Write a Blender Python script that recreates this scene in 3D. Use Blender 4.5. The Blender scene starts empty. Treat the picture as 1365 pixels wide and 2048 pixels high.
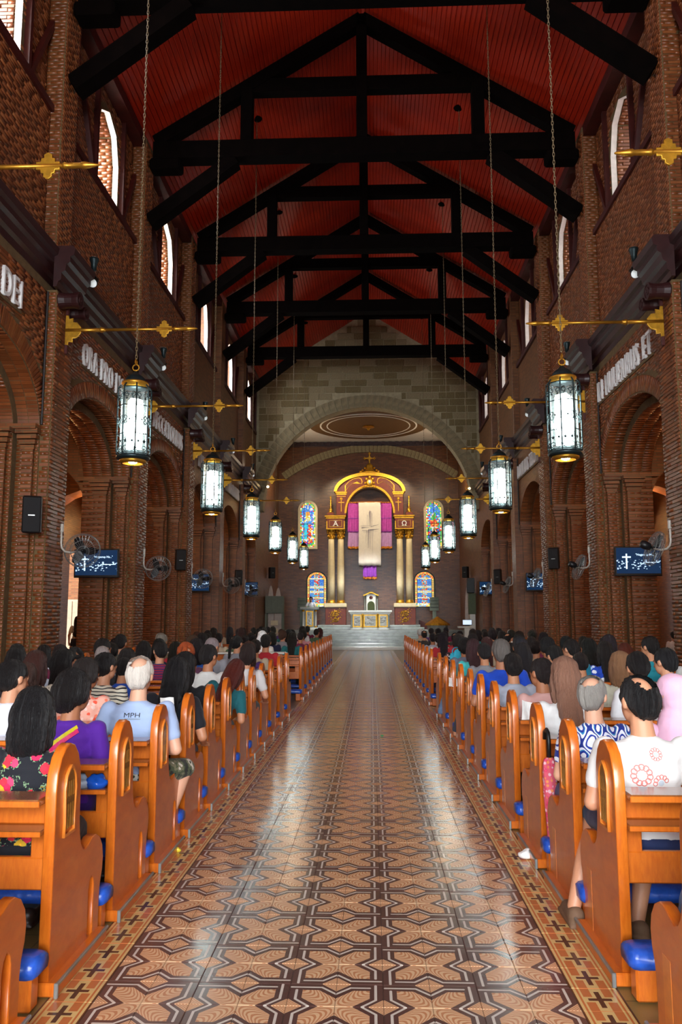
import bpy, bmesh, math, random
import numpy as np
from mathutils import Vector, Matrix, Quaternion, noise as mnoise
from mathutils.bvhtree import BVHTree

random.seed(7)
rng = np.random.default_rng(7)
SC = bpy.context.scene
COL = SC.collection
PI = math.pi

def srgb(r, g, b, a=1.0):
    def f(c):
        c /= 255.0
        return c / 12.92 if c <= 0.04045 else ((c + 0.055) / 1.055) ** 2.4
    return (f(r), f(g), f(b), a)

# ------------------------------------------------------------------ camera
cam_d = bpy.data.cameras.new('camera')
cam = bpy.data.objects.new('camera', cam_d)
COL.objects.link(cam)
F_PX, CAM_H, CAM_X = 1589.0, 1.58, 0.162
cam_d.sensor_fit = 'VERTICAL'
cam_d.sensor_height = 36.0
cam_d.lens = F_PX / 2048.0 * 36.0
cam_d.clip_start = 0.05
cam_d.clip_end = 300
_d = Vector(((743.98 - 682.5) / F_PX, (1235.89 - 1024.0) / F_PX, 1.0)).normalized()
_roll = -6.295e-3
_u = Vector((math.sin(_roll), -math.cos(_roll), 0.0))
_u = (_u - _d * _u.dot(_d)).normalized()
_r = _d.cross(_u)
_R = Matrix((_r, _d, _u))            # cam(x right, y down, z fwd) columns = world axes
_M = _R                               # rows: world X, Y, Z expressed in camera axes
# world vectors of the camera axes
ax = Vector((_r.x, _d.x, _u.x)); ay = Vector((_r.y, _d.y, _u.y)); az = Vector((_r.z, _d.z, _u.z))
m = Matrix.Identity(4)
for i in range(3):
    m[i][0] = ax[i]; m[i][1] = -ay[i]; m[i][2] = -az[i]
m[0][3], m[1][3], m[2][3] = CAM_X, 0.0, CAM_H
cam.matrix_world = m
SC.camera = cam

# ------------------------------------------------------------------ world, exposure
W = bpy.data.worlds.new('sky')
SC.world = W
W.use_nodes = True
wn = W.node_tree.nodes
wn['Background'].inputs['Color'].default_value = (0.82, 0.92, 1.0, 1)
wn['Background'].inputs['Strength'].default_value = 3.2
SC.view_settings.view_transform = 'Standard'
SC.view_settings.look = 'None'
SC.view_settings.gamma = 1.0
SC.view_settings.use_curve_mapping = False
SC.view_settings.exposure = 0.15
try:
    SC.cycles.use_denoising = True
    SC.cycles.max_bounces = 7
    SC.cycles.diffuse_bounces = 4
    SC.cycles.glossy_bounces = 3
    SC.cycles.transmission_bounces = 5
    SC.cycles.transparent_max_bounces = 6
    SC.cycles.sample_clamp_indirect = 6.0
    SC.cycles.caustics_reflective = False
    SC.cycles.caustics_refractive = False
except Exception:
    pass

def light(name, kind, loc, energy, color, size=0.1, sizey=None, rot=None, aim=None, spot=None, blend=0.4):
    d = bpy.data.lights.new(name, kind)
    d.energy = energy
    d.color = color[:3]
    if kind == 'AREA':
        d.shape = 'RECTANGLE' if sizey else 'SQUARE'
        d.size = size
        if sizey: d.size_y = sizey
    else:
        d.shadow_soft_size = size
    if kind == 'SPOT' and spot:
        d.spot_size = spot
        d.spot_blend = blend
    o = bpy.data.objects.new(name, d)
    COL.objects.link(o)
    o.location = loc
    if aim is not None:
        o.rotation_euler = (Vector(aim) - Vector(loc)).to_track_quat('-Z', 'Y').to_euler()
    elif rot is not None:
        o.rotation_euler = rot
    return o

BAY, YP0 = 4.89, 7.97            # pilaster pitch, first pilaster centre
PIL = [YP0 + BAY * n for n in range(-3, 7)]   # last one is the chancel arch plane 37.31
YCH = YP0 + BAY * 6
# daylight through the west doors behind the camera, and through each clerestory window
light('daylight_entrance', 'AREA', (0, -6.3, 3.3), 2300, (0.90, 0.95, 1.0), 7.0, 5.0, aim=(0, 12, 0.6))
light('daylight_gallery', 'AREA', (0, -6.3, 8.6), 130, (0.93, 0.96, 1.0), 5.0, 4.5, aim=(0, 20, 5))
for _yp in PIL[:-1]:
    for _s in (-1, 1):
        light('daylight_clerestory', 'AREA', (_s * 6.3, _yp + 2.85, 11.3), 130 if _s < 0 else 8, (0.94, 0.96, 1.0), 1.2, 1.5, aim=(-_s * 5.0, _yp + 2.85, 6.0))
# low sun from the west front, only reaching the side door and the outer window jambs
sun = light('sun', 'SUN', (-20, -30, 40), 14, (1.0, 0.93, 0.82), 0.01)
sun.rotation_euler = Vector((.2, .5, -.8)).to_track_quat('-Z', 'Y').to_euler()
sun.data.angle = 0.01
# spots over the sanctuary
light('sanctuary_spot', 'SPOT', (-2.6, 40.2, 10.9), 900, (1.0, 0.80, 0.52), 0.15, aim=(-0.3, 45.4, 6.4), spot=1.1)
light('sanctuary_spot', 'SPOT', (2.6, 40.2, 10.9), 900, (1.0, 0.80, 0.52), 0.15, aim=(0.4, 45.4, 6.4), spot=1.1)
light('sanctuary_spot', 'SPOT', (0, 39.5, 10.6), 4200, (0.93, 0.98, 1.0), 0.2, aim=(0.1, 43.4, 1.2), spot=0.8)
light('sanctuary_fill', 'POINT', (-3.9, 41.5, 9.3), 130, (1.0, 0.82, 0.58), 0.3)  # fill points added to brighten and warm crossing and apse, no fixture there
light('sanctuary_fill', 'POINT', (3.9, 41.5, 9.3), 130, (1.0, 0.82, 0.58), 0.3)
# warm lamps in the side aisles
for _yp in PIL[3:]:
    for _s in (-1, 1):
        light('aisle_lamp', 'POINT', (_s * 8.0, _yp + 0.6, 4.9), 80, (1.0, 0.50, 0.18), 0.15)

# ------------------------------------------------------------------ helpers
class MB:
    """collects verts / faces / per-face material index and uv"""
    def __init__(s):
        s.v = []; s.f = []; s.m = []; s.uv = []; s.smooth = []; s.mi = 0; s.sm = False
        s.has_uv = False
    def add(s, vs, fs, uvs=None):
        b = len(s.v)
        s.v.extend([tuple(x) for x in vs])
        for i, f in enumerate(fs):
            s.f.append(tuple(b + k for k in f)); s.m.append(s.mi); s.smooth.append(s.sm)
            if uvs is not None:
                s.uv.append(uvs[i]); s.has_uv = True
            else:
                s.uv.append(None)
    def box(s, x0, x1, y0, y1, z0, z1, M=None):
        if x0 > x1: x0, x1 = x1, x0
        if y0 > y1: y0, y1 = y1, y0
        vs = [(x0, y0, z0), (x1, y0, z0), (x1, y1, z0), (x0, y1, z0), (x0, y0, z1), (x1, y0, z1), (x1, y1, z1), (x0, y1, z1)]
        if M is not None: vs = [M @ Vector(p) for p in vs]
        s.add(vs, [(3, 2, 1, 0), (4, 5, 6, 7), (0, 1, 5, 4), (1, 2, 6, 5), (2, 3, 7, 6), (3, 0, 4, 7)])
    def cbox(s, x0, x1, y0, y1, z0, z1, c=0.006, M=None):
        """box with chamfered edges"""
        if x0 > x1: x0, x1 = x1, x0
        if y0 > y1: y0, y1 = y1, y0
        c = min(c, (x1 - x0) * .45, (y1 - y0) * .45, (z1 - z0) * .45)
        P = {}
        vs = []
        for sx in (0, 1):
            for sy in (0, 1):
                for sz in (0, 1):
                    X, Y, Z = (x0, x1)[sx], (y0, y1)[sy], (z0, z1)[sz]
                    dx, dy, dz = (c, -c)[sx], (c, -c)[sy], (c, -c)[sz]
                    for a in range(3):
                        P[(sx, sy, sz, a)] = len(vs)
                        vs.append((X if a == 0 else X + dx, Y if a == 1 else Y + dy, Z if a == 2 else Z + dz))
        fs = []
        for sx in (0, 1):
            q = [P[(sx, 0, 0, 0)], P[(sx, 1, 0, 0)], P[(sx, 1, 1, 0)], P[(sx, 0, 1, 0)]]
            fs.append(q if sx else q[::-1])
        for sy in (0, 1):
            q = [P[(0, sy, 0, 1)], P[(1, sy, 0, 1)], P[(1, sy, 1, 1)], P[(0, sy, 1, 1)]]
            fs.append(q[::-1] if sy else q)
        for sz in (0, 1):
            q = [P[(0, 0, sz, 2)], P[(1, 0, sz, 2)], P[(1, 1, sz, 2)], P[(0, 1, sz, 2)]]
            fs.append(q if sz else q[::-1])
        for sx in (0, 1):
            for sy in (0, 1):
                q = [P[(sx, sy, 0, 0)], P[(sx, sy, 0, 1)], P[(sx, sy, 1, 1)], P[(sx, sy, 1, 0)]]
                fs.append(q if sx != sy else q[::-1])
            for sz in (0, 1):
                q = [P[(sx, 0, sz, 0)], P[(sx, 1, sz, 0)], P[(sx, 1, sz, 2)], P[(sx, 0, sz, 2)]]
                fs.append(q if sx == sz else q[::-1])
        for sy in (0, 1):
            for sz in (0, 1):
                q = [P[(0, sy, sz, 1)], P[(1, sy, sz, 1)], P[(1, sy, sz, 2)], P[(0, sy, sz, 2)]]
                fs.append(q if sy != sz else q[::-1])
        for sx in (0, 1):
            for sy in (0, 1):
                for sz in (0, 1):
                    q = [P[(sx, sy, sz, 0)], P[(sx, sy, sz, 1)], P[(sx, sy, sz, 2)]]
                    fs.append(q if (sx + sy + sz) % 2 else q[::-1])
        if M is not None: vs = [M @ Vector(p) for p in vs]
        s.add(vs, fs)
    def rings(s, rings, closed=True, cap0=True, cap1=True):
        n = len(rings[0]); vs = [p for r in rings for p in r]; fs = []
        for i in range(len(rings) - 1):
            for j in range(n if closed else n - 1):
                k = (j + 1) % n
                fs.append((i * n + j, i * n + k, (i + 1) * n + k, (i + 1) * n + j))
        if cap0: fs.append(tuple(range(n - 1, -1, -1)))
        if cap1: fs.append(tuple((len(rings) - 1) * n + j for j in range(n)))
        s.add(vs, fs)
    def lathe(s, prof, c=(0, 0, 0), n=16, axis='z', M=None):
        rs = []
        for r, z in prof:
            ring = []
            for j in range(n):
                a = 2 * PI * j / n
                p = (r * math.cos(a), r * math.sin(a), z)
                if axis == 'x': p = (p[2], p[0], p[1])
                if axis == 'y': p = (p[1], p[2], p[0])
                p = Vector(p)
                if M is not None: p = M @ p
                ring.append((p[0] + c[0], p[1] + c[1], p[2] + c[2]))
            rs.append(ring)
        s.rings(rs)
    def tube(s, pts, r, n=8, caps=True):
        pts = [Vector(p) for p in pts]
        rr = r if isinstance(r, (list, tuple)) else [r] * len(pts)
        rs = []; up = None
        for i, p in enumerate(pts):
            t = (pts[min(i + 1, len(pts) - 1)] - pts[max(i - 1, 0)])
            if t.length < 1e-9: t = Vector((0, 0, 1))
            t.normalize()
            if up is None:
                up = Vector((0, 0, 1)) if abs(t.z) < .9 else Vector((1, 0, 0))
            a = t.cross(up)
            if a.length < 1e-6: a = t.orthogonal()
            a.normalize(); b = a.cross(t); up = b
            rs.append([p + (a * math.cos(2 * PI * j / n) + b * math.sin(2 * PI * j / n)) * rr[i] for j in range(n)])
        s.rings(rs, cap0=caps, cap1=caps)
    def torus(s, c, R, r, n=20, m=6, M=None, arc=2 * PI, a0=0.0):
        pts = []
        full = abs(arc - 2 * PI) < 1e-6
        k = n if full else n + 1
        vs = []; fs = []
        for i in range(k):
            a = a0 + arc * i / n
            for j in range(m):
                b = 2 * PI * j / m
                p = Vector(((R + r * math.cos(b)) * math.cos(a), (R + r * math.cos(b)) * math.sin(a), r * math.sin(b)))
                if M is not None: p = M @ p
                vs.append((p[0] + c[0], p[1] + c[1], p[2] + c[2]))
        for i in range(n):
            i2 = (i + 1) % k
            for j in range(m):
                j2 = (j + 1) % m
                fs.append((i * m + j, i2 * m + j, i2 * m + j2, i * m + j2))
        s.add(vs, fs)
    def sphere(s, c, r, n=12, m=8, M=None):
        rx, ry, rz = r if isinstance(r, (list, tuple)) else (r, r, r)
        vs = [(0, 0, rz)]; fs = []
        for i in range(1, m):
            t = PI * i / m
            for j in range(n):
                a = 2 * PI * j / n
                vs.append((rx * math.sin(t) * math.cos(a), ry * math.sin(t) * math.sin(a), rz * math.cos(t)))
        vs.append((0, 0, -rz))
        for j in range(n): fs.append((0, 1 + j, 1 + (j + 1) % n))
        for i in range(m - 2):
            for j in range(n):
                a = 1 + i * n + j; b = 1 + i * n + (j + 1) % n
                fs.append((a, a + n, b + n, b))
        L = len(vs) - 1; b0 = 1 + (m - 2) * n
        for j in range(n): fs.append((L, b0 + (j + 1) % n, b0 + j))
        out = []
        for p in vs:
            p = Vector(p)
            if M is not None: p = M @ p
            out.append((p[0] + c[0], p[1] + c[1], p[2] + c[2]))
        s.add(out, fs)
    def prism(s, outline, d0, d1, plane='yz', M=None):
        """outline of 2-D points extruded from d0 to d1 along the remaining axis (convex or simple)"""
        n = len(outline)
        def P(a, b, d):
            p = {'yz': (d, a, b), 'xz': (a, d, b), 'xy': (a, b, d)}[plane]
            return M @ Vector(p) if M is not None else p
        vs = [P(a, b, d0) for a, b in outline] + [P(a, b, d1) for a, b in outline]
        fs = [tuple(range(n - 1, -1, -1)), tuple(range(n, 2 * n))]
        for j in range(n):
            k = (j + 1) % n
            fs.append((j, k, n + k, n + j))
        s.add(vs, fs)
    def mesh(s, name):
        me = bpy.data.meshes.new(name)
        me.from_pydata(s.v, [], s.f)
        me.polygons.foreach_set('material_index', s.m)
        me.polygons.foreach_set('use_smooth', s.smooth)
        if s.has_uv:
            l = me.uv_layers.new(name='UVMap'); d = l.data
            flat = []
            for f, u in zip(s.f, s.uv):
                if u is None: u = [(0, 0)] * len(f)
                for q in u: flat.extend(q)
            d.foreach_set('uv', flat)
        me.update()
        return me

def fix_normals(me):
    bm = bmesh.new(); bm.from_mesh(me)
    bmesh.ops.recalc_face_normals(bm, faces=bm.faces[:])
    bm.to_mesh(me); bm.free()

def put(name, data, mats=None, parent=None, loc=None, fix=False):
    """link a mesh (MB or Mesh) as one object"""
    me = data.mesh(name) if isinstance(data, MB) else data
    if fix: fix_normals(me)
    if mats is not None and not me.materials:
        for mm in (mats if isinstance(mats, (list, tuple)) else [mats]):
            me.materials.append(mm)
    o = bpy.data.objects.new(name, me)
    COL.objects.link(o)
    if parent is not None: o.parent = parent
    if loc is not None: o.location = loc
    return o

def tag(o, label=None, cat=None, group=None, kind=None):
    if label: o['label'] = label
    if cat: o['category'] = cat
    if group: o['group'] = group
    if kind: o['kind'] = kind
    return o

def thing(name, label, cat, loc=(0, 0, 0), rz=0.0, group=None):
    o = bpy.data.objects.new(name, None)
    COL.objects.link(o)
    o.empty_display_size = 0.1
    o.location = loc; o.rotation_euler = (0, 0, rz)
    return tag(o, label, cat, group)

def kids(o):
    return KIDS.get(o.name, []) if False else list(o.children)

def dup(root, loc=None, rz=None, label=None, group=None):
    r = root.copy(); COL.objects.link(r)
    if loc is not None: r.location = loc
    if rz is not None: r.rotation_euler = (0, 0, rz)
    if label: r['label'] = label
    if group: r['group'] = group
    for ch in list(root.children):
        c = ch.copy(); COL.objects.link(c); c.parent = r
        for g in list(ch.children):
            d = g.copy(); COL.objects.link(d); d.parent = c
    return r

def add_uv_box(me, scale=1.0):
    """planar uv in metres by dominant normal"""
    l = me.uv_layers.get('UVMap') or me.uv_layers.new(name='UVMap')
    for p in me.polygons:
        n = p.normal
        a = (abs(n.x), abs(n.y), abs(n.z))
        k = a.index(max(a))
        for li in p.loop_indices:
            co = me.vertices[me.loops[li].vertex_index].co
            l.data[li].uv = ((co.y, co.z) if k == 0 else (co.x, co.z) if k == 1 else (co.x, co.y))

TMP = bpy.data.scenes.new('workshop')     # small scene for converting curves and modifiers quickly
def evaluated_mesh(o):
    TMP.collection.objects.link(o)
    with bpy.context.temp_override(scene=TMP, view_layer=TMP.view_layers[0]):
        dg = bpy.context.evaluated_depsgraph_get()
    me = bpy.data.meshes.new_from_object(o.evaluated_get(dg), depsgraph=dg)
    d = o.data
    bpy.data.objects.remove(o)
    return me

def text_mesh(txt, size, depth, narrow=1.0, bevel=0.0, spacing=1.0):
    c = bpy.data.curves.new('lettering', 'FONT')
    c.body = txt; c.size = size; c.extrude = depth / 2; c.bevel_depth = bevel; c.space_character = spacing
    c.resolution_u = 3
    c.align_x = 'LEFT'
    me = evaluated_mesh(bpy.data.objects.new('lettering', c))
    bpy.data.curves.remove(c)
    if narrow != 1.0:
        for v in me.vertices: v.co.x *= narrow
    return me

def flat_shape(splines, depth, bevel=0.0, res=2):
    """2-D outlines with holes, extruded and bevelled (curve fill); lies in XY, extruded along Z"""
    c = bpy.data.curves.new('outline', 'CURVE')
    c.dimensions = '2D'; c.fill_mode = 'BOTH'; c.extrude = depth / 2; c.bevel_depth = bevel; c.bevel_resolution = res
    if bevel: c.offset = -bevel
    for pts in splines:
        sp = c.splines.new('POLY'); sp.points.add(len(pts) - 1); sp.use_cyclic_u = True
        for q, p in zip(sp.points, pts): q.co = (p[0], p[1], 0, 1)
    me = evaluated_mesh(bpy.data.objects.new('outline', c))
    bpy.data.curves.remove(c)
    return me

def xform(me, M):
    me.transform(M); me.update(); return me

AX_YZ = Matrix(((0, 0, 1, 0), (1, 0, 0, 0), (0, 1, 0, 0), (0, 0, 0, 1)))   # XY outline -> YZ plane, depth along X
AX_XZ = Matrix(((1, 0, 0, 0), (0, 0, -1, 0), (0, 1, 0, 0), (0, 0, 0, 1)))  # XY outline -> XZ plane, front faces -Y

def arch_pts(w, z0, zs, zt, n=16, p=2.0):
    """arched outline: half width w, base z0, spring zs, apex zt (superellipse)"""
    out = [(-w, z0), (w, z0)]
    for i in range(n + 1):
        a = PI * i / n
        ca, sa = math.cos(a), math.sin(a)
        out.append((w * math.copysign(abs(ca) ** (2 / p), ca), zs + (zt - zs) * abs(sa) ** (2 / p)))
    return out

# ------------------------------------------------------------------ materials
class N:
    """tiny node-graph helper"""
    def __init__(s, name):
        s.mat = bpy.data.materials.new(name); s.mat.use_nodes = True
        s.t = s.mat.node_tree; s.b = s.t.nodes['Principled BSDF']
    def n(s, typ, **kw):
        x = s.t.nodes.new(typ)
        for k, v in kw.items(): setattr(x, k, v)
        return x
    def sock(s, inp, v):
        if hasattr(v, 'is_linked') or isinstance(v, bpy.types.NodeSocket): s.t.links.new(v, inp)
        else: inp.default_value = v
    def m(s, op, a, b=0.0, c=None):
        x = s.n('ShaderNodeMath', operation=op)
        s.sock(x.inputs[0], a); s.sock(x.inputs[1], b)
        if c is not None: s.sock(x.inputs[2], c)
        return x.outputs[0]
    def mix(s, f, a, b, blend='MIX'):
        x = s.n('ShaderNodeMix', data_type='RGBA', blend_type=blend)
        s.sock(x.inputs[0], f); s.sock(x.inputs[6], a); s.sock(x.inputs[7], b)
        return x.outputs[2]
    def noise(s, scale, detail=3.0, vec=None, rough=0.55, dist=0.0):
        x = s.n('ShaderNodeTexNoise')
        x.inputs['Scale'].default_value = scale; x.inputs['Detail'].default_value = detail
        x.inputs['Roughness'].default_value = rough; x.inputs['Distortion'].default_value = dist
        if vec is not None: s.t.links.new(vec, x.inputs['Vector'])
        return x.outputs['Fac']
    def coord(s, k='Object'):
        return s.n('ShaderNodeTexCoord').outputs[k]
    def map(s, vec, scale=(1, 1, 1), loc=(0, 0, 0), rot=(0, 0, 0)):
        x = s.n('ShaderNodeMapping'); s.t.links.new(vec, x.inputs['Vector'])
        x.inputs['Scale'].default_value = scale; x.inputs['Location'].default_value = loc; x.inputs['Rotation'].default_value = rot
        return x.outputs[0]
    def ramp(s, f, stops, interp='LINEAR'):
        x = s.n('ShaderNodeValToRGB'); x.color_ramp.interpolation = interp
        e = x.color_ramp.elements
        while len(e) < len(stops): e.new(0.5)
        for q, (p, c) in zip(e, stops): q.position = p; q.color = c
        s.sock(x.inputs[0], f)
        return x.outputs[0]
    def bump(s, h, strength=0.3, dist=0.01):
        x = s.n('ShaderNodeBump'); x.inputs['Strength'].default_value = strength; x.inputs['Distance'].default_value = dist
        s.t.links.new(h, x.inputs['Height']); s.t.links.new(x.outputs[0], s.b.inputs['Normal'])
    def set(s, **kw):
        for k, v in kw.items():
            s.sock(s.b.inputs[k.replace('_', ' ')], v)
        return s.mat

def plain(name, col, rough=0.5, metal=0.0, var=0.12, scale=8.0, bump=0.0, spec=0.5, coat=0.0):
    """solid colour with light procedural variation"""
    q = N(name)
    f = q.noise(scale, 4.0, q.coord())
    dark = tuple(c * (1 - var) for c in col[:3]) + (1,)
    lite = tuple(min(1, c * (1 + var)) for c in col[:3]) + (1,)
    q.set(Base_Color=q.ramp(f, [(0.3, dark), (0.7, lite)]), Roughness=rough, Metallic=metal, Specular_IOR_Level=spec)
    if coat: q.set(Coat_Weight=coat, Coat_Roughness=0.08)
    if bump: q.bump(q.noise(scale * 6, 5.0, q.coord()), bump, 0.01)
    return q.mat

def emit(name, col, strength):
    q = N(name)
    q.set(Base_Color=(0.8, 0.8, 0.8, 1), Emission_Color=col, Emission_Strength=strength)
    return q.mat

BR_A, BR_B, BR_C = srgb(116, 60, 29), srgb(164, 102, 56), srgb(84, 52, 29)
def mat_brick_pieces():
    q = N('fired_brick')
    at = q.n('ShaderNodeAttribute', attribute_name='tone').outputs['Fac']
    nz = q.noise(9, 5, q.n('ShaderNodeNewGeometry').outputs['Position'])
    f = q.m('ADD', q.m('ADD', q.m('MULTIPLY', at, 0.36), .16), q.m('MULTIPLY', nz, 0.34))
    col = q.ramp(f, [(0.1, BR_C), (0.32, BR_A), (0.6, srgb(138, 72, 35)), (0.85, BR_B), (1.0, srgb(150, 112, 74))])
    st = q.noise(0.55, 3, q.n('ShaderNodeNewGeometry').outputs['Position'])
    col = q.mix(q.m('MULTIPLY', st, 0.35), col, srgb(70, 55, 34))
    q.set(Base_Color=col, Roughness=q.m('ADD', q.m('MULTIPLY', nz, 0.35), 0.18), Specular_IOR_Level=0.5)
    q.bump(q.noise(60, 4, q.coord()), 0.35, 0.004)
    return q.mat
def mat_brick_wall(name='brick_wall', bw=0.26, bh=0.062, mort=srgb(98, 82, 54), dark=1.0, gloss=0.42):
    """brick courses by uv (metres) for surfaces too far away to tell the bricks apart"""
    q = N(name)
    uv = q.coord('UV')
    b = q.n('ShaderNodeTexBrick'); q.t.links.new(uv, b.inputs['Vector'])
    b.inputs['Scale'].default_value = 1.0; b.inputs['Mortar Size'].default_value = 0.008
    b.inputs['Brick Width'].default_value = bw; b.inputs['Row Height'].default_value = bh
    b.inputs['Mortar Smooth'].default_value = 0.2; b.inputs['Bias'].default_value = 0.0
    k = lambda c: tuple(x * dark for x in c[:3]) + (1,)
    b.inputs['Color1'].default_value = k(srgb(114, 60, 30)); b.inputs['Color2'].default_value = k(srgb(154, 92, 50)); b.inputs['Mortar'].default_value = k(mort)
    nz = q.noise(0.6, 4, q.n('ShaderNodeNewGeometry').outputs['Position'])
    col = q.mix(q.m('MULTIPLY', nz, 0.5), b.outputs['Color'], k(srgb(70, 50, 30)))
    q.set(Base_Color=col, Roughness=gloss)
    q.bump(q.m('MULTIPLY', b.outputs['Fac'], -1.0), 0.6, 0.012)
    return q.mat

M = {}
M['brick'] = mat_brick_pieces()
M['brickwall'] = mat_brick_wall()
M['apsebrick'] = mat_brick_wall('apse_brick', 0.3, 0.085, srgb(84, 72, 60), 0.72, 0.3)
M['mortar'] = plain('mortar', srgb(102, 80, 48), 0.9, var=0.25, bump=0.4)
M['stone'] = plain('adobe_stone', srgb(116, 101, 66), 0.85, var=0.3, scale=5, bump=0.6)
M['stonej'] = plain('stone_joint', srgb(168, 156, 124), 0.9, var=0.15, bump=0.3)
M['ring'] = plain('arch_stone', srgb(140, 126, 94), 0.85, var=0.25, scale=6, bump=0.5)
M['redboard'] = None
q = N('red_painted_board')
f = q.noise(3.0, 5, q.map(q.coord(), (6, 0.5, 6)))
q.set(Base_Color=q.ramp(f, [(0.3, srgb(150, 27, 8)), (0.7, srgb(190, 46, 16))]), Roughness=0.42)
q.bump(f, 0.2, 0.004); M['redboard'] = q.mat
M['truss'] = plain('blackened_timber', srgb(8, 4, 3), 0.9, var=0.4, scale=4, bump=0.3, spec=0.05)
M['strut'] = plain('dark_red_timber', srgb(66, 16, 10), 0.5, var=0.3, scale=4, bump=0.2)
M['cornice'] = plain('maroon_moulding', srgb(50, 22, 22), 0.4, var=0.2)
M['plaster'] = plain('pale_plaster', srgb(212, 196, 184), 0.8, var=0.12, bump=0.2)
M['ceilw'] = plain('white_ceiling', srgb(235, 228, 218), 0.8, var=0.05)
M['ovalb'] = plain('brown_medallion', srgb(98, 68, 32), 0.7, var=0.15)
M['gold'] = plain('gold_leaf', srgb(214, 160, 50), 0.35, 0.75, var=0.25, scale=12, bump=0.2)
M['brass'] = plain('old_brass', srgb(190, 136, 44), 0.38, 0.8, var=0.2, bump=0.1)
M['iron'] = plain('wrought_iron', srgb(34, 48, 50), 0.4, 0.6, var=0.3, bump=0.2)
M['white'] = plain('white_letter', srgb(240, 240, 238), 0.55, var=0.06)
M['black'] = plain('black_plastic', srgb(16, 16, 18), 0.45, var=0.2)
M['grey'] = plain('grey_metal', srgb(150, 152, 150), 0.35, 0.6, var=0.15)
M['pipe'] = plain('pale_conduit', srgb(196, 190, 178), 0.4, 0.1, var=0.1)
M['dpipe'] = plain('dark_conduit', srgb(30, 24, 22), 0.5, var=0.1)
M['cream'] = plain('cream_column', srgb(232, 216, 176), 0.5, var=0.06, bump=0.05)
M['redwood'] = plain('red_lacquer', srgb(112, 38, 12), 0.4, var=0.2, scale=5)
M['marble'] = plain('grey_marble', srgb(146, 152, 146), 0.18, var=0.22, scale=3)
M['marblew'] = plain('white_marble', srgb(224, 226, 216), 0.25, var=0.08, scale=4)
M['silver'] = plain('silver_relief', srgb(190, 190, 182), 0.35, 0.6, var=0.3, scale=18, bump=0.5)
M['green'] = plain('green_leather', srgb(62, 74, 28), 0.5, var=0.2)
M['gpanel'] = plain('grey_green_panel', srgb(112, 120, 104), 0.6, var=0.1)
M['wine'] = plain('worn_red_wood', srgb(78, 24, 18), 0.5, var=0.2)
M['linen'] = plain('white_linen', srgb(226, 218, 206), 0.8, var=0.04, bump=0.1)
M['purple'] = plain('purple_cloth', srgb(142, 62, 176), 0.75, var=0.15, bump=0.1)
M['magenta'] = plain('magenta_cloth', srgb(186, 70, 168), 0.75, var=0.15, bump=0.1)
M['lilac'] = plain('lilac_cloth', srgb(196, 150, 204), 0.8, var=0.12, bump=0.1)
M['fringe'] = plain('gold_fringe', srgb(208, 128, 36), 0.6, 0.2, var=0.3, scale=40)
M['blue'] = None
q = N('blue_vinyl')
f = q.noise(14, 4, q.coord())
q.set(Base_Color=q.ramp(f, [(0.35, srgb(22, 62, 152)), (0.72, srgb(48, 100, 208))]), Roughness=0.28)
q.bump(q.noise(9, 3, q.coord()), 0.5, 0.02); M['blue'] = q.mat
def wood(name, c0, c1, rough=0.3, s=(2.2, 2.2, 2.2)):
    q = N(name)
    v = q.map(q.coord(), s)
    g = q.noise(5, 6, q.map(q.coord(), (14, 1.4, 3.0)), 0.6, 0.4)
    oi = q.n('ShaderNodeObjectInfo').outputs['Random']
    f = q.m('ADD', q.m('MULTIPLY', g, 0.7), q.m('MULTIPLY', q.noise(2.0, 3, v), 0.3))
    col = q.ramp(f, [(0.25, c0), (0.75, c1)])
    col = q.mix(q.m('MULTIPLY', oi, 0.18), col, (c0[0] * .8, c0[1] * .8, c0[2] * .8, 1))
    q.set(Base_Color=col, Roughness=rough, Coat_Weight=0.35, Coat_Roughness=0.12)
    q.bump(g, 0.08, 0.003)
    return q.mat
M['pew'] = wood('varnished_pew_wood', srgb(186, 84, 18), srgb(226, 124, 36), 0.3)
M['ledge'] = wood('worn_ledge_wood', srgb(112, 62, 26), srgb(156, 96, 48), 0.22)
M['carve'] = wood('carved_gilt_wood', srgb(70, 48, 10), srgb(196, 130, 44), 0.35)
M['slot'] = wood('slot_wood', srgb(200, 104, 30), srgb(236, 146, 56), 0.35)
q = N('frosted_glass')
q.set(Base_Color=(0.92, 1.0, 0.99, 1), Roughness=0.25, Transmission_Weight=0.9, IOR=1.08, Emission_Color=(0.75, 1, 0.97, 1), Emission_Strength=0.0)
M['glass'] = q.mat
M['tube'] = emit('fluorescent_tube', (0.86, 1.0, 0.98, 1), 26.0)
M['bulb'] = emit('downlight_bulb', (1.0, 0.97, 0.86, 1), 60.0)
M['spotface'] = emit('spot_face', (0.9, 1.0, 0.98, 1), 0.35)
M['warmled'] = emit('warm_spot_lamp', (1.0, 0.7, 0.3, 1), 14.0)
# ================================================================== STRUCTURE
XW, XO2, XB, XU, XR, XOUT = 5.25, 5.62, 6.26, 5.35, 5.45, 6.55
ZCOR0, ZCOR1, ZSILL = 7.05, 7.76, 10.36
HW1, HW2, ZSP, ZAP = 1.98, 1.82, 4.62, 5.86
RIDGE, SLOPE = 16.45, 0.635
def roofz(x): return RIDGE - SLOPE * abs(x)

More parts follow.
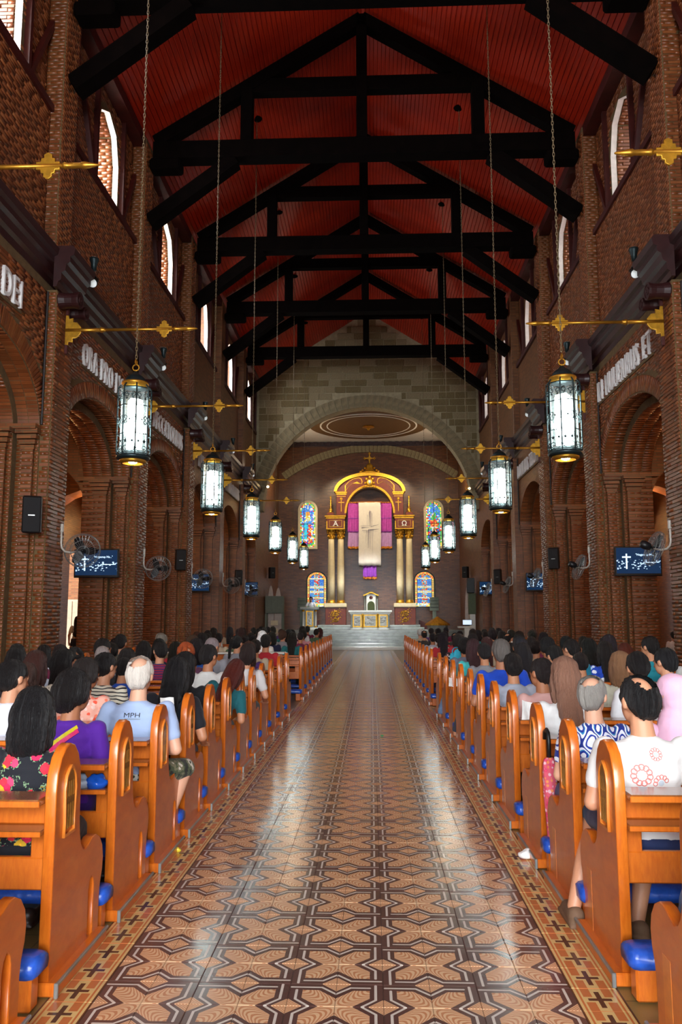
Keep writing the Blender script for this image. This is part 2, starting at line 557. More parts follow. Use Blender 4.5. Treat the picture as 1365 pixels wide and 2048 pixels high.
def arch_wall(mb, xf, xb, y0, y1, zt, yc, hw, zs, za, z0=0.0, back=False, n=18, front=True):
    arc = [(yc + dy, z) for dy, z in arch_pts(hw, z0, zs, za, n)[2:]]      # from far spring to near spring
    for x in ([xf] if front else []) + ([xb] if back else []):
        mb.add([(x, yc + hw, z0), (x, y1, z0), (x, y1, zt), (x, yc + hw, zt)], [(0, 1, 2, 3)])
        mb.add([(x, y0, z0), (x, yc - hw, z0), (x, yc - hw, zt), (x, y0, zt)], [(0, 1, 2, 3)])
        for (a, b), (c, d) in zip(arc[:-1], arc[1:]):
            mb.add([(x, a, b), (x, a, zt), (x, c, zt), (x, c, d)], [(0, 1, 2, 3)])
        if abs(arc[0][1] - zs) > 1e-6: pass
    path = [(yc + hw, z0)] + arc + [(yc - hw, z0)]
    for (a, b), (c, d) in zip(path[:-1], path[1:]):
        mb.add([(xf, a, b), (xb, a, b), (xb, c, d), (xf, c, d)], [(0, 1, 2, 3)])

# --- brick laying -------------------------------------------------
class Bricks:
    def __init__(s): s.items = []       # (centre, u, v, n, hu, hv, hd, tone)
    def lay(s, o, u, v, n, Wd, H, keep=None, bl=0.31, bh=0.062, joint=0.010, d=0.016, v0=0.0):
        o, u, v, n = Vector(o), Vector(u), Vector(v), Vector(n)
        row = 0; z = v0
        while z + bh <= H + 1e-6:
            off = (0.0 if row % 2 else bl / 2) + random.uniform(-.02, .02)
            x = -off
            while x < Wd:
                a, b = max(0, x), min(Wd, x + bl * random.uniform(.9, 1.08))
                L = b - x; x = b if b > x else x + bl
                if b - a > 0.05:
                    uc, vc = (a + b) / 2, z + bh / 2
                    if keep is None or keep(uc, vc, (b - a) / 2):
                        s.items.append((o + u * uc + v * vc, u, v, n, (b - a - .005) / 2, (bh - joint - .005) / 2, d * random.uniform(.55, 1.25), random.random()))
            z += bh; row += 1
    def radial(s, xs, side, yc, zc_fn, n_vec, a0, a1, r_in, r_out, step, d=0.016, nx=None):
        pass

def bricks_mesh(items, name):
    """one joined mesh of open-backed bricks with a tone value on every face"""
    k = len(items)
    V = np.zeros((k, 8, 3), np.float32); T = np.zeros(k, np.float32)
    for i, (c, u, v, n, hu, hv, hd, t) in enumerate(items):
        c = np.array(c); u = np.array(u) * hu; v = np.array(v) * hv; nn = np.array(n) * hd
        ch = 0.94
        for j, (a, b) in enumerate(((-1, -1), (1, -1), (1, 1), (-1, 1))):
            V[i, j] = c + u * a + v * b
            V[i, j + 4] = c + (u - u / max(hu, 1e-6) * 0.004) * a + (v - v / max(hv, 1e-6) * 0.004) * b + nn
        T[i] = t
    F0 = np.array([[4, 5, 6, 7], [0, 1, 5, 4], [1, 2, 6, 5], [2, 3, 7, 6], [3, 0, 4, 7]], np.int32)
    F = (F0[None] + (np.arange(k, dtype=np.int32) * 8)[:, None, None]).reshape(-1, 4)
    me = bpy.data.meshes.new(name)
    me.vertices.add(k * 8); me.vertices.foreach_set('co', V.reshape(-1))
    me.loops.add(F.size); me.loops.foreach_set('vertex_index', F.reshape(-1))
    me.polygons.add(len(F)); me.polygons.foreach_set('loop_start', np.arange(0, F.size, 4, dtype=np.int32))
    me.polygons.foreach_set('loop_total', np.full(len(F), 4, np.int32))
    at = me.attributes.new('tone', 'FLOAT', 'FACE'); at.data.foreach_set('value', np.repeat(T, 5))
    me.update(calc_edges=True)
    return me

UNITB = []
for i in range(7):
    b = MB(); b.cbox(-1, 1, -1, 1, 0, 1, 0.04)
    me = b.mesh('brick'); at = me.attributes.new('tone', 'FLOAT', 'FACE'); at.data.foreach_set('value', [(i + .5) / 7] * len(me.polygons))
    me.materials.append(M['brick']); UNITB.append(me)

def place_brick(it, parent, name='brick'):
    c, u, v, n, hu, hv, hd, t = it
    o = bpy.data.objects.new(name, UNITB[int(t * 6.99)])
    COL.objects.link(o); o.parent = parent
    mm = Matrix.Identity(4)
    for r in range(3):
        mm[r][0] = u[r] * hu; mm[r][1] = v[r] * hv; mm[r][2] = n[r] * hd; mm[r][3] = c[r]
    o.matrix_local = mm
    return o

cam_loc = Vector((CAM_X, 0, CAM_H))
def in_view(p):
    d = Vector(p) - cam_loc
    z = d.dot(az)
    if z < .1: return False
    x = 682.5 + F_PX * d.dot(ax) / z; y = 1024 + F_PX * d.dot(ay) / z
    return 0 <= x <= 1365 and 0 <= y <= 1200

def nave_wall(s, name):
    mb = MB()
    for i in range(len(PIL) - 1):
        yp, y1 = PIL[i], PIL[i + 1]; yc = yp + 2.56
        mb.mi = 1 if 3 <= i <= 5 else 0
        arch_wall(mb, s * XW, s * XO2, yp, y1, ZCOR1, yc, HW1, ZSP, ZAP)
        arch_wall(mb, s * XO2, s * XB, yp, y1, 6.25, yc, HW2, ZSP, ZAP - 0.17, back=True)
        # upper wall, ledge, recess with window
        mb.add([(s * XU, yp, ZCOR1 - .3), (s * XU, y1, ZCOR1 - .3), (s * XU, y1, ZSILL), (s * XU, yp, ZSILL)], [(0, 1, 2, 3)])
        mb.add([(s * XU, yp, ZSILL), (s * XU, y1, ZSILL), (s * XR, y1, ZSILL), (s * XR, yp, ZSILL)], [(0, 1, 2, 3)])
        arch_wall(mb, s * XR, s * XOUT, yp, y1, 13.05, yp + 2.84, 0.70, 11.55, 12.45, z0=ZSILL, back=True, n=4)
        mb.add([(s * XR, yp + 2.14, ZSILL), (s * XR, yp + 3.54, ZSILL), (s * XOUT, yp + 3.54, ZSILL), (s * XOUT, yp + 2.14, ZSILL)], [(0, 1, 2, 3)])
        mb.add([(s * XOUT, yp, 6.25), (s * XOUT, y1, 6.25), (s * XOUT, y1, ZSILL), (s * XOUT, yp, ZSILL)], [(0, 1, 2, 3)])
    me = mb.mesh(name); add_uv_box(me)
    w = put(name, me, [M['brickwall'], M['mortar']]); tag(w, kind='structure')
    B = Bricks()
    Z = (0, 0, 1); Yv = (0, 1, 0); nv = (-s, 0, 0)
    for i in range(len(PIL) - 1):
        yp = PIL[i]; yc = yp + 2.56
        near = 3 <= i <= 5
        # pilaster, lower and upper, capital volutes, conduit
        p = MB()
        p.cbox(s * 5.08, s * XW + s * .02, yp - .33, yp + .42, 0, ZCOR0, .01)
        p.cbox(s * 5.14, s * XR, yp - .33, yp + .33, ZCOR1 - .3, 12.95, .01)
        pm = p.mesh('pilaster'); add_uv_box(pm)
        po = put('pilaster', pm, M['mortar'] if 3 <= i <= 6 else M['brickwall'], w)
        if i >= 3:
            for (dy, dz, r, L) in ((-.20, 6.90, .145, .36), (.27, 6.86, .115, .30)):
                v = MB(); v.sm = False
                v.lathe([(r * .92, 0), (r, .02), (r * .88, .12), (r * .88, L - .12), (r, L - .03), (r, L), (r * .8, L), (r * .8, L - .015), (r * .45, L - .015), (r * .45, L + .005), (r * .2, L + .005), (r * .2, L - .01)], n=20, axis='x')
                mm = [(x * -s, y, z) for x, y, z in v.v]; v.v = mm
                o = put('volute', v, M['cornice'], po, fix=True); o.location = (s * 5.08, yp + dy, dz)
            c = MB(); c.tube([(s * 5.22, yp - .37, 7.0), (s * 5.22, yp - .37, 5.2), (s * 5.22, yp - .37, 4.72)], .02, 6)
            put('conduit', c, M['dpipe'], po)
        # engaged shafts with stepped capitals on both sides of the arch
        sh = MB()
        for yy, d in ((yc - HW1, 1), (yc + HW1, -1)):
            for xa, xb in ((5.32, 5.50), (5.70, 5.98)):
                e = (0.06 if xa < 5.6 else 0.23) * d
                sh.box(s * xa, s * xb, yy, yy + e, 0, 4.30)
                for q in range(4):
                    g = .02 + .025 * q
                    sh.box(s * (xa - g), s * (xb + g), yy, yy + e + d * g, 4.30 + q * .085, 4.37 + q * .085)
            sh.box(s * 5.24, s * 6.42, yy - .02 * d, yy + .20 * d, 4.62, 4.70)
        sm = sh.mesh('shaft'); add_uv_box(sm); put('shaft', sm, M['brickwall'], w)
        if not near: continue
        # voussoir ring geometry helper
        def arc(a, grow=0.0, hw=HW1, za=ZAP):
            ca, sa = math.cos(a), math.sin(a)
            return (yc + (hw + grow) * ca, ZSP + (za - ZSP + grow) * sa)
        def outside(y, z, g):
            if z < ZSP: return abs(y - yc) > HW1 + .03
            return ((y - yc) / (HW1 + g)) ** 2 + ((z - ZSP) / (ZAP - ZSP + g)) ** 2 > 1
        y0 = yp + .43
        B.lay((s * XW, y0, 0), Yv, Z, nv, BAY - .77, ZCOR0, keep=lambda u, v, h: outside(y0 + u, v, .36) and outside(y0 + u - h, v, .33) and outside(y0 + u + h, v, .33))
        nv_ = 76
        for k in range(nv_):
            a = PI * (k + .5) / nv_
            (ya, za_), (yb, zb) = arc(a, .02), arc(a, .32)
            rv = Vector((0, yb - ya, zb - za_)); L = rv.length; rv.normalize()
            tv = Vector((0, -rv.z, rv.y))
            (q0, r0), (q1, r1) = arc(a - PI / nv_ / 2), arc(a + PI / nv_ / 2)
            st = math.hypot(q1 - q0, r1 - r0)
            B.items.append((Vector((s * XW, (ya + yb) / 2, (za_ + zb) / 2)), rv, tv, Vector(nv), L / 2, max(.012, (st - .01) / 2), .022 * random.uniform(.7, 1.2), random.random()))
        # soffit, far half (faces the camera)
        for hw, za, xa, xb in ((HW1, ZAP, XW, XO2), (HW2, ZAP - .17, XO2, XB)):
            na = 40
            for k in range(na):
                a = PI / 2 * 1.25 * (k + .5) / na
                (y_, z_) = arc(a, 0, hw, za); (q0, r0) = arc(a - .01, 0, hw, za); (q1, r1) = arc(a + .01, 0, hw, za)
                tv = Vector((0, q1 - q0, r1 - r0)).normalized(); nn = Vector((0, -tv.z, tv.y))
                if nn.dot(Vector((0, yc - y_, ZSP - z_))) < 0: nn = -nn
                st = math.hypot(*[b - a_ for a_, b in zip(arc(a - PI / 2 * 1.25 / na / 2, 0, hw, za), arc(a + PI / 2 * 1.25 / na / 2, 0, hw, za))])
                nb = 2 if xb - xa < .5 else 3
                for j in range(nb):
                    x0_, x1_ = xa + (xb - xa) * j / nb, xa + (xb - xa) * (j + 1) / nb
                    B.items.append((Vector((s * (x0_ + x1_) / 2, y_, z_)), Vector((s, 0, 0)), tv, nn, (x1_ - x0_ - .011) / 2, (st - .011) / 2, .016 * random.uniform(.5, 1.3), random.random()))
        # camera-facing jambs of the far pier of this arch
        ye = yc + HW1; ye2 = yc + HW2
        B.lay((s * XW, ye, 0), (s, 0, 0), Z, (0, -1, 0), .07, ZSP)
        B.lay((s * 5.50, ye, 0), (s, 0, 0), Z, (0, -1, 0), .12, ZSP)
        B.lay((s * 5.32, ye - .06, 0), (s, 0, 0), Z, (0, -1, 0), .18, 4.30, bl=.2)
        B.lay((s * XO2, ye2, 0), (s, 0, 0), Z, (0, -1, 0), .08, ZSP)
        B.lay((s * 5.98, ye2, 0), (s, 0, 0), Z, (0, -1, 0), .28, ZSP)
        B.lay((s * 5.70, ye2 - .06, 0), (s, 0, 0), Z, (0, -1, 0), .28, 4.30)
        # pilasters
        for yq in ((yp,) if i < 5 else (yp, PIL[i + 1])):
            B.lay((s * 5.08, yq - .32, 0), Yv, Z, nv, .73, ZCOR0, bl=.42)
            B.lay((s * 5.09, yq - .33, 0), (s, 0, 0), Z, (0, -1, 0), .15, ZCOR0, bl=.2)
            B.lay((s * 5.14, yq - .32, ZCOR1), Yv, Z, nv, .64, 5.1, bl=.22)
            B.lay((s * 5.15, yq - .33, ZCOR1), (s, 0, 0), Z, (0, -1, 0), .30, 5.1, bl=.22)
        # upper wall and recess
        B.lay((s * XU, yp + .34, ZCOR1), Yv, Z, nv, BAY - .68, ZSILL - ZCOR1 - .02)
        yw = yp + 2.84
        def nowin(u, v, h):
            y = yp + .34 + u; z = ZSILL + v
            if z < 11.55: return abs(y - yw) - h > .70
            return max(0, abs(y - yw) - h) ** 2 / .72 ** 2 + (z - 11.55) ** 2 / .92 ** 2 > 1
        B.lay((s * XR, yp + .34, ZSILL), Yv, Z, nv, BAY - .68, 2.4, keep=nowin)
        for (ya, za_), (yb, zb) in (((yw + .70, ZSILL), (yw + .70, 11.55)), ((yw + .70, 11.55), (yw + .495, 12.186)), ((yw + .495, 12.186), (yw, 12.45))):
            dv = Vector((0, yb - ya, zb - za_)); Ls = dv.length; dv.normalize(); nn = Vector((0, -dv.z, dv.y))
            if nn.y > 0: nn = -nn
            B.lay((s * (XR + .12), ya, za_), (s, 0, 0), dv, nn, XOUT - XR - .12, Ls, bl=.24, d=.03, bh=.07)
    items = [it for it in B.items if it[0].y > 10.2]
    # the pieces that show largest become single bricks, the rest one mesh
    sc = []
    for k, it in enumerate(items):
        if not in_view(it[0]): continue
        dv = cam_loc - it[0]
        L = dv.length
        sc.append((-(it[4] * it[5] * max(.02, abs(it[3].dot(dv / L)))) / L ** 2, k))
    sc.sort()
    top = set(k for _, k in sc[:290])
    for k in top: place_brick(items[k], w)
    bo = put('brickwork', bricks_mesh([it for k, it in enumerate(items) if k not in top], 'brickwork'), M['brick'], w)
    tag(bo, kind='stuff')
    # plastered inner band of every window reveal
    for i in range(len(PIL) - 1):
        yw = PIL[i] + 2.84
        rv = MB(); x0_, x1_ = s * (XR - .01), s * (XR + .11)
        path = [(yw + .685, ZSILL)] + [(yw + .685 * math.cos(a), 11.55 + .885 * math.sin(a)) for a in [PI * k / 4 for k in range(5)]] + [(yw - .685, ZSILL)]
        for (a, b), (c, d) in zip(path[:-1], path[1:]):
            rv.add([(x0_, a, b), (x1_, a, b), (x1_, c, d), (x0_, c, d)], [(0, 1, 2, 3)])
        put('window_reveal', rv, M['plaster'], w)
    return w
wall_l = nave_wall(-1, 'wall_left')
wall_r = nave_wall(1, 'wall_right')

# --- timber struts round each clerestory window, sill beam -------------
def struts(s, yp):
    t = thing('window_brace', '', 'timber brace', (0, 0, 0))
    x0, x1 = s * (XU - .005), s * (XR - .005)
    yw = yp + 2.84
    def bar(a, b, w):
        d = Vector((0, b[0] - a[0], b[1] - a[1])); n = Vector((0, -d.z, d.y)).normalized() * w / 2
        m_ = MB(); pts = []
        for x in (x0, x1):
            pts += [(x, a[0] - n.y, a[1] - n.z), (x, a[0] + n.y, a[1] + n.z), (x, b[0] + n.y, b[1] + n.z), (x, b[0] - n.y, b[1] - n.z)]
        m_.add(pts, [(0, 1, 2, 3), (7, 6, 5, 4), (0, 4, 5, 1), (1, 5, 6, 2), (2, 6, 7, 3), (3, 7, 4, 0)])
        return m_
    sb = MB(); sb.box(s * (XU - .07), s * XR, yp + .34, yp + BAY - .34, ZSILL - .10, ZSILL + .03)
    put('sill_beam', sb, M['strut'], t)
    for d in (-1, 1):
        b = yw + d * .85
        put('strut', bar((b, ZSILL + .02), (b, 12.9), .09), M['strut'], t, fix=True)
        put('strut', bar((b + d * .05, ZSILL + .02), (b + d * .95, 12.1), .09), M['strut'], t, fix=True)
        put('strut', bar((b + d * 1.15, ZSILL + .02), (b + d * 1.15, 12.9), .07), M['strut'], t, fix=True)
    return t
ORD = ['first', 'second', 'third', 'fourth', 'fifth', 'sixth', 'seventh', 'eighth', 'ninth', 'tenth', 'eleventh', 'twelfth', 'thirteenth', 'fourteenth', 'fifteenth', 'sixteenth', 'seventeenth', 'eighteenth', 'nineteenth', 'twentieth', 'twenty-first', 'twenty-second', 'twenty-third', 'twenty-fourth', 'twenty-fifth', 'twenty-sixth', 'twenty-seventh', 'twenty-eighth', 'twenty-ninth', 'thirtieth', 'thirty-first', 'thirty-second', 'thirty-third', 'thirty-fourth', 'thirty-fifth', 'thirty-sixth']
SIDE = {-1: 'left', 1: 'right'}
for s in (-1, 1):
    for k, yp in enumerate(PIL[3:-1]):
        t = struts(s, yp)
        tag(t, 'dark red timber braces round clerestory window, %s bay on the %s' % (ORD[k], SIDE[s]), group='timber braces round the clerestory windows')

# --- cornice ---------------------------------------------------------
PROF = [(0, 7.05), (.06, 7.05), (.08, 7.14), (.13, 7.17), (.13, 7.29), (.19, 7.33), (.21, 7.44), (.27, 7.48), (.27, 7.57), (.33, 7.60), (.35, 7.71), (.31, 7.76), (0, 7.76)]
for j, s in enumerate((-1, 1)):
    mb = MB()
    def run(x, ya, yb):
        r0 = [(s * (x - d), ya, z) for d, z in PROF]; r1 = [(s * (x - d), yb, z) for d, z in PROF]
        mb.rings([r0, r1] if s > 0 else [r1, r0])
    run(XW + .12, PIL[0], YCH)
    for yp in PIL[:-1]: run(5.10, yp - .46, yp + .52)
    tag(put('trim_%d' % (j + 1), mb, M['cornice'], fix=True), kind='structure')

# --- ceiling boards ----------------------------------------------------
cb = MB()
for s in (-1, 1):
    cb.add([(0, -7, RIDGE + .06), (0, YCH + .4, RIDGE + .06), (s * 6.7, YCH + .4, roofz(6.7) + .06), (s * 6.7, -7, roofz(6.7) + .06)], [(0, 1, 2, 3)])
ceil = put('ceiling', cb, M['redboard']); tag(ceil, kind='structure')
L = math.hypot(1, SLOPE); nb = 56; bwid = 5.75 * L / nb
pl = MB(); pl.cbox(-bwid / 2 + .004, bwid / 2 - .004, -7, YCH, -.012, .03, .008)
plm = pl.mesh('plank'); plm.materials.append(M['redboard'])
for s in (-1, 1):
    for k in range(nb):
        x = s * (k + .5) * 5.75 / nb
        o = bpy.data.objects.new('plank', plm); COL.objects.link(o); o.parent = ceil
        o.location = (x, 0, roofz(x) + random.uniform(-.003, .003)); o.rotation_euler = (0, s * math.atan(SLOPE), 0)
# wall plates under the eaves
for j, s in enumerate((-1, 1)):
    mb = MB(); mb.box(s * 5.16, s * 5.5, PIL[0], YCH, 12.72, 12.98)
    tag(put('trim_%d' % (j + 3), mb, M['strut']), kind='structure')

# --- roof trusses --------------------------------------------------------
def bar2(a, b, w, y0, y1):
    d = Vector((b[0] - a[0], 0, b[1] - a[1])); n = Vector((-d.z, 0, d.x)).normalized() * w / 2
    m_ = MB(); pts = []
    for y in (y0, y1):
        pts += [(a[0] - n.x, y, a[1] - n.z), (a[0] + n.x, y, a[1] + n.z), (b[0] + n.x, y, b[1] + n.z), (b[0] - n.x, y, b[1] - n.z)]
    m_.add(pts, [(0, 1, 2, 3), (7, 6, 5, 4), (0, 4, 5, 1), (1, 5, 6, 2), (2, 6, 7, 3), (3, 7, 4, 0)])
    return m_
def make_truss():
    t = thing('roof_truss', 'black timber roof truss', 'roof truss')
    m_ = MB(); m_.cbox(-5.02, 5.02, -.2, .2, 12.50, 12.94, .015); put('tie_beam', m_, M['truss'], t)
    for s in (-1, 1):
        m_ = MB(); m_.cbox(s * 4.35, s * 5.1, -.22, .22, 12.25, 12.52, .05); put('corbel', m_, M['truss'], t)
        m_ = MB(); m_.cbox(s * 2.64, s * 2.92, -.16, .16, 12.93, 14.45, .01); put('queen_post', m_, M['truss'], t)
        put('rafter', bar2((s * 4.98, 12.98), (0, 12.98 + 4.98 * .628), .30, -.15, .15), M['truss'], t, fix=True)
        put('brace', bar2((s * 3.05, 12.5), (s * 5.08, 10.95), .31, -.17, .17), M['truss'], t, fix=True)
    m_ = MB(); m_.cbox(-.13, .13, -.15, .15, 12.93, 16.2, .01); put('king_post', m_, M['truss'], t)
    m_ = MB(); m_.cbox(-2.7, 2.7, -.13, .13, 14.2, 14.56, .01); put('collar_beam', m_, M['truss'], t)
    return t
tr0 = make_truss()
first = True
for k, yp in enumerate(PIL[4:-1] + [PIL[3]]):
    t = tr0 if first else dup(tr0)
    first = False
    t.location = (0, yp, 0)
    tag(t, ('black timber roof truss, %s complete one from the camera under the red ceiling' % ORD[max(k - 1, 0)]) if 1 <= k < 5 else
        ('black timber roof truss whose tie beam crosses the top edge of the view' if k == 0 else 'black timber roof truss overhead, nearest the camera'), group='roof trusses of the nave')

# --- chancel arch wall of stone ---------------------------------------------
ZC, RC = 6.65, 5.0
mb = MB()
def chancel(mb, y):
    n = 40
    arcp = [(RC * math.cos(PI * i / n), ZC + RC * math.sin(PI * i / n)) for i in range(n + 1)]
    for s in (-1, 1):
        mb.add([(s * RC, y, ZC), (s * 5.6, y, ZC), (s * 5.6, y, roofz(5.6)), (s * RC, y, roofz(RC))], [(0, 1, 2, 3)])
    for (a, b), (c, d) in zip(arcp[:-1], arcp[1:]):
        mb.add([(a, y, b), (a, y, roofz(a)), (c, y, roofz(c)), (c, y, d)], [(0, 1, 2, 3)])
    return arcp
ap = chancel(mb, YCH); chancel(mb, YCH + .7)
pth = ap
for (a, b), (c, d) in zip(pth[:-1], pth[1:]):
    mb.add([(a, YCH, b), (a, YCH + .7, b), (c, YCH + .7, d), (c, YCH, d)], [(0, 1, 2, 3)])
me = mb.mesh('wall_chancel'); add_uv_box(me)
wch = put('wall_chancel', me, M['stonej']); tag(wch, kind='structure')
stone_m = []
for i in range(6):
    b = MB(); b.cbox(-1, 1, 0, 1, -1, 1, .06)
    mm = b.mesh('stone'); 
    for v in mm.vertices: v.co += Vector((random.uniform(-.03, .03), random.uniform(-.1, .1), random.uniform(-.03, .03)))
    mm.materials.append(M['stone'] if i % 3 else M['ring']); stone_m.append(mm)
z = 8.0; ch = .335; row = 0; ns = 0
while z < 16.0:
    x = -5.24 - random.uniform(0, .5)
    while x < 5.24:
        w_ = random.choice((.5, .62, .74, .8))
        a, b = max(x, -5.24), min(x + w_, 5.24); x += w_
        if b - a < .15: continue
        cx, cz = (a + b) / 2, z + ch / 2
        cc = max(0, min(abs(a), abs(b)) if a * b > 0 else 0)
        if math.hypot(cc, z - ZC) < RC + .60: 
            # trim against the ring
            need = math.sqrt(max(0, (RC + .62) ** 2 - (z - ZC) ** 2))
            if max(abs(a), abs(b)) < need + .07 or a * b < 0: continue
            if a > 0: a = need
            else: b = -need
            cx = (a + b) / 2
        lim = (RIDGE - .12 - z - ch) / SLOPE
        a, b = max(a, -lim), min(b, lim); cx = (a + b) / 2
        if b - a < .12: continue
        o = bpy.data.objects.new('stone', random.choice(stone_m)); COL.objects.link(o); o.parent = wch
        o.location = (cx, YCH - random.uniform(.018, .03), cz); o.scale = ((b - a - .03) / 2, .05, (ch - .03) / 2); ns += 1
    z += ch; row += 1
nvs = 54
def wedge(r0, r1, da, d, name, mat):
    b = MB(); pts = []
    for y in (0, -d):
        for r, a in ((r0, -da), (r0, da), (r1, da), (r1, -da)):
            pts.append((r * math.sin(a), y, r * math.cos(a)))
    b.add(pts, [(0, 1, 2, 3), (7, 6, 5, 4), (0, 4, 5, 1), (1, 5, 6, 2), (2, 6, 7, 3), (3, 7, 4, 0)])
    mm = b.mesh(name); fix_normals(mm); mm.materials.append(mat); return mm
vm = wedge(RC - .02, RC + .58, PI / nvs / 2 - .0035, .06, 'voussoir', M['ring'])
for k in range(nvs):
    a = -PI / 2 + PI * (k + .5) / nvs
    if abs(a) > 1.40: continue
    o = bpy.data.objects.new('voussoir', vm); COL.objects.link(o); o.parent = wch
    o.location = (0, YCH - random.uniform(0, .012), ZC); o.rotation_euler = (0, a, 0)

# --- crossing and apse --------------------------------------------------------
YA = 46.0
mb = MB()
for s in (-1, 1):
    mb.add([(s * 5.25, YCH, 0), (s * 5.25, YA, 0), (s * 5.25, YA, 12.2), (s * 5.25, YCH, 12.2)], [(0, 1, 2, 3)])
me = mb.mesh('wall_crossing'); add_uv_box(me); tag(put('wall_crossing', me, M['brickwall']), kind='structure')
mb = MB(); mb.add([(-5.3, YA, 0), (5.3, YA, 0), (5.3, YA, 12.2), (-5.3, YA, 12.2)], [(0, 1, 2, 3)])
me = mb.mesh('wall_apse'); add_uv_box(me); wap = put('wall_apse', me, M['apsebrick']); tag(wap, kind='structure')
RA, ZA, HA = 8.84, 2.85, math.asin(5.2 / 8.84)
na = 48
vm2 = wedge(RA - .44, RA, HA / na - .0012, .16, 'voussoir', M['ring'])
for k in range(na):
    a = -HA + 2 * HA * (k + .5) / na
    o = bpy.data.objects.new('voussoir', vm2); COL.objects.link(o); o.parent = wap
    o.location = (.1, YA - random.uniform(0, .02), ZA); o.rotation_euler = (0, a, 0)
mb = MB(); mb.box(-5.3, 5.3, YA - .2, YA, 11.62, 11.84); 
for k in range(26): mb.box(-5.2 + k * .4, -5.0 + k * .4, YA - .36, YA - .15, 11.66, 11.82)
tag(put('trim_5', mb, M['cornice']), kind='structure')
mb = MB(); mb.add([(-5.3, YCH + .4, 11.86), (5.3, YCH + .4, 11.86), (5.3, YA, 11.86), (-5.3, YA, 11.86)], [(0, 1, 2, 3)])
cc_ = put('ceiling_crossing', mb, M['ceilw']); tag(cc_, kind='structure')
for j, s in enumerate((-1, 1)):
    mb = MB(); mb.box(s * 4.85, s * 5.25, YCH + .7, YA, 11.3, 11.84)
    for k in range(20): mb.box(s * 4.6, s * 4.9, YCH + .9 + k * .4, YCH + 1.1 + k * .4, 11.45, 11.84)
    tag(put('trim_%d' % (6 + j), mb, M['cornice']), kind='structure')
for nm, prof, mat in (('medallion_field', [(0, 0), (3.18, 0), (3.22, -.05), (3.18, -.1), (2.5, -.1)], 'ovalb'), ('medallion_ring', [(2.60, -.1), (2.60, -.14), (2.52, -.14), (2.52, -.1)], 'ceilw'), ('medallion_ring', [(2.24, -.1), (2.24, -.14), (2.18, -.14), (2.18, -.1)], 'ceilw'), ('medallion_field', [(2.52, -.1), (2.52, -.12), (0, -.12)], 'ovalb')):
    v = MB(); n_ = 56
    v.rings([[(r * math.cos(2 * PI * j / n_), r * math.sin(2 * PI * j / n_), z) for j in range(n_)] for r, z in prof if r > 0] , cap0=False, cap1=(prof[-1][0] == 0))
    put(nm, v, M[mat], cc_, (.05, 41.5, 11.855))
v = MB(); v.lathe([(.02, 0), (.3, 0), (.32, -.06), (.1, -.1), (.06, -.2), (.02, -.22)], n=20); put('medallion_boss', v, M['brass'], cc_, (.05, 41.5, 11.73))

# --- side aisles, entrance wall, outdoors --------------------------------------
for s in (-1, 1):
    mb = MB(); x = s * 9.7
    segs = [(PIL[0], YCH + 2)] if s > 0 else [(PIL[0], 25.6), (28.7, YCH + 2)]
    for a, b in segs:
        mb.add([(x, a, 0), (x, b, 0), (x, b, 6.3), (x, a, 6.3)], [(0, 1, 2, 3)])
    if s < 0:
        mb.add([(x, 25.6, 3.75), (x, 28.7, 3.75), (x, 28.7, 6.3), (x, 25.6, 6.3)], [(0, 1, 2, 3)])
        for y in (28.7,): mb.add([(x, y, 0), (x - 4.3, y, 0), (x - 4.3, y, 5.3), (x, y, 5.3)], [(0, 1, 2, 3)])
    for yp in PIL[2:]:
        for yy in (yp - .2, yp + .5):
            pts = [(7.86 + dx, z) for dx, z in arch_pts(1.59, 0, 3.9, 5.3, 12)[2:]]
            for (a, b), (c, d) in zip(pts[:-1], pts[1:]):
                mb.add([(s * a, yy, b), (s * a, yy, 6.3), (s * c, yy, 6.3), (s * c, yy, d)], [(0, 1, 2, 3)])
            for xa, xb in ((9.45, 9.7),):
                mb.add([(s * xa, yy, 0), (s * xb, yy, 0), (s * xb, yy, 6.3), (s * xa, yy, 6.3)], [(0, 1, 2, 3)])
        pts = [(9.45, 0)] + pts
        for (a, b), (c, d) in zip(pts[:-1], pts[1:]):
            mb.add([(s * a, yp - .2, b), (s * a, yp + .5, b), (s * c, yp + .5, d), (s * c, yp - .2, d)], [(0, 1, 2, 3)])
    nm = 'wall_%s_aisle' % SIDE[s]
    me = mb.mesh(nm); add_uv_box(me); tag(put(nm, me, M['brickwall']), kind='structure')
    mb = MB(); mb.box(s * 6.22, s * 9.9, PIL[0], YCH + 2, 6.2, 6.4); tag(put('ceiling_%s_aisle' % SIDE[s], mb, M['redboard']), kind='structure')
mb = MB()
for (x0, x1, z0, z1) in ((-11, -3.2, 0, 6.2), (3.2, 11, 0, 6.2), (-6.6, -2.2, 6.2, 13), (2.2, 6.6, 6.2, 13), (-2.2, 2.2, 10.8, 16.4), (-3.2, 3.2, 5.6, 6.6), (-6.6, -2.2, 13, 16.4), (2.2, 6.6, 13, 16.4)):
    mb.box(x0, x1, -7.2, -6.6, z0, z1)
me = mb.mesh('wall_entrance'); add_uv_box(me); tag(put('wall_entrance', me, M['brickwall']), kind='structure')
mb = MB(); mb.box(-40, -9.71, -10, 60, -.4, -.16); tag(put('ground', mb, plain('outdoor_paving', srgb(150, 146, 136), .9)), kind='structure')

d = MB(); d.cbox(-11.6, -9.75, 28.58, 28.66, 0, 2.25, .01)
dr = put('door_1', d, plain('weathered_door', srgb(150, 132, 116), .6)); tag(dr, kind='structure')
for k in range(6):
    d = MB(); d.cbox(-11.55 + .3 * k, -11.28 + .3 * k, 28.55, 28.59, .1, 2.2, .006); put('plank', d, bpy.data.materials['weathered_door'], dr)
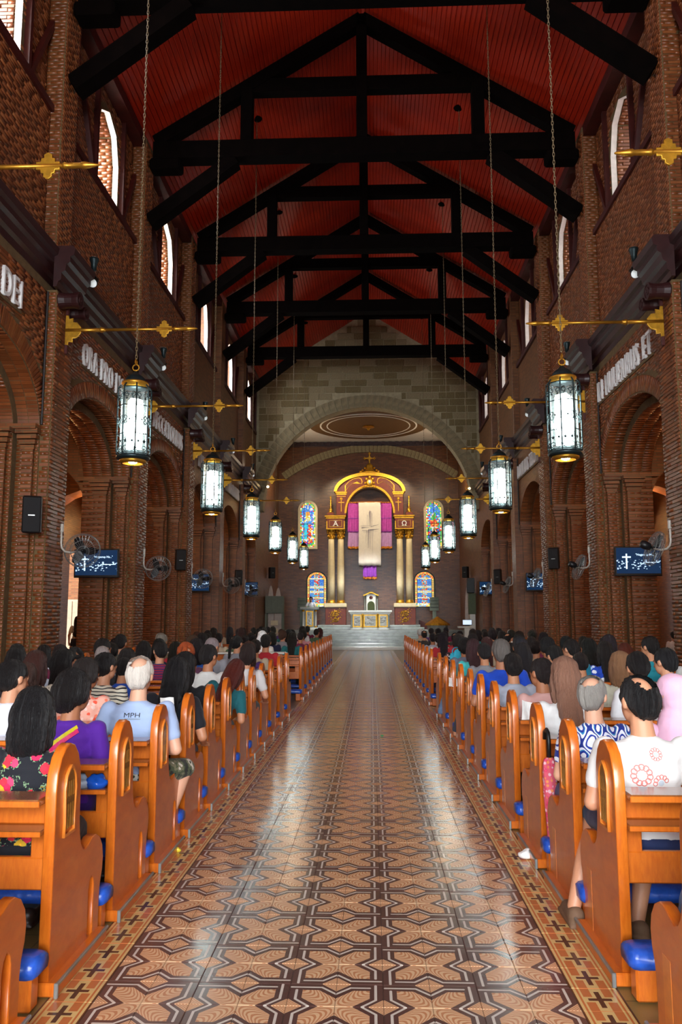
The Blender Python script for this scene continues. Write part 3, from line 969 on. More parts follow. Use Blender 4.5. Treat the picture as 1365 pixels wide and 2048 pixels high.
# ================================================================== FLOOR
q = N('encaustic_tile')
uvn = q.coord('UV'); sp = q.n('ShaderNodeSeparateXYZ'); q.t.links.new(uvn, sp.inputs[0])
U, V_ = sp.outputs[0], sp.outputs[1]
def stroke(ax_, ay_, bx, by, w):
    dx, dy = bx - ax_, by - ay_; L2 = dx * dx + dy * dy
    px = q.m('SUBTRACT', U, ax_); py = q.m('SUBTRACT', V_, ay_)
    t = q.m('DIVIDE', q.m('ADD', q.m('MULTIPLY', px, dx), q.m('MULTIPLY', py, dy)), L2)
    t = q.m('MINIMUM', q.m('MAXIMUM', t, 0.0), 1.0)
    ex = q.m('SUBTRACT', px, q.m('MULTIPLY', t, dx)); ey = q.m('SUBTRACT', py, q.m('MULTIPLY', t, dy))
    d = q.m('SQRT', q.m('ADD', q.m('MULTIPLY', ex, ex), q.m('MULTIPLY', ey, ey)))
    return q.m('LESS_THAN', d, w)
wl = 0.030
lines = None
for sgm in ((0, .56, .3, .85), (.3, .85, .72, .85), (.56, 0, .85, .3), (.85, .3, .85, .97)):
    k_ = stroke(*sgm, wl); lines = k_ if lines is None else q.m('MAXIMUM', lines, k_)
mx = q.m('MAXIMUM', U, V_); df = q.m('ABSOLUTE', q.m('SUBTRACT', U, V_)); su = q.m('ADD', U, V_)
petal = q.m('MULTIPLY', q.m('LESS_THAN', mx, .72), q.m('LESS_THAN', df, .36))
wob = q.m('MULTIPLY', q.m('SUBTRACT', q.noise(3.0, 2, uvn), .5), .10)
ring = q.m('SINE', q.m('MULTIPLY', q.m('ADD', q.m('SUBTRACT', q.m('MULTIPLY', su, .5), q.m('MULTIPLY', q.m('MULTIPLY', df, df), 2.2)), wob), 62.0))
dia = q.m('MAXIMUM', q.m('LESS_THAN', q.m('ADD', U, q.m('SUBTRACT', 1.0, V_)), .30), q.m('LESS_THAN', q.m('ADD', V_, q.m('SUBTRACT', 1.0, U)), .30))
rg2 = q.m('SINE', q.m('MULTIPLY', q.m('ADD', q.m('MINIMUM', q.m('ADD', U, q.m('SUBTRACT', 1.0, V_)), q.m('ADD', V_, q.m('SUBTRACT', 1.0, U))), wob), 95.0))
tan, org, dk, wh = srgb(224, 184, 142), srgb(192, 130, 90), srgb(76, 48, 48), srgb(212, 202, 190)
stripe = q.m('LESS_THAN', ring, -.15)
wood_ = q.mix(stripe, tan, org)
dia_c = q.mix(q.m('LESS_THAN', rg2, .1), tan, org)
col = q.mix(petal, dk, wood_); col = q.mix(dia, col, dia_c); col = q.mix(lines, col, wh)
pos = q.n('ShaderNodeNewGeometry').outputs['Position']
wr = q.noise(1.6, 5, pos); wf = q.noise(22, 4, pos)
col = q.mix(q.m('MULTIPLY', wr, .2), col, srgb(150, 124, 96)); col = q.mix(q.m('MULTIPLY', wf, .14), col, srgb(90, 66, 50))
q.set(Base_Color=col, Roughness=q.m('ADD', q.m('MULTIPLY', wr, .16), .13), Specular_IOR_Level=.6)
q.bump(q.noise(5, 3, pos), .06, .004)
M['tile'] = q.mat

q = N('border_tile')
uvn = q.coord('UV'); sp = q.n('ShaderNodeSeparateXYZ'); q.t.links.new(uvn, sp.inputs[0])
U, V_ = sp.outputs[0], sp.outputs[1]
au = q.m('ABSOLUTE', q.m('SUBTRACT', U, .5)); av = q.m('ABSOLUTE', q.m('SUBTRACT', V_, .5))
def both(a, la, b, lb): return q.m('MULTIPLY', q.m('LESS_THAN', a, la), q.m('LESS_THAN', b, lb))
cross = q.m('MAXIMUM', both(au, .055, av, .36), both(au, .25, av, .055))
halo = q.m('MAXIMUM', both(au, .13, av, .5), both(au, .33, av, .12))
inner = q.m('LESS_THAN', au, .33)
edge = q.m('MAXIMUM', both(q.m('ABSOLUTE', q.m('SUBTRACT', au, .345)), .022, av, .6), both(q.m('ABSOLUTE', q.m('SUBTRACT', au, .445)), .03, av, .6))
cr, og = srgb(222, 190, 124), srgb(196, 112, 60)
col = q.mix(halo, og, cr); col = q.mix(edge, col, cr); col = q.mix(cross, col, srgb(66, 40, 34))
col = q.mix(q.m('LESS_THAN', .478, au), col, srgb(86, 48, 30))
pos = q.n('ShaderNodeNewGeometry').outputs['Position']
wr = q.noise(1.8, 5, pos); wf = q.noise(24, 4, pos)
col = q.mix(q.m('MULTIPLY', wr, .25), col, srgb(130, 92, 60)); col = q.mix(q.m('MULTIPLY', wf, .14), col, srgb(90, 66, 50))
q.set(Base_Color=col, Roughness=q.m('ADD', q.m('MULTIPLY', wr, .16), .14))
M['btile'] = q.mat

q = N('worn_cement_floor')
pos = q.n('ShaderNodeNewGeometry').outputs['Position']
b = q.n('ShaderNodeTexBrick'); q.t.links.new(pos, b.inputs['Vector']); b.offset = 0.0
b.inputs['Scale'].default_value = 1; b.inputs['Brick Width'].default_value = .3; b.inputs['Row Height'].default_value = .3; b.inputs['Mortar Size'].default_value = .004
b.inputs['Color1'].default_value = srgb(158, 132, 72); b.inputs['Color2'].default_value = srgb(136, 112, 66); b.inputs['Mortar'].default_value = srgb(70, 56, 40)
q.set(Base_Color=q.mix(q.m('MULTIPLY', q.noise(2.5, 5, pos), .6), b.outputs['Color'], srgb(96, 80, 52)), Roughness=.3)
M['floor'] = q.mat
M['grout'] = plain('tile_grout', srgb(70, 56, 48), .7)

fb = MB(); fb.box(-11, 11, -8, YCH + 9, -.16, -.006)
flo = put('floor', fb, M['floor']); tag(flo, kind='structure')
TS = .201; Y00 = 3.695 - .201 * 2 - .201 * 2
def tile_mesh(mat, nm):
    t = MB(); h = TS / 2 - .0008; c = .0022
    top = [(-h + c, -h + c, 0), (h - c, -h + c, 0), (h - c, h - c, 0), (-h + c, h - c, 0)]
    mid = [(-h, -h, -.0022), (h, -h, -.0022), (h, h, -.0022), (-h, h, -.0022)]
    low = [(x, y, -.012) for x, y, _ in mid]
    uv = [(0, 0), (1, 0), (1, 1), (0, 1)]
    t.add(top, [(0, 1, 2, 3)], [uv])
    for a, b_ in ((top, mid), (mid, low)):
        for i in range(4):
            j = (i + 1) % 4
            t.add([a[i], b_[i], b_[j], a[j]], [(0, 1, 2, 3)], [[uv[i], uv[i], uv[j], uv[j]]])
    mm = t.mesh(nm); mm.materials.append(mat); return mm
TM, TB = tile_mesh(M['tile'], 'tile'), tile_mesh(M['btile'], 'border_tile')
far = {'t': MB(), 'b': MB()}
nrow = int((YCH + 2.6 - Y00) / TS); nt = 0
for r in range(nrow):
    y = Y00 + (r + .5) * TS
    for c in range(12):
        x = (c - 5.5) * TS
        bord = c in (0, 11)
        if bord: rot = 0
        else:
            # centre of the four-tile motif the tile belongs to
            mxr = -1 if c % 2 == 1 else 1      # tile lies to the -x / +x side of its motif centre
            myr = -1 if r % 2 == 0 else 1
            rot = {(1, 1): 0, (-1, 1): 1, (-1, -1): 2, (1, -1): 3}[(mxr, myr)]
        if nt < 300 and y > 2.9:
            o = bpy.data.objects.new('tile', TB if bord else TM); COL.objects.link(o); o.parent = flo
            o.location = (x, y, random.uniform(-.0006, .0006)); o.rotation_euler = (random.uniform(-.0012, .0012), random.uniform(-.0012, .0012), rot * PI / 2); nt += 1
        else:
            mb = far['b' if bord else 't']; h = TS / 2 - .0012
            co = [(-h, -h), (h, -h), (h, h), (-h, h)]; uv = [(0, 0), (1, 0), (1, 1), (0, 1)]
            ca, sa = [(1, 0), (0, 1), (-1, 0), (0, -1)][rot]
            tz = random.uniform(-.0006, .0006)
            mb.add([(x + a * ca - b_ * sa, y + a * sa + b_ * ca, tz + random.uniform(-.0002, .0002)) for a, b_ in co], [(0, 1, 2, 3)], [uv])
tag(put('floor_tiles', far['t'], M['tile'], flo), kind='stuff')
tag(put('border_tiles', far['b'], M['btile'], flo), kind='stuff')
gb = MB(); gb.box(-1.21, 1.21, -6, YCH + 2.6, -.006, -.0035); put('grout_bed', gb, M['grout'], flo)

# ================================================================== PEWS
END = [(0, 0), (0, .80), (.012, .88), (.05, .945), (.10, .98), (.15, .992), (.205, .978), (.255, .935), (.288, .87), (.30, .80), (.303, .64), (.315, .565), (.335, .515), (.365, .483), (.40, .475), (.44, .487), (.49, .505), (.545, .505), (.60, .48), (.643, .43), (.66, .37), (.652, .31), (.628, .255), (.618, .20), (.618, 0)]
SLOT = [(.46 + .07 * t, .06) for t in (0, 1)] + [(.53, .27), (.518, .305), (.495, .325), (.472, .305), (.46, .27)]
end_me = xform(flat_shape([END, SLOT], .038, .006), AX_YZ)
b = MB(); b.box(-.026, -.012, .455, .535, .05, .33); slot_me = b.mesh('slot_back')
# carved gothic niche with the interlaced A and M
def ring2(o, i): return [o, i]
nio = [(.085, .60), (.215, .60), (.21, .66), (.222, .80), (.205, .86), (.178, .885), (.15, .90), (.122, .885), (.095, .86), (.078, .80), (.09, .66)]
nii = [(.15 + (a - .15) * .84, .745 + (b_ - .745) * .90) for a, b_ in nio]
nic_me = xform(flat_shape([nio, nii], .012, .003), AX_YZ)
bars = [[(.10, .63), (.112, .63), (.122, .84), (.112, .84)], [(.190, .63), (.202, .63), (.19, .84), (.18, .84)], [(.130, .63), (.142, .63), (.146, .86), (.134, .86)], [(.16, .63), (.172, .63), (.166, .86), (.154, .86)], [(.104, .735), (.198, .735), (.198, .765), (.104, .765)], [(.108, .83), (.192, .83), (.178, .868), (.15, .878), (.122, .868)]]
mono = MB()
for p in bars: mono.prism(p, -.006, .005, 'yz')
mono_me = mono.mesh('monogram'); fix_normals(mono_me)
PEWX1 = 4.55
def make_pew(s, xf):
    """s = side of the aisle, xf = |x| of the outer face of the aisle end"""
    t = thing('church_pew', 'pew', 'pew')
    a, b_ = xf + .05, PEWX1
    def part(nm, mb, mat): return put(nm, mb, mat, t)
    e = put('end_panel', end_me, M['pew'], t, (s * (xf + .025), 0, 0))
    mo = put('monogram', mono_me, M['carve'], e, (-s * .028, 0, 0))
    nf = put('niche_frame', nic_me, M['slot'], e, (-s * .029, 0, 0))
    sl = put('slot_back', slot_me, M['slot'], e, (0, 0, 0))
    put('end_panel', end_me, M['pew'], t, (s * (PEWX1 + .0275), 0, 0))
    def bx(nm, y0, y1, z0, z1, mat, c=.006, x0=a, x1=b_):
        m_ = MB(); m_.cbox(s * x0, s * x1, y0, y1, z0, z1, c); return part(nm, m_, mat)
    bx('book_ledge', -.055, .135, .757, .787, M['ledge'], .01)
    fr = MB(); fr.cbox(s * a, s * b_, -.062, -.054, .757, .783, .003); part('ledge_lip', fr, M['pew'])
    bx('back_panel', .095, .122, .655, .76, M['pew'])
    bx('lower_ledge', -.03, .125, .632, .656, M['ledge'])
    fr = MB(); fr.cbox(s * a, s * b_, -.036, -.029, .632, .654, .003); part('ledge_lip', fr, M['pew'])
    bx('back_panel', .085, .12, .385, .52, M['pew'])
    n = 3
    for i in range(n):
        xx = a + (b_ - a - .09) * i / (n - 1)
        bx('stile', .09,   .118, .515, .64, M['pew'], .004, xx, xx + .09)
    bx('seat', .10, .585, .405, .435, M['pew'], .012)
    # kneeler behind the pew: padded bar on wooden feet
    kp = MB(); xs = [xf - .02, xf - .005, xf + .02] + [a + (b_ - a) * i / 8 for i in range(1, 8)] + [b_ - .05, b_ - .02]
    rs = []
    for i, x in enumerate(xs):
        g = .72 if i in (0, len(xs) - 1) else .93 if i == 1 else 1.0
        sag = .006 * math.sin(x * 9)
        rs.append([(s * x, -.112 + yy * g * .72, .175 + sag + zz * g) for yy, zz in ((-.10, -.035), (.10, -.035), (.115, -.005), (.10, .028), (.05, .044), (-.05, .044), (-.10, .028), (-.115, -.005))])
    kp.sm = True; kp.rings(rs if s > 0 else rs[::-1]); part('kneeler_pad', kp, M['blue'])
    for i in range(3):
        xx = xf + .01 + (b_ - a - .2) * i / 2
        bx('kneeler_foot', -.155, -.075, 0, .142, M['pew'], .008, xx, xx + .09)
    # runner under the aisle end with its worn metal strip
    bx('runner', -.015, .62, 0, .055, M['pew'], .006, xf - .045, xf + .055)
    ms = MB(); ms.cbox(s * (xf - .052), s * (xf - .038), -.02, .625, .045, .06, .003); ms.cbox(s * (xf - .052), s * (xf - .034), -.026, -.012, 0, .06, .003)
    part('metal_strip', ms, M['grey'])
    return t
PEW_L = [2.70, 3.63, 4.49, 5.32, 6.15, 6.98, 7.80, 8.66, 9.5, 10.35, 11.3, 12.35, 13.4] + [15.75 + 1.17 * k for k in range(11)]
PEW_R = [2.79, 3.89, 4.7, 5.6, 6.6, 7.55, 8.5, 9.4, 10.4, 11.4, 12.5, 13.7] + [14.9 + 1.17 * k for k in range(11)]
PEW_L = [y * .975 for y in PEW_L[:13]] + PEW_L[13:]
PEW_R = [y * .957 for y in PEW_R[:12]] + PEW_R[12:]
XF = {-1: 1.215, 1: 1.24}
PROTO = {s: make_pew(s, XF[s]) for s in (-1, 1)}
for s, rows in ((-1, PEW_L), (1, PEW_R)):
    for k, y in enumerate(rows):
        t = PROTO[s] if k == 0 else dup(PROTO[s])
        t.location = (0, y, 0); t.scale = (1, 1, 1.025)
        if k == 0: lb = 'varnished wooden pew %s of the aisle, its end cut off by the picture edge' % SIDE[s]
        elif k < 13: lb = 'varnished wooden pew %s of the aisle, %s whole one from the camera' % (SIDE[s], ORD[k - 1])
        else: lb = 'varnished wooden pew %s of the aisle, %s row from the altar steps' % (SIDE[s], ORD[len(rows) - 1 - k])
        tag(t, lb, 'pew', 'pews %s of the aisle' % SIDE[s])
# front rail with gilt emblem where the second block of pews begins
t = thing('front_rail', 'wooden rail with a white top and gilt cross emblem before the second block of pews', 'rail', (0, 15.35, 0))
for nm, d, mat in (('panel', (-4.5, -1.55, 0, .05, 0, .90), 'pew'), ('top', (-4.55, -1.5, -.12, .2, .90, .935), 'marblew'), ('base', (-4.5, -1.55, -.04, .09, 0, .1), 'pew')):
    m_ = MB(); m_.cbox(*d, .006); put(nm, m_, M[mat], t)
for x in (-3.4, -1.95):
    m_ = MB()
    m_.box(x - .015, x + .015, -.02, 0, .52, .8); m_.box(x - .08, x + .08, -.02, 0, .68, .71); m_.torus((x - .2, -.01, .67), .09, .014, 14, 5, Matrix.Rotation(PI / 2, 4, 'X'), PI * 1.5, .6)
    put('emblem', m_, M['gold'], t)

# ================================================================== LANTERNS
def make_lantern():
    t = thing('hanging_lantern', 'lantern', 'lantern')
    r = .205
    m_ = MB(); m_.sm = True
    m_.lathe([(.02, 1.19), (.035, 1.17), (.05, 1.15), (.08, 1.135), (.115, 1.10), (.13, 1.07), (.135, 1.045), (.16, 1.04), (.165, 1.02), (.145, 1.01), (.145, .965), (.0, .96)], n=20)
    put('dome', m_, M['iron'], t)
    m_ = MB(); m_.sm = True; m_.lathe([(.137, 1.05), (.165, 1.043), (.17, 1.02), (.15, 1.008), (.15, .968), (.12, .966)], n=20); put('dome_band', m_, M['brass'], t)
    m_ = MB(); m_.torus((0, 0, 1.24), .04, .009, 14, 6, Matrix.Rotation(PI / 2, 4, 'X')); m_.torus((0, 0, 1.31), .035, .008, 14, 6, Matrix.Rotation(PI / 2, 4, 'Y')); m_.tube([(0, 0, 1.18), (0, 0, 1.21)], .012, 8)
    put('hook', m_, M['brass'], t)
    m_ = MB(); n = 8
    m_.rings([[(.165 * math.cos(2 * PI * (j + .5) / n), .165 * math.sin(2 * PI * (j + .5) / n), z) for j in range(n)] for z in (.13, .96)], cap0=False, cap1=False)
    put('glass_cylinder', m_, M['glass'], t)
    for k in range(3):
        a = 2 * PI * k / 3 + .5
        m_ = MB(); m_.sm = True; x, y = .055 * math.cos(a), .055 * math.sin(a)
        m_.tube([(x, y, .20), (x, y, .78), (x, y, .80), (x * .3, y * .3, .83)], [.046, .046, .042, .01], 10)
        put('lamp_tube', m_, M['tube'], t)
    cage = MB()
    for j in range(n):
        a = 2 * PI * (j + .5) / n; c, s_ = math.cos(a), math.sin(a)
        cage.tube([(c * .17, s_ * .17, 1.0), (c * .20, s_ * .20, .96), (c * r, s_ * r, .90), (c * r, s_ * r, .16), (c * .19, s_ * .19, .10)], .010, 5)
    for z in (.95, .72, .36, .12): 
        m2 = [(r * math.cos(2 * PI * (j + .5) / n), r * math.sin(2 * PI * (j + .5) / n), z) for j in range(n + 1)]
        cage.tube(m2, .006, 5)
    put('cage', cage, M['iron'], t)
    for j in range(n):
        a = 2 * PI * j / n; R_ = Matrix.Translation((.195 * math.cos(a), .195 * math.sin(a), 0)) @ Matrix.Rotation(a + PI / 2, 4, 'Z')
        sc_ = MB()
        def spiral(cx, cz, r0, r1, a0, a1, flip=1):
            pts = []
            for i in range(15):
                u = i / 14; rr = r0 + (r1 - r0) * u; an = a0 + (a1 - a0) * u
                pts.append(R_ @ Vector((cx + flip * rr * math.cos(an), 0, cz + rr * math.sin(an))))
            sc_.tube(pts, .0048, 4)
        for f in (-1, 1):
            spiral(f * .035, .175, .042, .012, -PI * .6, PI * 1.9, f)
            spiral(f * .038, .845, .036, .010, PI * .6, -PI * 1.9, f)
            spiral(f * .05, .56, .026, .012, -PI * .5, PI * 1.5, -f)
            spiral(f * .05, .50, .026, .012, PI * .5, -PI * 1.5, -f)
        put('scrollwork', sc_, M['iron'], t)
        st = MB()
        def star(cx, cz, ro, np_=5):
            vs = [R_ @ Vector((cx, -.003, cz))] + [R_ @ Vector((cx + (ro if i % 2 == 0 else ro * .42) * math.sin(PI * i / np_), 0, cz + (ro if i % 2 == 0 else ro * .42) * math.cos(PI * i / np_))) for i in range(2 * np_)]
            st.add(vs, [(0, 1 + i, 1 + (i + 1) % (2 * np_)) for i in range(2 * np_)])
        star(0, .535, .024); star(-.04, .262, .032); star(.04, .262, .032); star(-.04, .80, .022); star(.04, .80, .022)
        put('star', st, M['iron'], t)
    m_ = MB(); m_.sm = True
    m_.lathe([(.14, .16), (.15, .12), (.20, .11), (.21, .085), (.20, .065), (.17, .05), (.12, .06), (.10, .10), (0, .105)], n=24); put('bottom_rim', m_, M['iron'], t)
    m_ = MB(); m_.sm = True; m_.lathe([(.165, .055), (.165, .03), (.13, .005), (.115, .01), (.15, .05)], n=24); put('bottom_ring', m_, M['brass'], t)
    m_ = MB(); m_.sphere((0, 0, .035), (.055, .055, .03), 14, 8); put('bulb', m_, M['bulb'], t)
    return t
lan0 = make_lantern()
# chain of interlocked links
lk = MB(); Lc = 9.6; pitch = .052; nl = int(Lc / pitch)
for i in range(nl):
    R_ = Matrix.Rotation(PI / 2, 4, 'X') if i % 2 == 0 else Matrix.Rotation(PI / 2, 4, 'Y')
    base = []
    mm_ = MB(); mm_.torus((0, 0, 0), .0125, .0045, 8, 4, R_)
    for v in mm_.v: base.append((v[0], v[1], v[2] * 2.3 + i * pitch + 1.35))
    lk.add(base, mm_.f)
chain_me = lk.mesh('chain'); chain_me.materials.append(plain('chain_metal', srgb(122, 104, 76), .5, .4))
chain0 = put('chain', chain_me, None, lan0)
rs_ = MB(); rs_.lathe([(.02, -.08), (.05, -.07), (.12, -.03), (.14, 0), (0, .01)], n=14)
ros_me = rs_.mesh('ceiling_rose'); ros_me.materials.append(M['truss']); ros0 = put('ceiling_rose', ros_me, None, lan0)
first = True
LZ = 3.47
for s, x in ((-1, -2.79), (1, 2.53)):
    for k in range(6):
        y = (1.96 + k) * 4.889
        t = lan0 if first else dup(lan0)
        first = False
        t.location = (x + (.05 if k > 3 else 0) * -s, y, LZ + (.0, .0, .02, .07, .10, .16)[k])
        tag(t, 'lit black and brass lantern on a long chain, %s from the camera on the %s' % (ORD[k] if k else 'nearest', SIDE[s]), 'lantern', 'hanging lanterns along the nave')
        top = roofz(x) - t.location.z
        for c in t.children:
            if c.name.startswith('chain'): c.scale = (1, 1, (top) / (1.35 + Lc)); 
            if c.name.startswith('ceiling_rose'): c.location = (0, 0, top)
        lamp = light('lantern_light', 'POINT', (x, y, t.location.z + .45), 60, (0.80, 0.98, 1.0), .16)
        light('lantern_downlight', 'SPOT', (x, y, t.location.z - .02), 40, (0.92, 1.0, 0.96), .05, aim=(x, y, 0), spot=1.9, blend=.8)

# ================================================================== BRASS BANNER RODS
def make_rod():
    t = thing('banner_rod', 'rod', 'banner rod')
    m_ = MB(); m_.sm = True
    m_.tube([(0, 0, 0), (0.62, 0, 0)], .034, 10); m_.tube([(.6, 0, 0), (1.9, 0, 0)], .026, 10); put('pole', m_, M['brass'], t)
    m_ = MB(); m_.sm = True; m_.lathe([(0, 0), (.045, .02), (.05, .05), (.035, .08), (.035, .1), (0, .11)], n=12, axis='x'); put('collar', m_, M['brass'], t, (.58, 0, 0))
    m_ = MB(); m_.sm = True; m_.lathe([(.03, 0), (.042, .03), (.03, .06), (.034, .12), (.03, .2), (.04, .22), (.04, .25), (.012, .40), (0, .41)], n=12, axis='x'); put('finial', m_, M['brass'], t, (1.86, 0, 0))
    o = [(-.13, -.045), (-.08, -.045), (-.075, -.085), (-.045, -.09), (-.045, -.13), (0, -.155), (.045, -.13), (.045, -.09), (.075, -.085), (.08, -.045), (.13, -.045), (.13, .045), (.08, .045), (.075, .085), (.045, .09), (.045, .13), (0, .155), (-.045, .13), (-.045, .09), (-.075, .085), (-.08, .045), (-.13, .045)]
    fm = xform(flat_shape([o], .022, .004), AX_XZ); put('cross_ornament', fm, M['gold'], t, (1.70, 0, 0))
    o = [(0, -.27), (.045, -.27), (.06, -.2), (.13, -.215), (.13, -.14), (.2, -.135), (.27, -.05), (.27, .05), (.2, .135), (.13, .14), (.13, .215), (.06, .2), (.045, .27), (0, .27)]
    fm = xform(flat_shape([o], .026, .004), AX_XZ); put('wall_plate', fm, M['gold'], t)
    for za, zb in ((.26, .42), (-.42, -.26)):
        m_ = MB(); m_.cbox(0, .05, -.03, .03, za, zb, .006); put('clamp', m_, M['strut'], t)
    return t
rod0 = make_rod(); first = True
for s in (-1, 1):
    for k in range(6):
        t = rod0 if first else dup(rod0)
        first = False
        t.location = (s * 5.03, YP0 + BAY * k - .02, 6.46 - .012 * k); t.rotation_euler = (0, 0, 0 if s < 0 else PI)
        tag(t, 'gilt brass banner rod jutting from the %s wall, %s from the camera' % (SIDE[s], ORD[k] if k else 'nearest'), 'banner rod', 'gilt banner rods of the nave')

# ================================================================== WALL LETTERING
TXT = {-1: ['SANCTA MARIA', 'MATER DEI', 'ORA PRO NOBIS', 'PECCATORIBUS', 'NUNC ET IN', 'HORA MORTIS'], 1: ['VENTRIS TUI', 'BENEDICTUS', 'IN MULIERIBUS ET', 'BENEDICTA TU', 'DOMINUS TECUM', 'GRATIA PLENA']}
LET = {}
def letter(chh):
    if chh not in LET:
        me = text_mesh(chh, .60, .055, 1.0, .0)
        xs = [v.co.x for v in me.vertices]; x0, x1 = min(xs), max(xs)
        ys = [v.co.y for v in me.vertices]
        for v in me.vertices: v.co.x -= x0; v.co.y = v.co.y * .43 / max(.3, max(ys))
        me.name = 'letter'; me.materials.append(M['white']); LET[chh] = (me, x1 - x0)
    return LET[chh]
for s in (-1, 1):
    for k in range(1, 6):
        txt = TXT[s][k]; yc = PIL[2 + k] + 2.78
        if k == 1 and s < 0: pass
        W_ = 2.95 if s < 0 else 3.35
        if len(txt) < 11: W_ *= .8
        t = thing('wall_lettering', 'white Latin letters on the %s wall reading %s' % (SIDE[s], txt.lower()), 'lettering', (s * 5.215, yc, 6.30))
        ws = [.20 if ch_ == ' ' else letter(ch_)[1] for ch_ in txt]
        gap = .10; tot = sum(ws) + gap * (len(txt) - 1); f_ = W_ / tot; x = -W_ / 2
        sh_ = .42 if (k == 1 and s < 0) else 0
        for ch_, w_ in zip(txt, ws):
            if ch_ != ' ':
                o = bpy.data.objects.new('letter', letter(ch_)[0]); COL.objects.link(o); o.parent = t
                if s < 0: mm = Matrix(((0, 0, 1, 0), (1, 0, 0, x - sh_), (0, 1, 0, 0), (0, 0, 0, 1)))
                else: mm = Matrix(((0, 0, -1, 0), (-1, 0, 0, -x), (0, 1, 0, 0), (0, 0, 0, 1)))
                o.matrix_local = mm @ Matrix.Diagonal((f_, 1, 1, 1))
            x += (w_ + gap) * f_
        lb = MB(); lb.box(s * -.0, s * .05, -W_ / 2 - sh_ - .05, W_ / 2 - sh_ + .05, -.06, -.015)
        put('ledge', lb, M['mortar'], t)

# ================================================================== SPOTLIGHTS, SPEAKERS, FANS, SCREENS
def make_spot():
    t = thing('floodlight', 'spot', 'spotlight')
    m_ = MB(); m_.cbox(-.05, .05, -.05, .05, 0, .03, .006); m_.tube([(0, 0, .02), (0, 0, .12)], .015, 8); put('stand', m_, M['iron'], t)
    m_ = MB(); m_.sm = True; m_.lathe([(0, 0), (.045, .005), (.055, .12), (.08, .20), (.085, .24), (.075, .245)], n=14); put('housing', m_, M['iron'], t, (0, 0, .12))
    m_ = MB(); m_.lathe([(0, 0), (.074, 0), (.074, .006), (0, .008)], n=14); put('lens', m_, M['spotface'], t, (0, 0, .36))
    m_ = MB(); m_.sm = True; Mx = Matrix.Rotation(2.2, 4, 'X'); m_.lathe([(0, 0), (.045, .005), (.055, .12), (.085, .22), (.09, .25), (.08, .255)], n=14, M=Mx); put('housing', m_, M['iron'], t, (0, .16, .02))
    m_ = MB(); m_.lathe([(0, .25), (.08, .25), (.08, .256), (0, .258)], n=14, M=Mx); put('lens', m_, M['spotface'], t, (0, .16, .02))
    m_ = MB(); m_.cbox(-.02, .02, -.02, .18, 0, .025, .005); put('bracket', m_, M['iron'], t)
    return t
sp0 = make_spot(); first = True
for s in (-1, 1):
    for k in range(1, 6):
        t = sp0 if first else dup(sp0)
        first = False
        t.location = (s * 4.86, YP0 + BAY * k + .72, ZCOR1 - .03)
        tag(t, 'pair of small black spotlights on the cornice, %s bay on the %s wall' % (ORD[k - 1], SIDE[s]), 'spotlight', 'spotlights on the nave cornices')
def make_speaker():
    t = thing('wall_speaker', 'speaker', 'speaker')
    b_ = MB(); b_.cbox(-.14, .14, -.15, .15, -.29, .29, .02); put('cabinet', b_, M['black'], t)
    b_ = MB(); b_.cbox(-.125, .125, -.162, -.148, -.27, .27, .01); put('grille', b_, plain('speaker_grille', srgb(22, 22, 24), .8, bump=.5, scale=60), t)
    b_ = MB(); b_.cbox(-.05, .05, -.166, -.160, -.02, .0, .002); put('badge', b_, M['grey'], t)
    b_ = MB(); b_.tube([(0, .14, 0), (0, .3, 0)], .02, 8); b_.cbox(-.05, .05, .28, .31, -.08, .08, .005); put('bracket', b_, M['iron'], t)
    return t
sk0 = make_speaker(); first = True
for s in (-1, 1):
    for k in (1, 3, 5):
        t = sk0 if first else dup(sk0)
        first = False
        yq = YP0 + BAY * k
        t.location = (s * 5.17, yq - .66, 3.2); t.rotation_euler = (.12, 0, s * -.35)
        tag(t, 'black box loudspeaker on the %s pier of the %s wall' % (ORD[k - 1], SIDE[s]), 'speaker', 'loudspeakers on the nave piers')
    t = dup(sk0, (s * 4.99, 41.0, 3.9), s * -.5, 'black box loudspeaker high on the %s wall of the sanctuary' % SIDE[s], 'loudspeakers in the sanctuary')
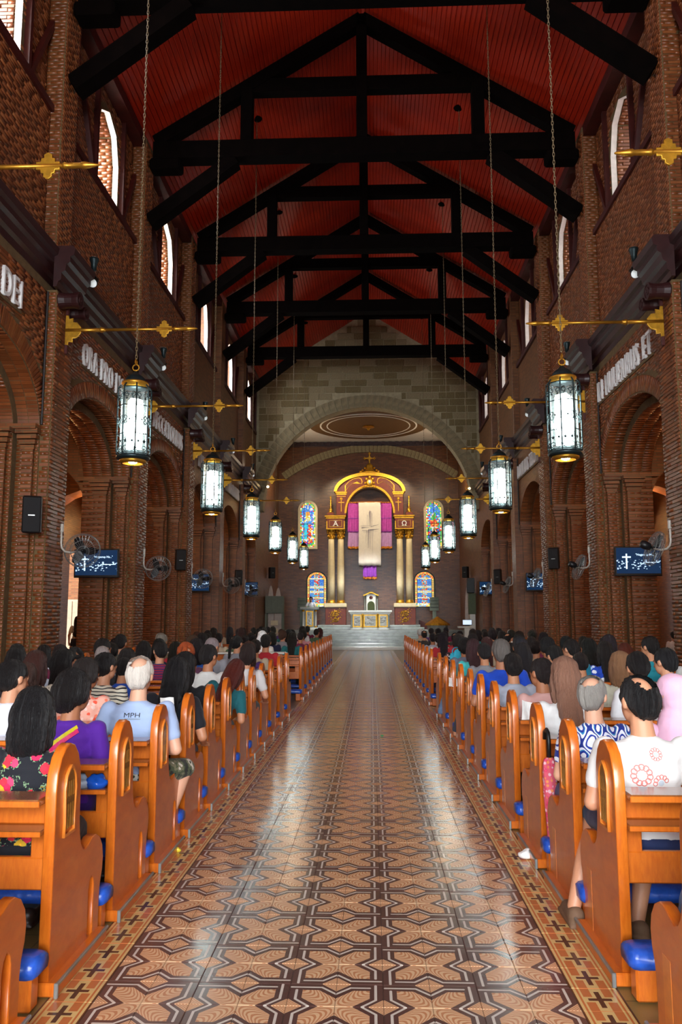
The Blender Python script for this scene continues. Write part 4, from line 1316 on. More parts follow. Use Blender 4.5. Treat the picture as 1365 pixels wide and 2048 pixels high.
def make_fan():
    t = thing('wall_fan', 'fan', 'fan')
    m_ = MB(); m_.sm = True
    m_.tube([(0, 0, .42), (0, .0, .1), (.02, 0, .03), (.08, 0, -.02), (.2, 0, -.03), (.34, 0, 0)], .018, 8); put('arm', m_, M['pipe'], t)
    b_ = MB(); b_.cbox(-.03, .012, -.04, .04, .30, .44, .005); put('wall_mount', b_, M['pipe'], t)
    Rf = Matrix.Translation((.42, 0, .04)) @ Matrix.Rotation(-.5, 4, 'Z') @ Matrix.Rotation(PI / 2 + .35, 4, 'X')
    m_ = MB(); m_.sm = True; m_.lathe([(0, -.16), (.06, -.15), (.075, -.08), (.06, 0), (.02, .03), (.02, .1)], n=14, M=Rf); put('motor', m_, M['black'], t)
    m_ = MB()
    for R_, z in ((.30, .09), (.29, .05), (.29, .13), (.2, .15), (.2, .03), (.1, .155)): m_.torus(Rf @ Vector((0, 0, z)), R_, .005, 28, 4, Rf.to_3x3().to_4x4())
    for k in range(30):
        a = 2 * PI * k / 30; c, s_ = math.cos(a), math.sin(a)
        m_.tube([Rf @ Vector((c * .05, s_ * .05, .158)), Rf @ Vector((c * .2, s_ * .2, .15)), Rf @ Vector((c * .29, s_ * .29, .12)), Rf @ Vector((c * .30, s_ * .30, .09)), Rf @ Vector((c * .29, s_ * .29, .05)), Rf @ Vector((c * .06, s_ * .06, .02))], .0022, 4)
    put('guard', m_, M['grey'], t)
    for k in range(3):
        a = 2 * PI * k / 3; m_ = MB(); pts = []
        for i in range(5):
            u = i / 4; r_ = .04 + .22 * u; w_ = .03 + .07 * math.sin(PI * min(1, u * .8 + .15))
            pts.append([Rf @ Vector((r_ * math.cos(a + d * w_ / r_ * .8), r_ * math.sin(a + d * w_ / r_ * .8), .09 + d * .02)) for d in (-1, 1)])
        m_.add([p for q_ in pts for p in q_], [(2 * i, 2 * i + 1, 2 * i + 3, 2 * i + 2) for i in range(4)])
        put('blade', m_, M['black'], t)
    return t
fan0 = make_fan(); first = True
for s in (-1, 1):
    for k in range(1, 6):
        t = fan0 if first else dup(fan0)
        first = False
        t.location = (s * 5.06, YP0 + BAY * k + .28, 2.72)
        t.rotation_euler = (0, 0, 1.0 if s < 0 else PI - 1.0)
        tag(t, 'wall fan with wire guard on the %s pier of the %s wall' % (ORD[k - 1], SIDE[s]), 'fan', 'wall fans on the nave piers')
q = N('screen_picture')
v = q.coord()
sx = q.n('ShaderNodeSeparateXYZ'); q.t.links.new(v, sx.inputs[0])
vo = q.n('ShaderNodeTexVoronoi'); vo.inputs['Scale'].default_value = 15; q.t.links.new(q.map(v, (1, 1, 1.7)), vo.inputs['Vector'])
spots_ = q.m('LESS_THAN', vo.outputs['Distance'], .34)
big = q.m('GREATER_THAN', q.noise(7, 2, v), .48)
band = q.m('MULTIPLY', q.m('LESS_THAN', sx.outputs[2], .04), q.m('GREATER_THAN', sx.outputs[2], -.17))
fall = q.m('GREATER_THAN', q.m('ADD', q.m('MULTIPLY', sx.outputs[0], -.5), q.noise(5, 1, v)), .42)
on = q.m('MULTIPLY', q.m('MULTIPLY', spots_, band), q.m('MAXIMUM', q.m('MULTIPLY', fall, 1.0), big))
colr = q.mix(on, srgb(3, 36, 66), (.55, .75, 1, 1))
q.set(Base_Color=(0.01, .01, .02, 1), Emission_Color=colr, Emission_Strength=1.25, Roughness=.15)
M['screen'] = q.mat
M['scrw'] = emit('screen_white', (.5, .78, 1, 1), 1.6)
def make_tv():
    t = thing('television', 'tv', 'television')
    b_ = MB(); b_.cbox(-.49, .49, -.03, .05, -.31, .31, .012); put('housing', b_, M['black'], t)
    b_ = MB(); b_.box(-.46, .46, -.034, -.028, -.255, .285); sc_ = put('screen', b_, M['screen'], t)
    b_ = MB(); b_.box(-.265, -.235, -.037, -.033, -.16, .16); b_.box(-.34, -.16, -.037, -.033, .075, .105); put('cross_image', b_, M['scrw'], sc_)
    tm = xform(text_mesh('"Nagpanap Na..."', .062, .002), AX_XZ); put('caption', tm, M['scrw'], sc_, (-.06, -.036, .12))
    b_ = MB(); b_.box(.10, .43, -.037, -.033, -.03, -.018); put('caption', b_, M['scrw'], sc_)
    b_ = MB(); b_.cbox(-.15, .15, .05, .12, -.1, .1, .01); put('wall_mount', b_, M['iron'], t)
    return t
tv0 = make_tv(); first = True
for s in (-1, 1):
    for k in (1, 3, 5):
        t = tv0 if first else dup(tv0)
        first = False
        ye = PIL[3 + k] + 2.56 + HW2 if k < 5 else 36.4
        t.location = (s * (5.80 if k < 5 else 5.5), ye - .22, 2.76 if k < 5 else 2.9); t.rotation_euler = (.05, 0, 0)
        tag(t, 'wall-mounted television with a lit cross picture, %s from the camera on the %s' % ({1: 'nearest', 3: 'second', 5: 'third'}[k], SIDE[s]), 'television', 'televisions on the nave piers')
# ================================================================== SANCTUARY
ZP = .96
ap_ = thing('altar_steps', 'grey marble steps rising to the altar platform', 'steps', (0, 40.0, 0))
for k in range(6):
    m_ = MB(); y0 = .0 + .36 * k; wd = 5.05
    m_.cbox(-wd, wd, y0, 5.8, .16 * k, .16 * (k + 1), .012)
    put('step', m_, M['marblew'] if k == 0 else M['marble'], ap_)
m_ = MB(); m_.cbox(-3.05, 3.05, 4.1, 5.95, ZP, ZP + .12, .012); put('step', m_, M['marble'], ap_)
m_ = MB(); m_.cbox(-2.85, 2.85, 4.6, 5.95, ZP + .12, ZP + .24, .012); put('step', m_, M['marble'], ap_)
for s in (-1, 1):
    m_ = MB(); m_.prism([(2.85 * s, ZP + .0), (5.2 * s, ZP - .5), (5.2 * s, ZP - .42), (2.85 * s, ZP + .5)], 5.6, 5.9, 'xz'); put('side_ramp', m_, M['wine'], ap_, fix=True)

# altar table
t = thing('altar_table', 'marble altar table with gilt panels on the platform', 'altar', (.08, 43.0, ZP))
m_ = MB(); m_.cbox(-1.17, 1.17, -.05, .95, .92, 1.03, .015); m_.cbox(-1.1, 1.1, 0, .9, .84, .92, .01); put('table_top', m_, M['marblew'], t)
m_ = MB(); m_.cbox(-1.0, 1.0, .08, .82, 0, .85, .01); put('body', m_, M['marblew'], t)
m_ = MB(); m_.cbox(-1.04, 1.04, .03, .85, 0, .1, .01); put('plinth', m_, M['marblew'], t)
for x in (-1.0, -.40, .40, 1.0):
    m_ = MB(); m_.sm = True; m_.lathe([(.06, .1), (.06, .16), (.045, .19), (.042, .7), (.06, .74), (.065, .84)], n=12); put('colonnette', m_, M['gold'] if abs(x) < .5 else M['marble'], t, (x, .02, 0))
for x, w_ in ((-.7, .24), (0, .36), (.7, .24)):
    m_ = MB(); m_.cbox(x - w_, x + w_, .03, .08, .13, .80, .008); f_ = put('frame', m_, M['gold'], t)
    m_ = MB(); m_.cbox(x - w_ + .06, x + w_ - .06, .01, .05, .19, .74, .008)
    put('relief', m_, M['silver'], f_)
    m_ = MB()
    rr = random.Random(int(x * 10) + 5)
    for i in range(9): m_.sphere((x + rr.uniform(-w_ + .12, w_ - .12), .008, rr.uniform(.27, .66)), (rr.uniform(.04, .1), .025, rr.uniform(.03, .09)), 8, 6)
    m_.sm = True; put('relief', m_, M['silver'], f_)
# sanctuary chair
t = thing('celebrant_chair', 'high-backed white and gilt chair with green upholstery behind the altar', 'chair', (.13, 44.2, ZP + .12))
pts = [(-.42, 1.72)] + [(-.42 + .84 * i / 12, 1.78 + .15 * math.sin(PI * i / 12) ** 2) for i in range(13)] + [(.42, 1.72)]
m_ = MB()
for i in range(12):
    a, b_ = pts[1 + i], pts[2 + i]
    m_.add([(a[0], -.05, a[1] - .07), (b_[0], -.05, b_[1] - .07), (b_[0], -.05, b_[1]), (a[0], -.05, a[1]), (a[0], .25, a[1] - .07), (b_[0], .25, b_[1] - .07), (b_[0], .25, b_[1]), (a[0], .25, a[1])], [(0, 1, 2, 3), (7, 6, 5, 4), (3, 2, 6, 7), (0, 4, 5, 1), (0, 3, 7, 4), (1, 5, 6, 2)])
put('crest', m_, M['gold'], t, fix=True)
m_ = MB(); m_.cbox(-.27, .27, .03, .15, .4, 1.82, .02); put('backrest', m_, M['marblew'], t)
put('upholstery', xform(flat_shape([arch_pts(.2, .45, 1.2, 1.42, 12)], .05, .01), Matrix.Translation((0, .02, 0)) @ AX_XZ), M['green'], t)
m_ = MB(); m_.sm = True; m_.lathe([(.1, 0), (.1, .02), (0, .02)], n=16, axis='y'); put('emblem', m_, M['wine'], t, (0, .01, 1.62))
m_ = MB(); m_.cbox(-.3, .3, -.5, .1, .38, .48, .02); put('seat', m_, M['green'], t)
for s in (-1, 1):
    m_ = MB(); m_.sm = True; m_.lathe([(.06, 0), (.06, .1), (.045, .13), (.045, 1.6), (.065, 1.66), (.065, 1.74)], n=12); put('post', m_, M['marble'], t, (s * .34, .1, 0))
    m_ = MB(); m_.cbox(s * .26, s * .34, -.5, .1, .62, .68, .015); put('armrest', m_, M['gold'], t)
    m_ = MB(); m_.cbox(s * .26, s * .33, -.48, -.4, 0, .62, .01); put('leg', m_, M['marblew'], t)
# ambo
t = thing('lectern', 'marble and gilt lectern with a silver relief at the front of the platform', 'lectern', (-3.12, 42.25, ZP))
m_ = MB(); m_.cbox(-.5, .5, -.2, .3, 1.06, 1.2, .02); put('desk', m_, M['marble'], t)
m_ = MB(); m_.cbox(-.3, .3, -.05, .25, .1, 1.08, .01); put('body', m_, M['marble'], t)
m_ = MB(); m_.cbox(-.42, .42, -.16, .3, 0, .12, .01); put('base', m_, M['marblew'], t)
for s in (-1, 1):
    m_ = MB(); m_.sm = True; m_.lathe([(.065, .1), (.065, .2), (.045, .24), (.045, .9), (.065, .95), (.07, 1.06)], n=12); put('colonnette', m_, M['marblew'], t, (s * .33, -.07, 0))
    m_ = MB(); m_.sm = True; m_.lathe([(.068, .1), (.07, .2), (.05, .215)], n=12); m_.lathe([(.05, .93), (.07, .96), (.074, 1.05)], n=12); put('gilt_band', m_, M['gold'], t, (s * .33, -.07, 0))
m_ = MB(); m_.cbox(-.2, .2, -.08, -.04, .18, 1.0, .008); f_ = put('frame', m_, M['gold'], t)
m_ = MB(); m_.sm = False; m_.cbox(-.14, .14, -.095, -.07, .24, .94, .008)
for i in range(8): m_.sphere((random.uniform(-.08, .08), -.095, .3 + .08 * i), (.05, .02, .04), 8, 6)
put('relief', m_, M['silver'], f_)

# altarpiece
t = thing('altarpiece', 'tall altarpiece with paired cream columns and a red and gold arch', 'altarpiece', (.09, 45.2, ZP + .24))
z0 = ZP + .24
for s in (-1, 1):
    X = s * 1.95
    m_ = MB(); m_.cbox(X - .58, X + .58, -.35, .4, 0, .98, .012); p_ = put('pedestal', m_, M['redwood'], t)
    m_ = MB(); m_.sm = True
    rr = random.Random(3)
    def leaf(x, z, a, L):
        for i in range(4):
            u = i / 3
            m_.sphere((x + L * u * math.cos(a + u), -.36, z + L * u * math.sin(a + u)), (.06 - .03 * u, .03, .05 - .025 * u), 8, 5)
    for f in (-1, 1):
        for (zz, a) in ((.2, .3), (.2, 1.2), (.5, .2), (.5, .9), (.5, 1.5), (.75, .1), (.72, -.6), (.35, -.4)):
            leaf(X + f * .05, zz, a if f > 0 else PI - a, .34)
    put('carved_relief', m_, M['gold'], p_)
    m_ = MB(); m_.cbox(X - .64, X + .62, -.42, .42, .98, 1.20, .02); put('pedestal_slab', m_, M['cream'], t)
    for dx in (-.26, .28):
        x = X + dx
        m_ = MB(); m_.sm = True; m_.lathe([(.24, 1.20), (.24, 1.27), (.20, 1.30), (.22, 1.36), (.185, 1.40)], n=18); put('column_base', m_, M['gold'], t, (x, 0, 0))
        m_ = MB(); m_.sm = True; m_.lathe([(.20, 1.38), (.205, 2.4), (.195, 3.4), (.175, 4.4), (.165, 4.86)], n=20); put('column', m_, M['cream'], t, (x, 0, 0))
        m_ = MB(); m_.sm = True; m_.lathe([(.17, 4.84), (.19, 4.88), (.17, 4.92), (.185, 5.1), (.24, 5.3), (.27, 5.36), (.27, 5.4)], n=16)
        for lv, zz, r_ in ((0, 5.0, .19), (1, 5.18, .22)):
            for j in range(8):
                a = 2 * PI * (j + lv * .5) / 8; m_.sphere((r_ * math.cos(a), r_ * math.sin(a), zz), (.05, .05, .075), 8, 5)
        for sx_ in (-1, 1):
            for sy_ in (-1, 1): m_.sphere((sx_ * .2, sy_ * .2, 5.3), .07, 8, 5)
        put('capital', m_, M['gold'], t, (x, 0, 0))
    m_ = MB(); m_.cbox(X - .52, X + .52, -.34, .34, 5.4, 6.0, .012); en = put('entablature', m_, M['redwood'], t)
    m_ = MB(); m_.cbox(X - .62, X + .60, -.42, .40, 6.08, 6.18, .02); m_.cbox(X - .56, X + .55, -.37, .37, 5.98, 6.08, .015); m_.cbox(X - .54, X + .54, -.37, .36, 5.37, 5.44, .01)
    m_.cbox(X - .535, X - .46, -.36, -.3, 5.44, 5.85, .008); m_.cbox(X + .46, X + .535, -.36, -.3, 5.44, 5.85, .008); put('gilt_moulding', m_, M['gold'], en)
    m_ = MB()
    for a in ((-.36, .36, 5.52, 5.54), (-.36, .36, 5.88, 5.90), (-.36, -.34, 5.52, 5.9), (.34, .36, 5.52, 5.9)): m_.box(X + a[0], X + a[1], -.355, -.335, a[2], a[3])
    put('letter_frame', m_, M['gold'], en)
    me = text_mesh('A' if s < 0 else '\u03a9', .40, .03, 1.0, .004); xs = [v.co.x for v in me.vertices]; ys = [v.co.y for v in me.vertices]
    w_ = (max(xs) + min(xs)) / 2
    for v in me.vertices: v.co.x -= w_; v.co.y = (v.co.y - min(ys)) * .29 / (max(ys) - min(ys))
    lt = put('letter', xform(me, AX_XZ), M['white'], en, (X, -.36, 5.565))
    if s < 0:
        m_ = MB(); m_.box(-.17, -.07, -.375, -.345, 5.565, 5.585); m_.box(.07, .17, -.375, -.345, 5.565, 5.585); m_.box(-.1, .1, -.37, -.35, 5.845, 5.86); put('serif', m_, M['white'], en, (X, 0, 0))
    # upper pier with dagger cross
    XI = s * 1.63
    m_ = MB(); m_.cbox(XI - .28, XI + .28, -.3, .3, 6.18, 7.45, .012); up = put('upper_pier', m_, M['redwood'], t)
    m_ = MB(); m_.cbox(XI - .34, XI + .34, -.36, .34, 7.45, 7.55, .015); m_.cbox(XI - .3, XI + .3, -.33, .32, 7.36, 7.45, .01); put('gilt_moulding', m_, M['gold'], up)
    m_ = MB(); m_.box(XI - .02, XI + .02, -.33, -.30, 6.4, 7.05); m_.box(XI - .17, XI + .17, -.33, -.30, 6.9, 6.95); m_.box(XI - .26, XI + .26, -.33, -.30, 7.26, 7.29); m_.sphere((XI, -.31, 7.13), (.09, .04, .09), 8, 6); put('dagger_cross', m_, M['gold'], up)
    # finial
    XO = s * 2.25
    m_ = MB(); m_.cbox(XO - .2, XO + .2, -.2, .2, 6.18, 6.36, .01); fi = put('finial_block', m_, M['redwood'], t)
    m_ = MB(); m_.sm = True; m_.lathe([(.16, 6.36), (.18, 6.39), (.08, 6.42), (.12, 6.5), (.12, 6.56), (.04, 6.62), (.12, 6.64), (.03, 6.68), (.05, 6.8), (.03, 6.85), (.05, 6.95), (.025, 7.0), (.045, 7.1), (.02, 7.15), (.055, 7.24), (.05, 7.32), (.0, 7.36)], n=12); put('finial', m_, M['gold'], fi, (XO, 0, 0))
# arched pediment: red band between gold mouldings
def band(r0, r1, zc, h, y0, y1, n=28):
    m_ = MB(); rs = []
    for i in range(n + 1):
        a = -h + 2 * h * i / n; s_, c = math.sin(a), math.cos(a)
        rs.append([(r0 * s_, y0, zc + r0 * c), (r1 * s_, y0, zc + r1 * c), (r1 * s_, y1, zc + r1 * c), (r0 * s_, y1, zc + r0 * c)])
    m_.rings(rs); return m_
def arch_band(w0, zs, zt0, w1, zs1, zt1, y0, y1, n=30):
    m_ = MB(); rs = []
    for i in range(n + 1):
        a = PI * i / n; c, s_ = math.cos(a), math.sin(a)
        p0 = (w0 * c, zs + (zt0 - zs) * s_); p1 = (w1 * c, zs1 + (zt1 - zs1) * s_)
        rs.append([(p0[0], y0, p0[1]), (p1[0], y0, p1[1]), (p1[0], y1, p1[1]), (p0[0], y1, p0[1])])
    m_.rings(rs); return m_
put('pediment', arch_band(1.34, 6.3, 7.85, 1.90, 7.5, 8.55, -.26, .26), M['redwood'], t, fix=True)
put('arch_moulding', arch_band(1.33, 6.3, 7.80, 1.44, 6.3, 7.93, -.32, .28), M['gold'], t, fix=True)
put('cornice_moulding', arch_band(1.86, 7.52, 8.46, 2.04, 7.55, 8.66, -.40, .30), M['gold'], t, fix=True)
for s in (-1, 1):
    o1 = [(s * (.45), 7.98), (s * .72, 8.12), (s * 1.0, 8.02), (s * 1.25, 7.8), (s * 1.42, 7.5), (s * 1.42, 7.9), (s * 1.2, 8.15), (s * .9, 8.33), (s * .6, 8.38), (s * .45, 8.3), (s * .4, 8.12)]
    c0 = (sum(p[0] for p in o1) / len(o1), sum(p[1] for p in o1) / len(o1))
    o2 = [(c0[0] + (a - c0[0]) * .9, c0[1] + (b_ - c0[1]) * .86) for a, b_ in o1]
    put('panel_outline', xform(flat_shape([o1, o2], .03, .004), Matrix.Translation((0, -.27, 0)) @ AX_XZ), M['gold'], t)
m_ = MB(); m_.sm = True; m_.sphere((0, -.33, 8.08), (.19, .08, .25), 12, 8)
for f in (-1, 1):
    for (x, z, r) in ((.2, 7.86, .09), (.33, 7.80, .07), (.25, 8.05, .08), (.18, 8.28, .08), (.44, 7.78, .05)): m_.sphere((f * x, -.31, z), (r, .05, r), 8, 6)
m_.sphere((0, -.33, 8.38), (.1, .06, .08), 8, 6); put('cartouche', m_, M['gold'], t)
m_ = MB(); m_.sm = True; m_.sphere((0, -.40, 8.1), (.09, .05, .14), 10, 6); put('cameo', m_, M['silver'], t)
m_ = MB(); m_.sm = True
m_.lathe([(.52, 8.63), (.5, 8.7), (.36, 8.75), (.25, 8.85), (.2, 9.0), (.22, 9.08), (.12, 9.2), (.06, 9.25)], n=16)
for f in (-1, 1):
    for (x, z, r) in ((.5, 8.72, .1), (.4, 8.82, .07), (.27, 8.95, .07)): m_.sphere((f * x, -.1, z), (r, .1, r), 10, 6)
put('crest', m_, M['gold'], t)
m_ = MB(); m_.cbox(-.035, .035, -.03, .03, 9.2, 9.83, .008); m_.cbox(-.27, .27, -.03, .03, 9.5, 9.57, .008)
for (x, z) in ((-.28, 9.535), (.28, 9.535), (0, 9.82)):
    for (dx, dz) in ((0, .05), (.05, 0), (-.05, 0), (0, -.05)): m_.sphere((x + dx, 0, z + dz), (.04, .03, .04), 8, 5)
m_.torus((0, 0, 9.535), .1, .015, 16, 5, Matrix.Rotation(PI / 2, 4, 'X')); put('cross', m_, M['gold'], t)

# hangings
def cloth(x0, x1, z0, z1, y, amp, waves, n=40, mrows=14, ph=0.0):
    m_ = MB(); m_.sm = True; rows_ = []
    for j in range(mrows + 1):
        v = j / mrows; z = z1 + (z0 - z1) * v
        rows_.append([(x0 + (x1 - x0) * i / n + .01 * math.sin(v * 5 + i), y + amp * (.4 + .6 * v) * math.sin(waves * 2 * PI * i / n + ph + v * .6), z + .015 * math.sin(i * .5)) for i in range(n + 1)])
    vs = [p for r in rows_ for p in r]; fs = []
    W1 = n + 1
    for j in range(mrows):
        for i in range(n): fs.append((j * W1 + i, j * W1 + i + 1, (j + 1) * W1 + i + 1, (j + 1) * W1 + i))
    m_.add(vs, fs)
    return m_
def thick(o, th=.012):
    md = o.modifiers.new('thickness', 'SOLIDIFY'); md.thickness = th; return o
t = thing('purple_veil', 'magenta and purple veil with gold fringe hanging behind the white banner', 'hanging', (0, 45.0, 0))
for a, b_ in ((-1.17, -.35), (.55, 1.34)):
    thick(put('drape', cloth(a, b_, 6.42, 8.12, 0, .03, 5), M['magenta'], t))
    thick(put('lower_drape', cloth(a, b_, 5.56, 6.50, .03, .03, 5, ph=1), M['lilac'], t))
    thick(put('fringe', cloth(a, b_, 5.48, 5.60, .0, .03, 9), M['fringe'], t), .02)
    m_ = MB()
    for zz in (6.45, 7.2):
        for k in range(5): m_.box(a + (b_ - a) * k / 5, a + (b_ - a) * (k + .9) / 5, -.05, -.04, zz, zz + .035)
    put('ribbon', m_, M['purple'], t)
thick(put('drape', cloth(-.40, .60, 6.4, 8.1, .02, .02, 5), M['magenta'], t))
m_ = MB(); m_.tube([(-1.2, -.02, 8.16), (1.38, -.02, 8.16)], .03, 8); put('rod', m_, M['wine'], t)
m_ = MB()
for k in range(26): m_.sphere((-1.15 + k * .1, -.05, 8.12), (.045, .03, .045), 6, 4)
put('swag', m_, M['fringe'], t)
t = thing('purple_pennant', 'short purple cloth with gold fringe below the white banner', 'hanging', (0, 44.95, 0))
thick(put('cloth', cloth(-.31, .45, 3.86, 4.62, 0, .035, 4), M['purple'], t)); thick(put('fringe', cloth(-.31, .45, 3.76, 3.88, 0, .035, 9), M['fringe'], t), .02)
t = thing('white_banner', 'long white banner with a brush-stroke cross over the altar', 'banner', (0, 44.86, 0))
thick(put('cloth', cloth(-.55, .71, 4.5, 8.12, 0, .02, 2.2, 50), M['linen'], t))
ink = plain('purple_ink', srgb(76, 70, 104), .8)
m_ = MB()
for (x0, z0_, x1, z1_, w_) in ((.09, 7.62, .09, 6.72, .035), (.05, 7.55, .0, 6.75, .012), (.15, 7.6, .16, 6.7, .02), (.22, 7.5, .22, 6.8, .014), (-.04, 7.4, -.08, 6.7, .012), (-.38, 6.66, .03, 6.68, .03), (-.42, 6.76, .55, 6.80, .012), (.14, 6.70, .6, 6.84, .02), (.02, 6.56, .02, 5.5, .035), (.10, 6.5, .13, 5.42, .02), (-.1, 6.5, -.16, 5.75, .014), (.2, 6.45, .25, 5.2, .012), (-.04, 6.5, -.05, 5.5, .016), (.06, 6.54, .60, 6.58, .035), (-.34, 6.50, .5, 6.46, .014), (-.3, 6.42, .1, 6.40, .010), (.28, 6.5, .26, 6.0, .01)):
    d = Vector((x1 - x0, 0, z1_ - z0_)); n_ = Vector((-d.z, 0, d.x)).normalized() * w_ / 2
    m_.add([(x0 - n_.x, -.032, z0_ - n_.z), (x0 + n_.x, -.032, z0_ + n_.z), (x1 + n_.x * .3, -.032, z1_ + n_.z * .3), (x1 - n_.x * .3, -.032, z1_ - n_.z * .3)], [(0, 1, 2, 3)])
put('brush_cross', m_, ink, t)
m_ = MB(); m_.tube([(-.6, 0, 8.13), (.76, 0, 8.13)], .022, 8); put('rod', m_, M['fringe'], t)

# stained glass
q = N('stained_glass')
at = q.n('ShaderNodeAttribute', attribute_name='pane').outputs['Color']
q.set(Base_Color=at, Roughness=.15, Emission_Color=at, Emission_Strength=.95)
M['stain'] = q.mat
GC = dict(g=(.10, .55, .12), y=(1, .75, .12), r=(.85, .06, .03), b=(.05, .22, .85), s=(.12, .40, .85), w=(.82, .90, .84), c=(.05, .65, .85), v=(.25, .12, .6), o=(.95, .38, .08), k=(.02, .05, .12), t=(.50, .34, .10))
def panes(cells, nm):
    """cells: (outline, colour key) in XZ; each pane is its own little plate with a lead gap"""
    me = bpy.data.meshes.new(nm); vs = []; fs = []; cs = []
    for o_, ck in cells:
        cx = sum(p[0] for p in o_) / len(o_); cz = sum(p[1] for p in o_) / len(o_)
        o2 = []
        for x, z in o_:
            d = math.hypot(x - cx, z - cz); k_ = max(.5, (d - .013) / d) if d > 0 else 1
            o2.append((cx + (x - cx) * k_, cz + (z - cz) * k_))
        b0 = len(vs); n = len(o2); dj = random.uniform(0, .006)
        vs += [(x, -.012 - dj, z) for x, z in o2] + [(x, .02, z) for x, z in o2]
        fs.append(tuple(range(b0, b0 + n))); cs.append(ck)
        for j in range(n): fs.append((b0 + j, b0 + n + j, b0 + n + (j + 1) % n, b0 + (j + 1) % n)); cs.append(ck)
    me.from_pydata(vs, [], fs)
    ca = me.color_attributes.new('pane', 'FLOAT_COLOR', 'CORNER'); flat = []
    for p, ck in zip(me.polygons, cs):
        c = GC[ck]; j = 1
        for _ in p.loop_indices: flat += [c[0] * j, c[1] * j, c[2] * j, 1]
    ca.data.foreach_set('color', flat); me.update()
    return me
def grid_cells(x0, x1, z0, z1, nx, nz, jit, colour, clip=None):
    P = [[(x0 + (x1 - x0) * i / nx + (random.uniform(-jit, jit) if 0 < i < nx else 0), z0 + (z1 - z0) * j / nz + (random.uniform(-jit, jit) if 0 < j < nz else 0)) for i in range(nx + 1)] for j in range(nz + 1)]
    out = []
    for j in range(nz):
        for i in range(nx):
            q_ = [P[j][i], P[j][i + 1], P[j + 1][i + 1], P[j + 1][i]]
            cx = sum(p[0] for p in q_) / 4; cz = sum(p[1] for p in q_) / 4
            if clip and not clip(cx, cz): continue
            out.append((q_, colour(cx, cz)))
    return out
def frame_mesh(w, z0, zs, zt, b, d):
    return xform(flat_shape([arch_pts(w + b, z0 - b, zs, zt + b, 20), arch_pts(w, z0, zs, zt, 20)], d, .008), AX_XZ)
def inside_arch(w, z0, zs, zt, m_=0):
    def f(x, z):
        if z < z0 + m_ or abs(x) > w - m_: return False
        return z < zs or (x / (w - m_)) ** 2 + ((z - zs) / (zt - zs - m_)) ** 2 < 1
    return f
for j, (s, xc) in enumerate(((-1, -3.53), (1, 3.80))):
    # tall figure window
    w, z0, zs, zt = .44, 5.68, 7.83, 8.27
    wd = put('window_%d' % (2 * j + 1), frame_mesh(w, z0, zs, zt, .13, .16), M['cream'], None, (xc, YA - .06, 0)); tag(wd, kind='structure')
    m_ = MB(); m_.prism(arch_pts(w + .02, z0 - .02, zs, zt + .02, 16), .03, .05, 'xz'); put('lead_backing', m_, M['black'], wd, fix=True)
    ins = inside_arch(w, z0, zs, zt); inn = inside_arch(w, z0, zs, zt, .11)
    rr = random.Random(11 + j)
    def colour(x, z):
        if not inn(x, z): return rr.choice('gygyrgyw')
        u, v = x / .33, (z - z0) / (zt - z0)
        if s < 0:
            if abs(u) < .3 and .72 < v < .80: return 'o'
            if abs(u) < .34 and .60 < v < .72: return rr.choice('yyw')
            if -.7 < u < -.02 and .18 < v < .52: return 'c' if rr.random() > .12 else 's'
            if .1 < u < .8 and .1 < v < .5: return rr.choice('rwrvyo')
            if v < .12: return rr.choice('gvrb')
            if v > .82: return rr.choice('bsw')
            return rr.choice('bsswrwy' if v < .6 else 'bbsswv')
        if abs(u) < .3 and .60 < v < .72: return rr.choice('ggt')
        if .44 < v < .58 and abs(u) < .7: return rr.choice('rro')
        if abs(u) < .28 and .16 < v < .44: return rr.choice('wwt')
        if abs(u) >= .28 and v < .42: return rr.choice('bkrsgv')
        return rr.choice('bbsbwg' if v > .7 else 'bsrgw')
    cells = grid_cells(-w, w, z0, zt, 11, 34, .018, colour, ins)
    tag(put('pane', panes(cells, 'pane'), M['stain'], wd), kind='stuff')
    m_ = MB()
    for zz in (6.3, 7.0): m_.box(-w, w, -.035, -.02, zz, zz + .025)
    m_.box(-.008, .008, -.03, -.02, z0, zt); put('glazing_bar', m_, M['black'], wd)
    # lower banded window
    xc2 = xc + (.53 if s < 0 else -.60)
    w, z0, zs, zt = .56, 2.22, 3.72, 4.22
    wd = put('window_%d' % (2 * j + 2), frame_mesh(w, z0, zs, zt, .05, .12), M['iron'], None, (xc2, YA - .05, 0)); tag(wd, kind='structure')
    m_ = MB(); m_.prism(arch_pts(w + .02, z0 - .02, zs, zt + .02, 16), .03, .05, 'xz'); put('lead_backing', m_, M['black'], wd, fix=True)
    cells = []
    for sx_ in (-1, 1):
        n_ = 12
        for k in range(n_):
            za, zb = z0 + .2 + (zs - z0 - .2) * k / n_, z0 + .2 + (zs - z0 - .2) * (k + 1) / n_
            xa, xb = sx_ * (w - .01), sx_ * (w - .15)
            ck = 'r' if k % 3 != 2 else 'y'
            cells.append(([(xa, za), (xb, za), (xb, zb), (xa, zb)], 't')); xm, zm = (xa + xb) / 2, (za + zb) / 2
            cells.append(([(xm + .055 * math.cos(a), zm + .055 * math.sin(a)) for a in [2 * PI * i / 6 for i in range(6)]], ck))
    for k in range(14):
        a0, a1 = PI * k / 14, PI * (k + 1) / 14
        f0 = lambda a, d: ((w - .01 - d) * math.cos(a), zs + (zt - zs - .01 - d) * math.sin(a))
        cells.append(([f0(a0, 0), f0(a1, 0), f0(a1, .13), f0(a0, .13)], 't' if k % 3 == 0 else 'o'))
        am = (a0 + a1) / 2; p_ = f0(am, .065)
        cells.append(([(p_[0] + .05 * math.cos(a), p_[1] + .05 * math.sin(a)) for a in [2 * PI * i / 6 for i in range(6)]], 'r' if k % 3 else 'y'))
    ins2 = inside_arch(w - .16, z0, zs, zt - .16)
